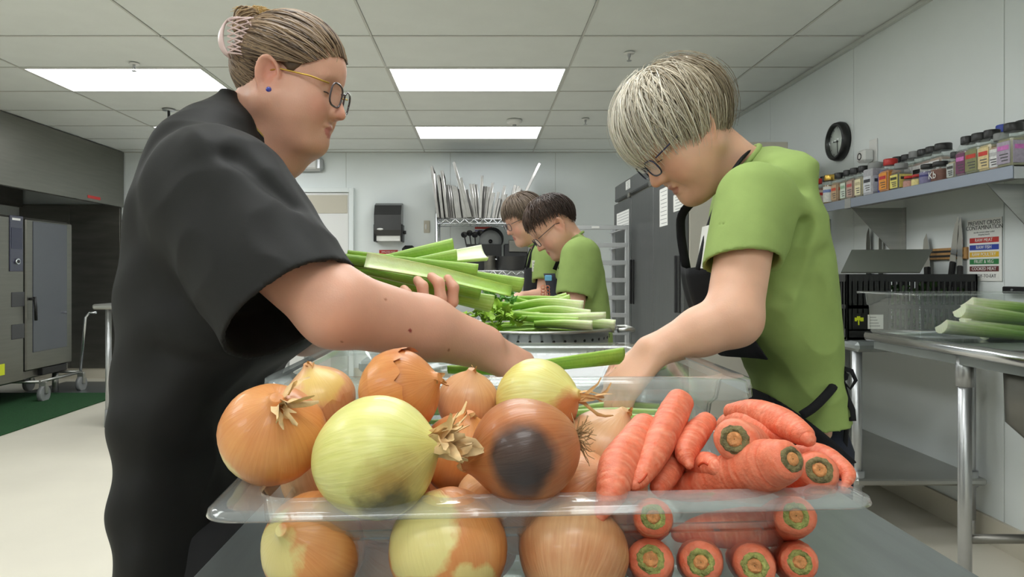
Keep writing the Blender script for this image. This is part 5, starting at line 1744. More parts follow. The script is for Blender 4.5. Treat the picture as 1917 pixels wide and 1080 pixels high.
# celery bunches in the tub at the right
G4 = 'celery bunches in the milky tub'
lab4 = ['celery stalk with pale butt uppermost in the milky tub', 'celery stalk lowest and leftmost in the milky tub', 'celery stalk with pale butt low in the milky tub', 'green celery stalk behind in the milky tub', 'celery stalk in the middle of the milky tub', 'celery stalk at the tub floor by the right frame edge']
for k, (a, b, Y) in enumerate((((1800, 592), (1990, 612), 2.60), ((1766, 622), (1960, 640), 2.56), ((1800, 622), (1990, 632), 2.60), ((1815, 580), (2000, 590), 2.72), ((1812, 606), (1990, 618), 2.66), ((1850, 634), (2000, 640), 2.62))):
    cel(a, b, Y, Y + .02, 34, 20, lab4[k], G4, up=UPB, c0=.95, c1=-.3, seed=110 + k, thick=.5)
# ------------------------------------------------------------------ people: implicit surfaces meshed by surface nets
def V3(p): return np.array((p[0], p[1], p[2]), np.float32)
def smin(a, b, k):
    h = np.maximum(k - np.abs(a - b), 0) / k
    return np.minimum(a, b) - h * h * k * .25
def smax(a, b, k): return -smin(-a, -b, k)
def ell(q, c, r):
    r = np.asarray(r, np.float32)
    p = q - np.asarray(c, np.float32)
    k0 = np.sqrt(((p / r) ** 2).sum(-1)) + 1e-9
    k1 = np.sqrt(((p / (r * r)) ** 2).sum(-1)) + 1e-9
    return k0 * (k0 - 1) / k1
def sph(q, c, r): return np.sqrt(((q - np.asarray(c, np.float32)) ** 2).sum(-1)) - r
def rc(q, a, b, ra, rb):
    a, b = np.asarray(a, np.float32), np.asarray(b, np.float32)
    ba = b - a
    h = np.clip(((q - a) @ ba) / (ba @ ba), 0, 1)
    return np.sqrt(((q - a - h[:, None] * ba) ** 2).sum(-1)) - (ra + (rb - ra) * h)
def both(f, *a):
    """a prim on both sides of the face: evaluated with |y|"""
    return f(*a)
def loft_sdf(q, zs, x0, x1, yc, hy, p=2.3):
    """upright body: front and back outline x0(z), x1(z), half depth hy(z) about yc"""
    z = np.clip(q[:, 2], zs[0], zs[-1])
    a, b, h = np.interp(z, zs, x0), np.interp(z, zs, x1), np.interp(z, zs, hy)
    y_ = np.interp(z, zs, yc) if hasattr(yc, '__len__') else yc
    cx, rx = (a + b) / 2, np.maximum((b - a) / 2, .006)
    h = np.maximum(h, .006)
    u, v = np.abs(q[:, 0] - cx) / rx, np.abs(q[:, 1] - y_) / h
    m = (u ** p + v ** p) ** (1 / p)
    d = (m - 1) * np.minimum(rx, h) * .9
    dz = np.maximum(zs[0] - q[:, 2], q[:, 2] - zs[-1])
    return np.where(dz > 0, np.sqrt(np.maximum(d, 0) ** 2 + dz ** 2), d)
def crease(q, d, a, b, depth, w):
    s = rc(q, V3(a), V3(b), 0, 0)
    return d + depth * np.exp(-(s / w) ** 2)
_rn = np.random.RandomState(5)
_WD, _WP = _rn.normal(size=(24, 3)).astype(np.float32), _rn.uniform(0, 6.28, 24).astype(np.float32)
def wnoise(q, f, n=6, o=0):
    s = 0
    for i in range(n):
        s = s + np.sin((q @ _WD[(i + o) % 24]) * f * (1 + .35 * i) + _WP[(i + o) % 24]) / (1 + .4 * i)
    return s / 2.5
def folds(q, d, amp, f, o=0):
    """soft cloth folds: ridged noise"""
    n = wnoise(q, f, 4, o) + .5 * wnoise(q + 0.03 * np.stack([wnoise(q, f * .7, 3, o + 3)] * 3, -1), f * 1.7, 4, o + 7)
    return d - amp * (1 - np.abs(n) * 1.2)


def mesh_sdf(fn, lo, hi, h, B=8):
    lo = np.asarray(lo, np.float32)
    n = [int(math.ceil((hi[i] - lo[i]) / h / B)) * B for i in range(3)]
    nb = [k // B for k in n]
    V = np.empty(n, np.float32)
    bc = np.stack(np.meshgrid(*[np.arange(k) for k in nb], indexing='ij'), -1).reshape(-1, 3)
    cen = lo + (bc * B + (B - 1) / 2).astype(np.float32) * h
    dc = fn(cen.astype(np.float32))
    act = np.abs(dc) < B * h * 1.35
    Vb = np.repeat(np.where(dc > 0, 1.0, -1.0).astype(np.float32)[:, None], B ** 3, 1)
    off = np.stack(np.meshgrid(*[np.arange(B)] * 3, indexing='ij'), -1).reshape(-1, 3)
    ia = np.nonzero(act)[0]
    for s in range(0, len(ia), 2000):
        ib = ia[s:s + 2000]
        pts = (lo + ((bc[ib] * B)[:, None, :] + off[None]).astype(np.float32) * h).reshape(-1, 3)
        Vb[ib] = fn(pts.astype(np.float32)).reshape(len(ib), -1)
    V = Vb.reshape(nb[0], nb[1], nb[2], B, B, B).transpose(0, 3, 1, 4, 2, 5).reshape(n)
    V[0] = V[-1] = 1; V[:, 0] = V[:, -1] = 1; V[:, :, 0] = V[:, :, -1] = 1
    S = V < 0
    cnt = np.zeros([k - 1 for k in n], np.int8)
    for a in (0, 1):
        for b in (0, 1):
            for c in (0, 1):
                cnt += S[a:n[0] - 1 + a, b:n[1] - 1 + b, c:n[2] - 1 + c]
    C = np.argwhere((cnt > 0) & (cnt < 8))
    idx = np.full(cnt.shape, -1, np.int32)
    idx[C[:, 0], C[:, 1], C[:, 2]] = np.arange(len(C))
    acc = np.zeros((len(C), 3), np.float32)
    num = np.zeros(len(C), np.float32)
    corners = [(a, b, c) for a in (0, 1) for b in (0, 1) for c in (0, 1)]
    val = {k: V[C[:, 0] + k[0], C[:, 1] + k[1], C[:, 2] + k[2]] for k in corners}
    for k in corners:
        for ax in range(3):
            if k[ax] == 0:
                k2 = tuple(1 if i == ax else k[i] for i in range(3))
                a, b = val[k], val[k2]
                x = (a < 0) != (b < 0)
                t = np.where(x, a / np.where(x, a - b, 1), 0)
                pt = np.array(k, np.float32)[None] + np.zeros((len(C), 3), np.float32)
                pt[:, ax] += t
                acc += np.where(x[:, None], pt, 0)
                num += x
    P_ = lo + (C + acc / num[:, None]) * h
    F_ = []
    for ax in range(3):
        u, w = (ax + 1) % 3, (ax + 2) % 3
        sl0 = [slice(None)] * 3; sl1 = [slice(None)] * 3
        sl0[ax] = slice(0, n[ax] - 1); sl1[ax] = slice(1, n[ax])
        A, Bq = S[tuple(sl0)], S[tuple(sl1)]
        E = np.argwhere(A != Bq)
        E = E[(E[:, u] > 0) & (E[:, w] > 0) & (E[:, u] < n[u] - 1) & (E[:, w] < n[w] - 1)]
        inside = S[E[:, 0], E[:, 1], E[:, 2]]
        def cell(du, dw):
            c = E.copy(); c[:, u] += du; c[:, w] += dw
            return idx[c[:, 0], c[:, 1], c[:, 2]]
        q = np.stack([cell(-1, -1), cell(0, -1), cell(0, 0), cell(-1, 0)], -1)
        q[~inside] = q[~inside][:, ::-1]
        F_.append(q)
    Fq = np.concatenate(F_)
    Fq = Fq[(Fq >= 0).all(1)]
    return P_, Fq


def np_mesh(name, P_, Fq, off=(0, 0, 0), smooth=True):
    me = bpy.data.meshes.new(name)
    P_ = P_ - np.asarray(off, np.float32)
    me.vertices.add(len(P_)); me.vertices.foreach_set('co', P_.astype(np.float32).ravel())
    me.loops.add(Fq.size); me.loops.foreach_set('vertex_index', Fq.astype(np.int32).ravel())
    me.polygons.add(len(Fq)); me.polygons.foreach_set('loop_start', np.arange(0, Fq.size, 4, dtype=np.int32))
    me.polygons.foreach_set('use_smooth', np.ones(len(Fq), bool) if smooth else np.zeros(len(Fq), bool))
    me.update(calc_edges=True)
    me.validate()
    return me


def sdf_part(name, fn, lo, hi, h, m, parent, relax=1):
    P_, Fq = mesh_sdf(fn, lo, hi, h)
    for _ in range(relax):                       # light smoothing of the net
        s = np.zeros_like(P_); c = np.zeros(len(P_), np.float32)
        for i in range(4):
            a, b = Fq[:, i], Fq[:, (i + 1) % 4]
            np.add.at(s, a, P_[b]); np.add.at(c, a, 1)
            np.add.at(s, b, P_[a]); np.add.at(c, b, 1)
        P_ = P_ * .5 + (s / np.maximum(c, 1)[:, None]) * .5
    o = link(name, np_mesh(name, P_, Fq, OFF.get(parent.name, (0, 0, 0))), m, parent)
    return o, P_


class Head:
    def __init__(s, c, yaw, pitch, scale=1.0, roll=0.0):
        """yaw 0 faces +X, pi faces -X; pitch > 0 looks down"""
        f0 = Vector((math.cos(yaw), math.sin(yaw), 0))
        up0 = Vector((0, 0, 1))
        f = f0 * math.cos(pitch) - up0 * math.sin(pitch)
        u = f0 * math.sin(pitch) + up0 * math.cos(pitch)
        l = u.cross(f)
        if roll:
            u, l = u * math.cos(roll) + l * math.sin(roll), l * math.cos(roll) - u * math.sin(roll)
        s.B = np.array([f, l, u], np.float32)      # rows
        s.c, s.s = V3(c), scale
    def loc(s, p): return ((p - s.c) @ s.B.T) / s.s
    def w(s, q): return Vector((np.asarray(q, np.float32) * s.s) @ s.B + s.c)
    def wa(s, q): return (np.asarray(q, np.float32) * s.s) @ s.B + s.c


def head_sdf(q, fat=0.0, ears=True, nose=1.0, jaw=1.0, age=0.0):
    a = q.copy()
    if jaw != 1.0:
        a[:, 2] = np.where(a[:, 2] < -.03, (a[:, 2] + .03) / jaw - .03, a[:, 2])
    a[:, 1] = np.abs(a[:, 1])
    d = ell(a, (-.005, 0, .045), (.097, .075, .087))
    d = smin(d, ell(a, (.042, 0, -.020), (.054, .058 + fat * .012, .080)), .04)
    d = smin(d, ell(a, (.045, 0, .055), (.050, .060, .045)), .035)
    d = smin(d, rc(a, (.000, .050 + fat * .01, -.038), (.060, .018 + fat * .01, -.092 - fat * .004), .027 + fat * .012, .019 + fat * .008), .03)
    d = smin(d, sph(a, (.078, 0, -.094), .021 + fat * .003), .022)
    d = smin(d, ell(a, (.050, .038, -.038), (.034 + fat * .006, .028 + fat * .01, .036 + fat * .006)), .03)
    if fat:
        d = smin(d, ell(a, (.030, 0, -.094), (.052, .050, .024)), .035)
    d = smin(d, rc(a, (.087, .010, .031), (.076, .046, .030), .009, .008), .016)
    d = smax(d, -sph(a, (.104, .031, .010), .0165), .018)
    d = smin(d, sph(a, (.0765, .031, .010), .0145), .004)
    nt = .116 * nose + .116 * (1 - nose)
    d = smin(d, rc(a, (.090, 0, .020), (.113, 0, -.025), .0075, .0115 * nose), .014)
    d = smin(d, sph(a, (.101, .0115, -.030), .0085 * nose), .009)
    d = smin(d, ell(a, (.091, 0, -.0555), (.012, .023, .0062)), .008)
    d = smin(d, ell(a, (.089, 0, -.0685), (.012, .019, .0072)), .008)
    d = smax(d, -rc(a, (.104, 0, -.0622), (.092, .026, -.0615), .0022, .0015), .004)
    if age:
        for p0, p1, dp in (((.101, .020, -.036), (.086, .034, -.068), .0022), ((.086, .030, -.072), (.078, .030, -.088), .0016), ((.080, .046, .000), (.070, .052, -.012), .0014), ((.030, .050, -.085), (-.02, .055, -.075), .002)):
            d = d + age * dp * np.exp(-(rc(a, p0, p1, 0, 0) / .0042) ** 2)
    if ears:
        e = a - np.array((-.004, .0765 + fat * .006, .002), np.float32)
        c_, s_ = math.cos(.25), math.sin(.25)
        e = np.stack([e[:, 0] * c_ + e[:, 2] * s_, e[:, 1] + .38 * e[:, 0], -e[:, 0] * s_ + e[:, 2] * c_], -1)
        ear = ell(e, (0, 0, 0), (.0225, .0115, .037))
        ear = smax(ear, -ell(e, (.003, .0100, .003), (.0135, .0105, .0235)), .005)
        ear = smin(ear, rc(e, (.012, .004, -.002), (.008, .006, -.018), .004, .004), .004)
        ear = smin(ear, sph(e, (.003, .0, -.028), .0085), .006)
        ex, ez = e[:, 0] / .0185, e[:, 2] / .033
        rm = np.sqrt(ex ** 2 + ez ** 2) + 1e-6
        rim = np.sqrt(((rm - 1) * .0245) ** 2 + (e[:, 1] - .0085) ** 2) - .0038
        rim = np.where((ez < -.1) & (ex > .1), .05, rim)
        ear = smin(ear, rim, .003)
        d = smin(d, ear, .005)
    return d


def skin_colors(Pw, H, base, brow=(110, 86, 66), lips=(186, 104, 96), flush=(214, 130, 110), lipw=.8, ear=.45):
    b = np.array(L(*base)[:3]); lp = np.array(L(*lips)[:3]); fl = np.array(L(*flush)[:3]); br = np.array(L(*brow)[:3])
    q = H.loc(Pw.astype(np.float32)); a = q.copy(); a[:, 1] = np.abs(a[:, 1])
    col = np.repeat(b[None], len(q), 0)
    nz = wnoise(Pw.astype(np.float32), 40, 6)[:, None]
    col = col * (1 + .03 * nz)
    def mixin(d, r, c, k):
        nonlocal col
        w = (np.clip(1 - d / r, 0, 1) ** .8 * k)[:, None]
        col = col * (1 - w) + c * w
    mixin(np.sqrt((((a - (.075, .042, -.030)) / (1, 1, 1)) ** 2).sum(1)), .035, fl, .55)
    mixin(np.sqrt((((a - (.112, 0, -.026)) / (1, 1, 1)) ** 2).sum(1)), .022, fl, .5)
    mixin(np.sqrt((((a - (-.004, .082, .002)) / (1, 1, 1.6)) ** 2).sum(1)), .030, fl, ear)
    m_ = np.abs(ell(a, (.095, 0, -.062), (.022, .023, .0125)))
    col = np.where((ell(a, (.097, 0, -.062), (.026, .0185, .0115)) < 0)[:, None], col * (1 - lipw) + lp * lipw, col)
    bd = rc(a.astype(np.float32), (.088, .012, .036), (.072, .050, .036), .0045, .003)
    col = np.where((bd < .007)[:, None] & (a[:, 0] > .05)[:, None], col * .45 + br * .55, col)
    return np.concatenate([col, np.ones((len(q), 1))], 1)


def hand_prims(wrist, u, n, s, size=1.0, curl=(.5, .5, .45, .5), spread=.0, thumb=(.5, .4)):
    """list of round cones: wrist point, u to the fingers, n out of the back of the hand, s to the thumb side"""
    w = Vector(wrist)
    out = []
    ks = (.030, .0105, -.0095, -.028)
    lens = (.070, .078, .072, .056)
    for i in range(4):
        kn = w + (u * (.088 - .004 * abs(i - 1)) + s * ks[i]) * size
        out.append((w + s * ks[i] * .55 * size, kn, .0155 * size, .0118 * size, .014))
        d0 = (u + s * spread * (1.5 - i) * .4).normalized()
        p, ang = kn, 0.0
        for j, fr in enumerate((.46, .30, .24)):
            ang += curl[i] * (.8 if j == 0 else 1.0)
            d = (d0 * math.cos(ang) - n * math.sin(ang)).normalized()
            e = p + d * lens[i] * fr * size
            out.append((p, e, (.0095, .0088, .0082)[j] * size, (.0088, .0082, .0072)[j] * size, .004))
            p = e
    b = w + (u * .022 + s * .030 - n * .006) * size
    d = (u * .62 + s * .70 - n * .30).normalized()
    out.append((w + u * .008 * size + s * .014 * size, b, .016 * size, .0145 * size, .012))
    p = b
    for j, (ln, a) in enumerate(((.036, thumb[0]), (.030, thumb[1]))):
        d = (d * math.cos(a) + (u * .8 - s * .4 - n * .4).normalized() * math.sin(a)).normalized()
        e = p + d * ln * size
        out.append((p, e, (.0115, .0100)[j] * size, (.0100, .0082)[j] * size, .005))
        p = e
    return out


def hand(wrist, u, n, s, **kw):
    u, n, s = Vector(u).normalized(), Vector(n), Vector(s)
    n = (n - u * n.dot(u)).normalized()
    s = (s - u * s.dot(u) - n * s.dot(n)).normalized()
    return hand_prims(wrist, u, n, s, **kw)


def add_prims(q, d, prims, base_k=.012):
    for a, b, ra, rb, k in prims:
        d = smin(d, rc(q, V3(a), V3(b), ra, rb), k)
    return d


SKIN = mat('skin', L(226, 178, 150), .48, var=.03, scale=40, bump=.05, bscale=400, attr='col', sub=.22)
M['skin'] = SKIN


def strands(name, paths, r0, m, parent, cols, n=4, taper=.35):
    """many thin hair locks joined into one part"""
    K = len(paths[0])
    Pn = np.array(paths, np.float32)                       # N,K,3
    T = np.gradient(Pn, axis=1)
    T /= np.linalg.norm(T, axis=2, keepdims=True) + 1e-9
    ref = np.array((.31, .87, .38), np.float32)
    U = ref - T * (T @ ref)[..., None]
    U /= np.linalg.norm(U, axis=2, keepdims=True) + 1e-9
    W = np.cross(T, U)
    f = np.linspace(0, 1, K)
    rad = np.asarray(r0, np.float32).reshape(-1, 1) * (1 - (1 - taper) * np.abs(f * 2 - .7).clip(0, 1) ** 2)[None]
    N = len(paths)
    ring = []
    for k in range(n):
        a = 2 * PI * k / n
        ring.append(Pn + (U * math.cos(a) + W * math.sin(a)) * rad[..., None])
    Vv = np.stack(ring, 2).reshape(-1, 3)                   # N,K,n
    i = np.arange(N)[:, None, None] * K * n + np.arange(K - 1)[None, :, None] * n
    k = np.arange(n)[None, None, :]
    k2 = (k + 1) % n
    Fq = np.stack([i + k, i + k2, i + n + k2, i + n + k], -1).reshape(-1, 4)
    me = np_mesh(name, Vv, Fq, OFF.get(parent.name, (0, 0, 0)))
    o = link(name, me, m, parent)
    vc = np.repeat(np.concatenate([np.asarray(cols), np.ones((N, 1))], 1), K * n, 0)
    if len(me.vertices) == len(vc):
        vcol(me, 'col', vc)
    return o


M['hair'] = mat('hair', L(120, 100, 80), .42, attr='col', spec=.4)
def hair_shape(q, off): return ell(q, (-.005, 0, .045), (.097 + off, .075 + off, .087 + off))
def on_cran(d, off):
    """point of the hair ellipsoid in direction d (unit) from the skull centre"""
    r = np.array((.097, .075, .087), np.float32) + off
    k = 1 / np.sqrt(((d / r) ** 2).sum(-1, keepdims=True))
    return np.array((-.005, 0, .045), np.float32) + d * k


def lashes(H, parent, m='black_soft'):
    for s_ in (-1, 1):
        pts = []
        for k in range(9):
            a = -1.0 + 2.0 * k / 8
            pts.append(H.w((.0765 + .0150 * math.cos(a) * .97, s_ * (.031 + .0150 * math.sin(a)), .0035 + .002 * math.cos(a * 1.3))))
        MB().tube(pts, [.0004] + [.0009] * 7 + [.0005], 5).build('eyelash', m, parent)


def glasses(H, parent, m, metal, w=.052, h=.042, z=.006, x=.112, tint='glass'):
    fr = MB()
    for s_ in (-1, 1):
        pts = []
        for k in range(25):
            a = 2 * PI * k / 24
            cx_, cz__ = math.cos(a), math.sin(a)
            e = 3.0
            rr_ = 1 / (abs(cx_) ** e + abs(cz__) ** e) ** (1 / e)
            pts.append(H.w((x - .10 * abs(.033 * s_ + cx_ * rr_ * w / 2) , s_ * .034 + cx_ * rr_ * w / 2, z + cz__ * rr_ * h / 2 - .002)))
        fr.tube(pts, .0017, 6)
    fr.tube([H.w((x - .002, -.009, z + .006)), H.w((x + .002, 0, z + .009)), H.w((x - .002, .009, z + .006))], .0017, 6)
    g = fr.build('glasses', m, parent)
    for s_ in (-1, 1):
        MB().tube([H.w((x - .012, s_ * .062, z + .012)), H.w((x - .045, s_ * .079, z + .014)), H.w((.01, s_ * .0815, z + .014)), H.w((-.012, s_ * .082, z + .004))], .0015, 6).build('temple_arm', metal, g)
        l_ = MB()
        ring = []
        for k in range(20):
            a = 2 * PI * k / 20
            cx_, cz__ = math.cos(a), math.sin(a)
            rr_ = 1 / (abs(cx_) ** 3 + abs(cz__) ** 3) ** (1 / 3)
            ring.append(H.w((x - .10 * abs(.033 * s_ + cx_ * rr_ * w / 2), s_ * .034 + cx_ * rr_ * w / 2 * .97, z + cz__ * rr_ * h / 2 * .97 - .002)))
        l_.add(ring, [tuple(range(20))])
        l_.build('lens', tint, g)
    return g


def pix(rows, Y, p=2.3):
    """rows (py, px0, px1, half depth) -> z, x0, x1, hy sorted upward; the outlines are those the camera sees, the near side of the body being larger"""
    an = np.linspace(0, 2 * PI, 180)
    ca, sa = np.cos(an), np.sin(an)
    r = []
    for py, a, b, h in rows:
        a_, b_ = (a - VX) * Y / F, (b - VX) * Y / F
        for _ in range(12):
            cx, rx = (a_ + b_) / 2, max((b_ - a_) / 2, .01)
            u = np.sign(ca) * np.abs(ca) ** (2 / p) * rx + cx
            v = Y + np.sign(sa) * np.abs(sa) ** (2 / p) * h
            sp = VX + u * F / v
            a_ += (a - sp.min()) * Y / F * .7
            b_ += (b - sp.max()) * Y / F * .7
            b_ = max(b_, a_ + min(.13, (b - a) * Y / F))
        r.append((CZ - (py - VY) * Y / F, a_, b_, h))
    r.sort()
    z = np.array([k[0] for k in r])
    zz = np.linspace(z[0], z[-1], 80)
    cols = [np.interp(zz, z, np.array([k[i] for k in r])) for i in (1, 2, 3)]
    for c in cols:
        for _ in range(6):
            c[1:-1] = c[1:-1] * .5 + (c[:-2] + c[2:]) * .25
    return zz, cols[0], cols[1], cols[2]


def legs(parent, x, y0, y1, ztop, m, shoe='black', r=.085, toe=1):
    for y in (y0, y1):
        lg = MB()
        lg.tube([(x, y, ztop + .05), (x, y, ztop + .035), (x, y, ztop - .02), (x, y, .5), (x + .01 * toe, y, .08)], [r * .4, r * .75, r, r * .82, r * .7], 18)
        l_ = lg.build('trouser_leg', m, parent)
        s_ = MB()
        s_.lathe([(.001, 0), (.055, 0), (.06, .02), (.05, .055), (.03, .085), (.001, .09)], 20, Matrix.Translation((x + .05 * toe, y, .001)) @ Matrix.Diagonal((2.1, .85, 1, 1)))
        s_.build('shoe', shoe, l_)
# ------------------------------------------------------------------ the cook in black at the left
M['jacket'] = mat('black_jacket', L(25, 25, 24), .72, var=.06, scale=60, bump=.05, bscale=900, spec=.35)
M['trousers'] = mat('black_trousers', L(26, 26, 28), .85)
def build_cook():
    Yc = 1.18
    t = thing('person', 'cook in a black short-sleeved chef jacket and glasses bending over the celery', 'person', (-.47, Yc, 0))
    rows = [(190, 425, 446, .05), (205, 392, 462, .075), (230, 346, 487, .12), (265, 306, 522, .17), (300, 283, 546, .20), (340, 264, 562, .218), (400, 242, 580, .23),
            (460, 228, 598, .235), (540, 218, 610, .237), (640, 211, 604, .24), (690, 210, 530, .242), (800, 209, 500, .245), (900, 211, 470, .245), (960, 214, 455, .245), (1055, 228, 452, .235)]
    zs, x0, x1, hy = pix(rows, Yc)
    H = Head(P(538, 168, 1.17), -.08, .24, .87)
    S = P(410, 366, .975)
    E = P(548, 583, .90)
    ax = (E - S).normalized()
    cl = (P(640, 503, .90) - P(455, 660, .905)).normalized()
    nn = (ax - cl * cl.dot(ax)).normalized()
    S2 = P(452, 366, 1.38)
    E2 = P(545, 590, 1.42)
    ax2 = (E2 - S2).normalized()
    # arms
    el = P(630, 576, .895)
    fm = P(795, 614, .99)
    wr = P(905, 650, 1.055)
    hr = hand(wr, P(985, 698, 1.09) - wr, (.35, -.55, .75), (.1, .9, .1), size=1.08, curl=(.45, .5, .5, .55))
    el2 = P(570, 620, 1.36)
    wr2 = P(735, 592, 1.135)
    hl = hand(wr2, (.62, -.78, .05), (0, .05, -1), (.8, .6, 0), size=1.04, curl=(.78, .92, .92, .95), spread=.55, thumb=(.2, .2))
    ntop, nbot = H.w((-.02, 0, -.035)), P(488, 262, Yc)

    def body(q):
        d = head_sdf(H.loc(q), fat=1.0, jaw=.9, age=.5) * H.s
        d = smin(d, rc(q, V3(ntop), V3(nbot), .056, .066), .03)
        d = smin(d, rc(q, V3(H.w((.03, 0, -.075))), V3(P(520, 285, Yc)), .040, .05), .03)
        d = smin(d, loft_sdf(q, zs, x0 + .03, x1 - .03, Yc, hy - .035), .03)
        for a, b, ra, rb in ((S, el, .064, .049), (el, fm, .050, .0435), (fm, wr, .0435, .034), (S2, el2, .055, .045), (el2, wr2, .044, .028)):
            d = smin(d, rc(q, V3(a), V3(b), ra, rb), .02)
        d = add_prims(q, d, hr)
        d = add_prims(q, d, hl)
        return d
    o, Pw = sdf_part('body', body, (-.64, .80, .76), (.22, 1.50, 1.68), .0029, 'skin', t, relax=1)
    cols_ = skin_colors(Pw, H, (216, 164, 140), brow=(120, 96, 74), lips=(190, 106, 100), flush=(206, 112, 96))
    for mp_, mr, mc in ((P(768, 618, .93), .0024, (150, 60, 50)), (P(722, 560, .90), .0016, (168, 112, 84)), (P(840, 655, .97), .0016, (168, 112, 84)), (P(640, 640, .86), .0016, (168, 112, 84))):
        ray = V3(mp_) - np.array((0, 0, CZ), np.float32); ray /= np.linalg.norm(ray)
        rel = Pw - np.array((0, 0, CZ), np.float32); along = rel @ ray
        dd = np.linalg.norm(rel - along[:, None] * ray, axis=1)
        near_ = (dd < mr) & (along < along[dd < mr].min() + .02 if (dd < mr).any() else False)
        cols_[near_, :3] = L(*mc)[:3]
    vcol(o.data, 'col', cols_)

    def jacket(q):
        d = loft_sdf(q, zs, x0, x1, Yc, hy)
        d = folds(q, d, .006, 15, 2)
        s_ = rc(q, V3(S), V3(E + ax * .06), .096, .094)
        s_ = folds(q, s_, .005, 20, 5)
        pl = (q - V3(E)) @ V3(nn)
        s_ = np.maximum(s_, pl)
        inner = np.maximum(folds(q, rc(q, V3(S), V3(E + ax * .08), .0885, .0865), .005, 20, 5), -(pl + .075))
        s_ = np.maximum(s_, -inner)
        s2 = rc(q, V3(S2), V3(E2), .085, .08)
        d = smin(d, s_, .026)
        d = smin(d, s2, .03)
        for a, b, dp, w_ in (((345, 394), (470, 426), .013, .014), ((470, 426), (540, 438), .008, .014), ((440, 300), (540, 392), .012, .016), ((460, 448), (510, 480), .008, .013),
                             ((340, 566), (388, 562), .006, .014), ((362, 330), (420, 296), .006, .014), ((310, 650), (430, 694), .007, .022), ((400, 410), (520, 418), -.010, .015),
                             ((362, 470), (440, 620), .006, .010), ((430, 352), (560, 470), -.009, .018), ((420, 480), (500, 540), -.005, .016), ((300, 420), (330, 520), -.005, .02), ((360, 260), (440, 330), -.004, .02)):
            Ya = .90 if a[0] > 340 else .965
            d = crease(q, d, P(*a, Ya), P(*b, Ya), dp, w_)
        # neck opening and the open arm hole
        d = smax(d, -rc(q, V3(P(480, 275, Yc)), V3(P(530, 205, Yc)), .066, .074), .008)
        arm = rc(q, V3(S + ax * .12), V3(el), .060, .048)
        return d
    o, _ = sdf_part('jacket', jacket, (-.68, .78, .66), (-.10, 1.58, 1.52), .0037, 'jacket', t, relax=1)

    # stand collar with pale piping
    c = P(494, 246, Yc)
    u_ = (P(548, 306, Yc) - P(440, 182, Yc)).normalized()
    n_ = Vector((-u_.z, 0, u_.x))
    if n_.z < 0: n_ = -n_
    m = MB(); m.smooth = True
    K = 48
    ring = lambda off, sc: [c - n_ * off + u_ * math.cos(a) * .0755 * sc + Vector((0, 1, 0)) * math.sin(a) * .071 * sc for a in (2 * PI * k / K for k in range(K))]
    rs = [ring(.060, 1.22), ring(.035, 1.11), ring(.008, 1.03), ring(0, 1.01), ring(.0, .965), ring(.035, 1.06), ring(.06, 1.15)]
    for r_ in rs: m.v.extend([tuple(p) for p in r_])
    for i in range(len(rs) - 1):
        for k in range(K):
            k2 = (k + 1) % K
            m.face([i * K + k, i * K + k2, (i + 1) * K + k2, (i + 1) * K + k])
    cb = fixnormals(m.build('collar', 'jacket', t))
    r_ = ring(-.0008, .985)
    MB().tube(r_ + [r_[0]], .0018, 6).build('collar_piping', mat('piping_gold', L(170, 140, 70), .6), cb)
    # hem stitching of the sleeve
    legs(t, -.45, 1.08, 1.28, .78, 'trousers', r=.10)

    # hair: cap, swept strands, bun and claw clip
    def cap(q):
        p = H.loc(q)
        d = hair_shape(p, .011)
        pl = (p[:, 0] - .086) * .74 + (p[:, 2] - .074) * -.67
        pl = pl + .010 * np.sin(np.abs(p[:, 1]) * 40)
        d = smax(d, pl, .008)
        a = p.copy(); a[:, 1] = np.abs(a[:, 1])
        d = smax(d, -ell(a, (.004, .085, -.008), (.030, .03, .042)), .008)
        d = smax(d, -p[:, 2] - .052, .006)
        return smax(d, -hair_shape(p, -.004), .003) * H.s
    lo, hi = V3(H.c) - .17, V3(H.c) + .17
    o, Pw = sdf_part('hair', cap, lo, hi, .004, 'hair', t, relax=1)
    hb, hd2, hl_ = (np.array(L(*c_)[:3]) for c_ in ((122, 100, 78), (84, 66, 50), (176, 150, 118)))
    vcol(o.data, 'col', np.concatenate([np.repeat(hd2[None], len(Pw), 0), np.ones((len(Pw), 1))], 1))
    hair = o
    rr = np.random.RandomState(3)
    c0 = np.array((-.005, 0, .045), np.float32)
    bun = np.array((-.080, 0, .066), np.float32)
    bd = bun - c0; bd /= np.linalg.norm(bd)
    paths, cols, rad = [], [], []
    line = np.array([(.088, 0, .078), (.086, .025, .075), (.078, .045, .066), (.062, .060, .052), (.045, .068, .040), (.030, .072, .038), (.010, .074, .044), (-.012, .075, .046), (-.030, .074, .030), (-.036, .072, .000), (-.042, .068, -.03), (-.06, .05, -.045), (-.075, .025, -.05), (-.08, 0, -.05)])
    tt = np.linspace(0, 1, len(line))
    for i in range(1500):
        s_ = rr.rand() * .999
        st = np.array([np.interp(s_, tt, line[:, k]) for k in range(3)])
        if rr.rand() < .5: st[1] *= -1
        ds = st - c0; ds /= np.linalg.norm(ds)
        tgt = bd + rr.normal(size=3) * .10; tgt /= np.linalg.norm(tgt)
        om = math.acos(np.clip(ds @ tgt, -1, 1))
        fr = np.linspace(rr.rand() * .45 * (rr.rand() < .6), 1.0, 12)
        off = .0105 + rr.rand() * .0045
        pts = []
        for f_ in fr:
            d_ = (math.sin((1 - f_) * om) * ds + math.sin(f_ * om) * tgt) / math.sin(om)
            d_ = d_ / np.linalg.norm(d_)
            # sag of the sweep: strands bow down over the temples before rising to the bun
            d_[2] -= .16 * math.sin(f_ * PI) * (abs(d_[1]) > .2) * (s_ < .5)
            d_ /= np.linalg.norm(d_)
            pts.append(on_cran(d_[None], off + .004 * math.sin(f_ * PI))[0])
        paths.append(H.wa(np.array(pts)))
        mix = rr.rand()
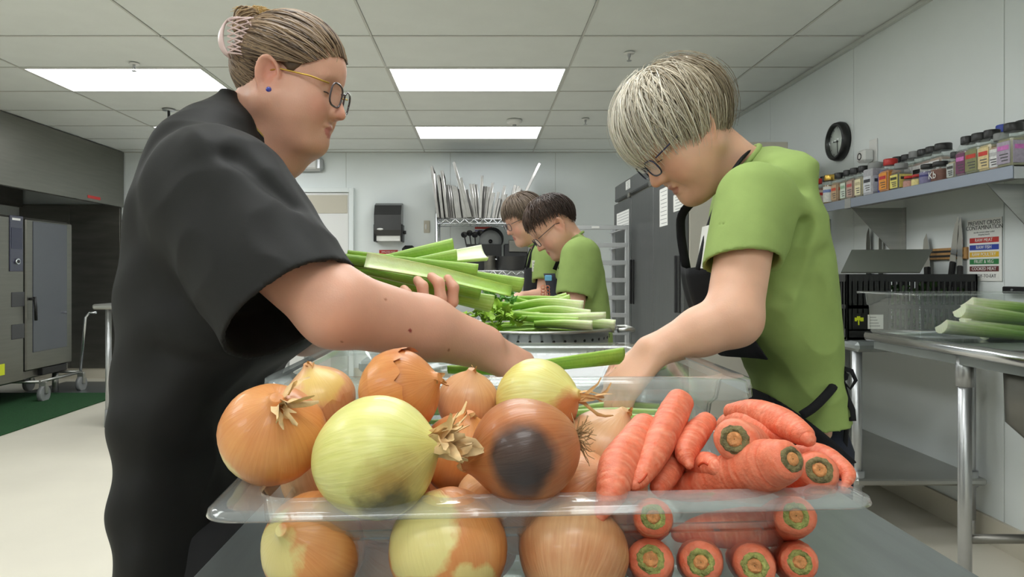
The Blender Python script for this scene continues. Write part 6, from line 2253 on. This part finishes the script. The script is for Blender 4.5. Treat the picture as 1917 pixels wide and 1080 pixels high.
        col = hb * (1 - mix * .5) + hl_ * mix * .5 if rr.rand() < .7 else hd2
        cols.append(col * rr.uniform(.85, 1.1)); rad.append(rr.uniform(.0009, .0019))
    # loose fringe over the brow
    for i in range(60):
        y = rr.uniform(-.03, .03)
        p = np.array((.088, y, .076)); pts = [p.copy()]
        d_ = np.array((.7, rr.normal() * .2, -.25))
        for k in range(11):
            d_ = d_ + np.array((-.10, rr.normal() * .06, -.07)); p = p + d_ * .0028
            pts.append(p.copy())
        paths.append(H.wa(np.array(pts))); cols.append(hl_ * .9); rad.append(.0006)
    s1 = strands('hair_strands', paths, rad, 'hair', hair, cols)
    # bun
    bc = V3(P(466, 44, 1.17))
    paths, cols, rad = [], [], []
    for i in range(420):
        a0 = rr.uniform(0, 6.28); tilt = rr.normal() * .5
        R0 = rr.uniform(.012, .030)
        pts = []
        for k in range(12):
            a = a0 + k * .34
            v = np.array((R0 * math.cos(a) * .85, R0 * math.sin(a) * 1.0, R0 * math.sin(a) * math.sin(tilt) * 1.1 + .012 * math.cos(a + tilt) + rr.normal() * .0012))
            pts.append(bc + v)
        paths.append(np.array(pts)); cols.append((hl_ if rr.rand() < .55 else hb) * rr.uniform(.8, 1.15)); rad.append(rr.uniform(.001, .002))
    for i in range(70):                          # tuft that escapes over the top
        p = V3(P(478 + rr.uniform(-22, 16), 26, 1.17 + rr.uniform(-.02, .02))); d_ = np.array((rr.normal() * .5, rr.normal() * .4, 1.0)); pts = [p.copy()]
        for k in range(11):
            d_ = d_ + np.array((rr.normal() * .25 - .02, rr.normal() * .2, -.17)); p = p + d_ / np.linalg.norm(d_) * .0028
            pts.append(p.copy())
        paths.append(np.array(pts)); cols.append(np.array(L(196, 164, 104)[:3])); rad.append(.0009)
    strands('hair_bun', paths, rad, 'hair', hair, cols)
    # claw clip
    M['clip'] = mat('pale_pink_plastic', L(222, 196, 192), .35)
    m = MB(); m.smooth = True
    cc_ = P(447, 75, 1.125)
    na, nb_ = 16, 5
    for i in range(na + 1):
        a = math.radians(80 + 170 * i / na)
        for j in range(nb_ + 1):
            f_ = j / nb_
            rx, rz = .030 - .016 * f_, .032 - .004 * f_
            m.v.append((cc_.x + rx * math.cos(a) - .004 * f_, cc_.y - .004 - .014 * math.sin(f_ * 1.5), cc_.z + rz * math.sin(a)))
    for i in range(na):
        for j in range(nb_):
            m.face([i * (nb_ + 1) + j, i * (nb_ + 1) + j + 1, (i + 1) * (nb_ + 1) + j + 1, (i + 1) * (nb_ + 1) + j])
    clip = m.build('claw_clip', 'clip', t)
    clip.modifiers.new('thick', 'SOLIDIFY').thickness = .0025
    m = MB()
    for k in range(7):
        z = -.026 + .052 * k / 6
        a = Vector((cc_.x - .012, cc_.y - .018, cc_.z + z))
        for up_ in (.016, -.016):
            b = Vector((cc_.x + .024 + .004 * (k % 2), cc_.y - .012, cc_.z + max(-.03, min(.032, z + up_))))
            mid = (a + b) / 2 + Vector((0, -.004, 0))
            m.tube([a, mid, b], .0013, 6)
    m.tube([Vector((cc_.x + .03 * math.cos(a), cc_.y - .012, cc_.z + .033 * math.sin(a))) for a in (math.radians(90 - 18 * k) for k in range(8))], .0014, 6)
    m.build('lattice', 'clip', clip)
    glasses(H, t, mat('tortoise_frame', L(70, 58, 62), .25, var=.4, scale=200, coat=.5), 'gold')
    lashes(H, t)
    ep = H.w((.006, -.0945, -.024))
    ear = MB().lathe([(.001, -.004), (.004, -.002), (.0048, .001), (.003, .004), (.001, .005)], 12, Matrix.Translation(ep) @ Matrix.Rotation(PI / 2, 4, 'X')).build('ear_stud', mat('blue_gem', L(52, 66, 170), .15, coat=1.0), t)
    return t
build_cook()
# ------------------------------------------------------------------ the helpers in green shirts
M['green_shirt'] = mat('green_cotton', L(146, 168, 98), .85, var=.06, scale=25, bump=.06, bscale=700, spec=.2)
M['apron'] = mat('black_apron', L(30, 30, 33), .8, spec=.2)
M['jeans'] = mat('dark_jeans', L(28, 32, 48), .9)
def helper(label, Y, Hd, rows, near, far, cut, skin, hairf, h, hs, zhem, fat=.0, apron=None, box=None, foldamp=.0025, creases=()):
    """near / far: shoulder, elbow, wrist points with radii, and hand directions"""
    zs, x0, x1, hy = pix(rows, Y)
    cx = float((x0[10] + x1[10]) / 2)
    t = thing('person', label, 'person', (cx, Y, 0))
    H = Hd
    nb = P(*cut['neck'], Y)
    ntop = H.w((-.025, 0, -.035))
    arms = []
    for (S, E, W, hp) in (near, far):
        arms.append((S, E, W, hp))
    def body(q):
        d = head_sdf(H.loc(q), fat=fat, ears=hairf.get('ears', True), age=1.2) * H.s
        d = smin(d, rc(q, V3(ntop), V3(nb), .050, .056), .03)
        d = smin(d, loft_sdf(q, zs, x0 + .03, x1 - .03, Y, hy - .03), .03)
        for S, E, W, hp in arms:
            mid = E + (W - E) * .4
            d = smin(d, rc(q, V3(S), V3(E), .050, cut.get('re', .043)), .02)
            d = smin(d, rc(q, V3(E), V3(mid), cut.get('re', .043), .040), .02)
            d = smin(d, rc(q, V3(mid), V3(W), .040, .027), .015)
            d = add_prims(q, d, hp)
        return d
    lo, hi = box
    o, Pw = sdf_part('body', body, lo, hi, h, 'skin', t)
    vcol(o.data, 'col', skin_colors(Pw, H, **skin))

    sl = []
    for (S, E, W, hp), f_ in zip(arms, (cut['f'], cut['f'])):
        ax = (E - S)
        hem = S + ax * f_
        sl.append((S, hem, ax.normalized()))
    def shirt(q):
        d = loft_sdf(q, zs, x0, x1, Y, hy)
        d = np.maximum(d, zhem(q))
        d = folds(q, d, foldamp, 17, 4)
        for S, hem, ax in sl:
            s_ = rc(q, V3(S), V3(hem + ax * .05), cut['rs'][0], cut['rs'][1]) - .004 * wnoise(q, 26, 4, 9)
            pl = (q - V3(hem)) @ V3((ax + Vector(cut.get('tilt', (0, 0, 0)))).normalized())
            s_ = np.maximum(s_, pl)
            inner = np.maximum(rc(q, V3(S), V3(hem + ax * .07), cut['rs'][0] - max(.008, hs * 1.8), cut['rs'][1] - max(.0075, hs * 1.8)), -(pl + .06))
            s_ = np.maximum(s_, -inner)
            d = smin(d, s_, cut.get('k', .03))
        for a, b, dp, w_ in creases:
            d = crease(q, d, a, b, dp, w_)
        d = smax(d, -rc(q, V3(nb - Vector((0, 0, .02))), V3(ntop + (ntop - nb) * .4), .054, .060), .008)
        return d
    sdf_part('shirt', shirt, lo, hi, hs, 'green_shirt', t, relax=1)
    # collar rib
    ax = (ntop - nb).normalized()
    u_ = ax.cross(Vector((0, 1, 0))).normalized()
    c = nb + ax * cut.get('rib', .012)
    ring = [c + u_ * math.cos(2 * PI * k / 32) * .062 + Vector((0, 1, 0)) * math.sin(2 * PI * k / 32) * .060 for k in range(33)]
    MB().tube(ring, .006, 8).build('collar_rib', 'green_shirt', t)
    if apron:
        def ap(q):
            d = np.abs(loft_sdf(q, zs, x0, x1, Y, hy) - .006) - .005
            return np.maximum(smax(d, apron(q), .006), zs[0] + .012 - q[:, 2])
        sdf_part('apron', ap, lo, hi, hs, 'apron', t, relax=1)
    return t, H, zs, x0, x1, hy


def shag(t, H, N, seed, pal, crown=(-.035, 0, .132), front=.036, side=-.035, back=-.075, vol=.020, rad=(.0010, .0022), fringe_only=False, wav=.004, K=12, rag=.010, fly=0):
    """short layered hair falling from the crown"""
    def cap(q):
        p = H.loc(q)
        d = hair_shape(p, vol * .55)
        a = np.arctan2(np.abs(p[:, 1]), p[:, 0])            # 0 front .. pi back
        lim = np.interp(a, (0, .7, 1.3, 1.9, 2.6, PI), (front + .012, front + .006, side + .025, side, back + .01, back))
        d = smax(d, lim + .008 - p[:, 2], .010)
        return smax(d, -hair_shape(p, -.004), .003) * H.s
    o, Pw = sdf_part('hair', cap, H.c - .165 * H.s, H.c + .165 * H.s, .005, 'hair', t)
    pal = [np.array(L(*c)[:3]) for c in pal]
    vcol(o.data, 'col', np.concatenate([np.repeat(pal[-1][None], len(Pw), 0), np.ones((len(Pw), 1))], 1))
    rr = np.random.RandomState(seed)
    c0 = np.array((-.005, 0, .045), np.float32)
    cr = np.array(crown) - c0; cr /= np.linalg.norm(cr)
    paths, cols, rads = [], [], []
    for i in range(N):
        az = rr.uniform(-PI, PI)
        a = abs(az)
        lim = np.interp(a, (0, .7, 1.3, 1.9, 2.6, PI), (front, front - .004, side + .012, side, back, back)) + rr.normal() * rag
        st = rr.beta(1.2, 2.2) * .75
        off = vol * (.45 + .55 * rr.rand())
        if i < fly: off *= rr.uniform(1.1, 1.6)
        # target direction at the tip
        tgt = np.array((math.cos(az), math.sin(az), 0.0))
        zt = (lim - .045) / .10
        tip = np.array((math.cos(az) * 1.0, math.sin(az) * 1.0, zt)); tip /= np.linalg.norm(tip)
        om = math.acos(np.clip(cr @ tip, -1, 1))
        pts = []
        ph, am = rr.uniform(0, 6.28), rr.normal() * wav
        perp = np.cross(cr, tip); perp /= np.linalg.norm(perp) + 1e-9
        for k in range(K):
            f_ = st + (1 - st) * k / (K - 1)
            d_ = (math.sin((1 - f_) * om) * cr + math.sin(f_ * om) * tip) / math.sin(om)
            d_ = d_ + perp * am * 12 * math.sin(f_ * 3 + ph) * .35
            d_ /= np.linalg.norm(d_)
            lift = off * (1 + .25 * math.sin(f_ * PI)) + (.004 * rr.rand() if k == K - 1 else 0)
            pts.append(on_cran(d_[None].astype(np.float32), lift)[0] + perp * am * math.sin(f_ * 5 + ph))
        paths.append(H.wa(np.array(pts)))
        w_ = np.clip(a / PI + rr.normal() * .16, 0, .999) * (len(pal) - 1)
        j = int(w_)
        col = pal[j] * (1 - (w_ - j)) + pal[min(j + 1, len(pal) - 1)] * (w_ - j)
        cols.append(col * rr.uniform(.68, 1.15)); rads.append(rr.uniform(*rad) if i >= fly else .0005)
    strands('hair_strands', paths, rads, 'hair', o, cols)
    return o


# --- grey-haired woman at the right
def build_right():
    Y = 1.44
    H = Head(P(1284, 254, Y), PI + .06, .78, 1.0)
    rows = [(284, 1398, 1442, .06), (296, 1376, 1470, .10), (315, 1358, 1496, .145), (345, 1348, 1518, .175), (390, 1338, 1537, .19), (440, 1326, 1551, .195), (500, 1318, 1561, .195), (560, 1322, 1569, .185), (620, 1345, 1573, .17),
            (670, 1385, 1578, .155), (700, 1400, 1576, .145), (740, 1410, 1570, .14), (780, 1418, 1578, .14), (840, 1425, 1592, .14)]
    S, E, W = P(1408, 372, 1.265), P(1372, 596, 1.17), P(1226, 656, 1.17)
    hp = hand(W, P(1176, 712, 1.16) - W, (-.6, -.4, .6), (-.2, .9, 0), size=.98, curl=(.4, .45, .45, .5))
    S2, E2, W2 = P(1402, 372, 1.60), P(1352, 606, 1.66), P(1215, 654, 1.35)
    hp2 = hand(W2, P(1150, 690, 1.30) - W2, (-.35, .3, .85), (-.2, -.9, 0), size=.98, curl=(.4, .45, .45, .5))
    def zhem(q):           # slanting shirt hem
        return (.905 + .2 * (q[:, 0] - .66)) - q[:, 2]
    a1, a2 = P(1362, 650, 1.30), P(1518, 790, 1.30)
    dirl = (a2 - a1).normalized()
    nrm = Vector((-dirl.z, 0, dirl.x))
    if nrm.x > 0: nrm = -nrm
    def apron(q):          # below and in front of the slanting waist line
        return -((q - V3(a1)) @ V3(nrm))
    cut = dict(neck=(1385, 322), k=.04, f=.56, rs=(.067, .066), re=.046, tilt=(.25, 0, -.1))
    cr = [(P(a, b, 1.25), P(c, d_, 1.25), dp, w_) for a, b, c, d_, dp, w_ in ((1475, 380, 1460, 520, .014, .012), (1360, 400, 1420, 430, -.005, .014), (1480, 560, 1430, 640, -.006, .02), (1530, 540, 1560, 640, .007, .016), (1500, 700, 1560, 690, -.008, .012), (1440, 520, 1470, 600, .006, .016), (1460, 300, 1500, 350, .005, .014), (1450, 330, 1475, 390, .007, .012), (1500, 420, 1470, 560, .007, .016), (1420, 680, 1500, 700, .010, .014), (1520, 690, 1570, 672, .012, .012), (1440, 600, 1480, 690, .008, .02), (1540, 480, 1500, 640, .008, .02))]
    t, H, zs, x0, x1, hy = helper('grey-haired woman in a green shirt and black apron reaching into the clear box', Y, H, rows, (S, E, W, hp), (S2, E2, W2, hp2), cut,
        dict(base=(222, 174, 146), brow=(150, 130, 110), lips=(180, 104, 92)), dict(ears=True), .0036, .0036, zhem, fat=.55, apron=apron, box=((.16, .98, .78), (.80, 1.80, 1.66)), foldamp=.0045, creases=cr)
    shag(t, H, 2300, 11, [(238, 233, 219), (222, 213, 195), (194, 182, 160), (152, 137, 112), (120, 104, 82)], front=.040, side=-.064, back=-.080, vol=.028, rad=(.0007, .0016), wav=.012, rag=.022, fly=160)
    glasses(H, t, mat('navy_frame', L(34, 34, 60), .25), mat('navy_arm', L(44, 44, 84), .3), w=.048, h=.036)
    lashes(H, t)
    # hanging bib, straps, ties
    m = MB(); m.smooth = True
    n1, n2 = 10, 12
    top, bot = P(1282, 500, Y), P(1345, 660, Y)
    for i in range(n1 + 1):
        f_ = i / n1
        for j in range(n2 + 1):
            g_ = j / n2 * 2 - 1
            x = top.x + (bot.x - top.x) * f_ ** 1.6 + .035 * g_ * g_ + .006 * math.sin(g_ * 6)
            m.v.append((x, Y + g_ * (.105 + .05 * f_), top.z + (bot.z - top.z) * f_ - .004 * math.cos(g_ * 3)))
    for i in range(n1):
        for j in range(n2):
            a = i * (n2 + 1) + j
            m.face([a, a + 1, a + n2 + 2, a + n2 + 1])
    bib = m.build('apron_bib', 'apron', t)
    bib.modifiers.new('thick', 'SOLIDIFY').thickness = .003
    MB().tube(smooth_path([P(1300, 505, Y) + Vector((.012, .095, 0)), P(1298, 430, Y) + Vector((.0, .09, 0)), P(1304, 385, Y) + Vector((0, .08, 0)), P(1362, 335, Y) + Vector((0, .068, 0)), P(1395, 300, Y) + Vector((0, .05, 0)), P(1408, 290, Y)], 24), .010, 8, flat=(1, .3)).build('neck_strap', 'apron', t)
    MB().tube(smooth_path([P(1306, 505, 1.335), P(1322, 440, 1.33), P(1338, 392, 1.335), P(1358, 345, 1.345), P(1380, 308, 1.365), P(1398, 288, 1.40), P(1408, 286, 1.44)], 24), .011, 8, flat=(.35, 1)).build('neck_strap', 'apron', t)
    Yt = 1.285
    waist = smooth_path([P(1500, 778, 1.280), P(1524, 762, 1.276), P(1548, 738, 1.280), P(1566, 716, 1.305), P(1575, 704, 1.345)], 16)
    MB().tube(waist, .0085, 8, flat=(1, .35)).build('waist_tie', 'apron', t)
    k = P(1574, 704, 1.33)
    m = MB()
    m.tube([k, P(1580, 690, 1.32), P(1594, 694, 1.31), P(1602, 712, 1.31), P(1592, 728, 1.31), P(1580, 716, 1.32), k], .006, 8, flat=(1, .4))
    m.tube([k, P(1584, 740, 1.32), P(1596, 768, 1.31), P(1598, 786, 1.31), P(1590, 784, 1.31)], .006, 8, flat=(1, .4))
    m.tube([k, P(1578, 736, 1.32), P(1586, 790, 1.33), P(1580, 860, 1.34)], .005, 8, flat=(1, .4))
    m.lathe([(.001, -.012), (.012, -.006), (.014, .004), (.006, .012), (.001, .013)], 12, Matrix.Translation(k))
    m.build('tie_bow', 'apron', t)
    bd = MB()
    a, b = P(1328, 421, 1.30), P(1317, 502, 1.30)
    bd.add([a + Vector((0, 0, 0)), a + Vector((.004, .055, 0)), b + Vector((.004, .055, 0)), b], [(0, 1, 2, 3)])
    bd.add([a + Vector((.004, 0, 0)), a + Vector((.008, .055, 0)), b + Vector((.008, .055, 0)), b + Vector((.004, 0, 0))], [(3, 2, 1, 0)])
    bd.build('name_badge', 'paper', t)
    legs(t, .668, Y - .05, Y + .10, .87, 'jeans', r=.072, toe=-1)
    return t
build_right()


# --- two helpers at the back
def build_back():
    Y = 2.95
    H = Head(P(1040, 426, Y), PI + .10, .72, .98)
    rows = [(441, 1072, 1084, .07), (448, 1064, 1098, .12), (462, 1056, 1112, .17), (490, 1048, 1126, .195), (530, 1038, 1135, .20), (570, 1034, 1139, .20), (610, 1034, 1144, .20), (660, 1036, 1148, .20), (720, 1040, 1146, .2)]
    S, E, W = P(1086, 482, Y - .16), P(1068, 598, Y - .22), P(1010, 640, Y - .2)
    hp = hand(W, (-1, 0, -.3), (0, -.2, 1), (0, 1, 0), curl=(.4, .4, .4, .4))
    S2, E2, W2 = P(1082, 482, Y + .16), P(1060, 590, Y + .22), P(1004, 628, Y + .1)
    hp2 = hand(W2, (-1, 0, -.3), (0, .2, 1), (0, -1, 0), curl=(.4, .4, .4, .4))
    zh = lambda q: (CZ - (640 - VY) * Y / F) - q[:, 2]
    ap = lambda q: np.maximum((q[:, 0] - (1052 - VX) * Y / F), -((CZ - (590 - VY) * Y / F) - q[:, 2]) * 0 + (q[:, 2] - (CZ - (520 - VY) * Y / F)))
    cr = [(P(a, b, Y - .2), P(c, d_, Y - .2), dp, w_) for a, b, c, d_, dp, w_ in ((1096, 480, 1100, 550, .014, .014), (1078, 470, 1096, 485, .008, .012), (1120, 560, 1090, 600, .012, .02), (1135, 585, 1100, 590, .012, .016))]
    t, *_ = helper('dark-haired woman in a green shirt at the back behind the colander', Y, H, rows, (S, E, W, hp), (S2, E2, W2, hp2), dict(neck=(1070, 452), f=.64, rs=(.082, .072), re=.045),
        dict(base=(218, 168, 142), brow=(90, 70, 56)), dict(ears=True), .0060, .0070, zh, fat=.4, apron=ap, box=((.12, 2.60, .78), (.66, 3.30, 1.62)), foldamp=.004, creases=cr)
    shag(t, H, 1300, 21, [(86, 66, 54), (70, 52, 42), (56, 42, 36), (62, 46, 38)], front=.074, side=.050, back=-.036, vol=.020, rad=(.0010, .0022), wav=.012, rag=.014)
    glasses(H, t, 'dark_grey', 'dark_grey', w=.048, h=.036)
    for s_ in (-1, 1):
        MB().tube([P(1044, 505, Y) + Vector((0, s_ * .10, 0)), P(1054, 480, Y) + Vector((0, s_ * .09, 0)), P(1066, 455, Y) + Vector((0, s_ * .07, 0)), P(1078, 440, Y) + Vector((0, s_ * .04, 0))], .012, 8, flat=(1, .3)).build('neck_strap', 'apron', t)
    m = MB(); m.smooth = True
    for i in range(7):
        for j in range(9):
            f_, g_ = i / 6, j / 8 * 2 - 1
            m.v.append((P(1018 + 14 * f_, 0, Y).x + .03 * g_ * g_, Y + g_ * .14, P(0, 512 + 66 * f_, Y).z))
    for i in range(6):
        for j in range(8):
            a = i * 9 + j
            m.face([a, a + 1, a + 10, a + 9])
    bib = m.build('apron_bib', mat('patterned_apron', L(32, 34, 46), .8), t)
    bib.modifiers.new('thick', 'SOLIDIFY').thickness = .003
    m = MB()
    rr = random.Random(4)
    for k in range(14):
        px, py = 1017 + (k % 2) * 9 + rr.uniform(-1, 1), 538 + (k // 2) * 6
        c = P(px, py, Y - .150)
        m.lathe([(.006, 0), (.009, 0), (.009, .0015), (.006, .0015)], 10, FACE_CAM(c), cap=False)
    m.build('apron_print', mat('print_coral', L(214, 128, 96), .7), bib)
    MB().box(P(1020, 526, Y - .15), P(1033, 515, Y - .142), .003).build('pocket_cloth', mat('pale_blue_cloth', L(110, 176, 214), .7), bib)
    legs(t, .42, Y - .1, Y + .1, .92, 'jeans', r=.10, toe=-1)

    Y = 3.55
    H = Head(P(984, 413, Y), PI + .25, .42, .96)
    rows = [(446, 1008, 1024, .07), (454, 1000, 1036, .12), (470, 992, 1050, .17), (500, 986, 1060, .195), (540, 984, 1064, .20), (580, 984, 1066, .20), (620, 984, 1068, .2), (680, 986, 1066, .2)]
    S, E, W = P(1030, 478, Y - .17), P(1020, 560, Y - .22), P(975, 556, Y - .30)
    hp = hand(W, (-1, -.2, -.3), (0, -.2, 1), (0, 1, 0), curl=(.4, .4, .4, .4))
    S2, E2, W2 = P(1022, 478, Y + .17), P(1010, 560, Y + .2), P(975, 560, Y + .05)
    hp2 = hand(W2, (-1, 0, -.3), (0, .2, 1), (0, -1, 0), curl=(.4, .4, .4, .4))
    zh = lambda q: (CZ - (600 - VY) * Y / F) - q[:, 2]
    ap = lambda q: np.maximum(q[:, 0] - (1022 - VX) * Y / F, q[:, 2] - (CZ - (500 - VY) * Y / F))
    t, *_ = helper('woman with grey-brown hair and glasses at the back, half hidden by the dark-haired one', Y, H, rows, (S, E, W, hp), (S2, E2, W2, hp2), dict(neck=(1012, 456), f=.62, rs=(.08, .07), re=.044),
        dict(base=(218, 170, 146), brow=(110, 90, 76)), dict(ears=True), .0065, .0075, zh, fat=.3, apron=ap, box=((.10, 3.18, .78), (.56, 3.90, 1.66)), foldamp=.004)
    shag(t, H, 1200, 31, [(120, 104, 88), (112, 96, 82), (104, 88, 74), (92, 78, 66)], crown=(.0, .0, .132), front=.055, side=-.02, back=-.07, vol=.022, rad=(.0012, .0026), wav=.004)
    glasses(H, t, mat('plum_frame', L(70, 40, 60), .3), 'dark_grey', w=.048, h=.036)
    for s_ in (-1, 1):
        MB().tube([P(990, 505, Y) + Vector((-.01, s_ * .09, 0)), P(996, 475, Y) + Vector((-.005, s_ * .085, 0)), P(1006, 450, Y) + Vector((0, s_ * .06, 0))], .012, 8, flat=(1, .3)).build('neck_strap', 'apron', t)
    p = P(1006, 498, Y - .20)
    m = MB().box((p.x - .026, p.y - .003, p.z - .027), (p.x + .026, p.y, p.z + .027), .001)
    nbg = m.build('name_badge', 'paper', t)
    m = MB()
    for k in range(3): m.box((p.x - .02, p.y - .004, p.z + .012 - .014 * k), (p.x + .014 - .005 * k, p.y - .003, p.z + .016 - .014 * k))
    m.build('badge_print', 'grey', nbg)
    legs(t, .33, Y - .1, Y + .1, .9, 'jeans', r=.095, toe=-1)

    # the table those two work at
    t = thing('work_table', 'stainless work table between the colander and the back helpers', 'table', (-.05, 3.2, 0))
    MB().box((-.45, 2.55, .84), (.20, 3.95, .88), .01).build('table_top', 'steel_table', t)
    for xx in (-.4, .15):
        for yy in (2.62, 3.88):
            MB().cyl((xx, yy, 0), (xx, yy, .84), .02, 12).build('leg', 'alu', t)
build_back()
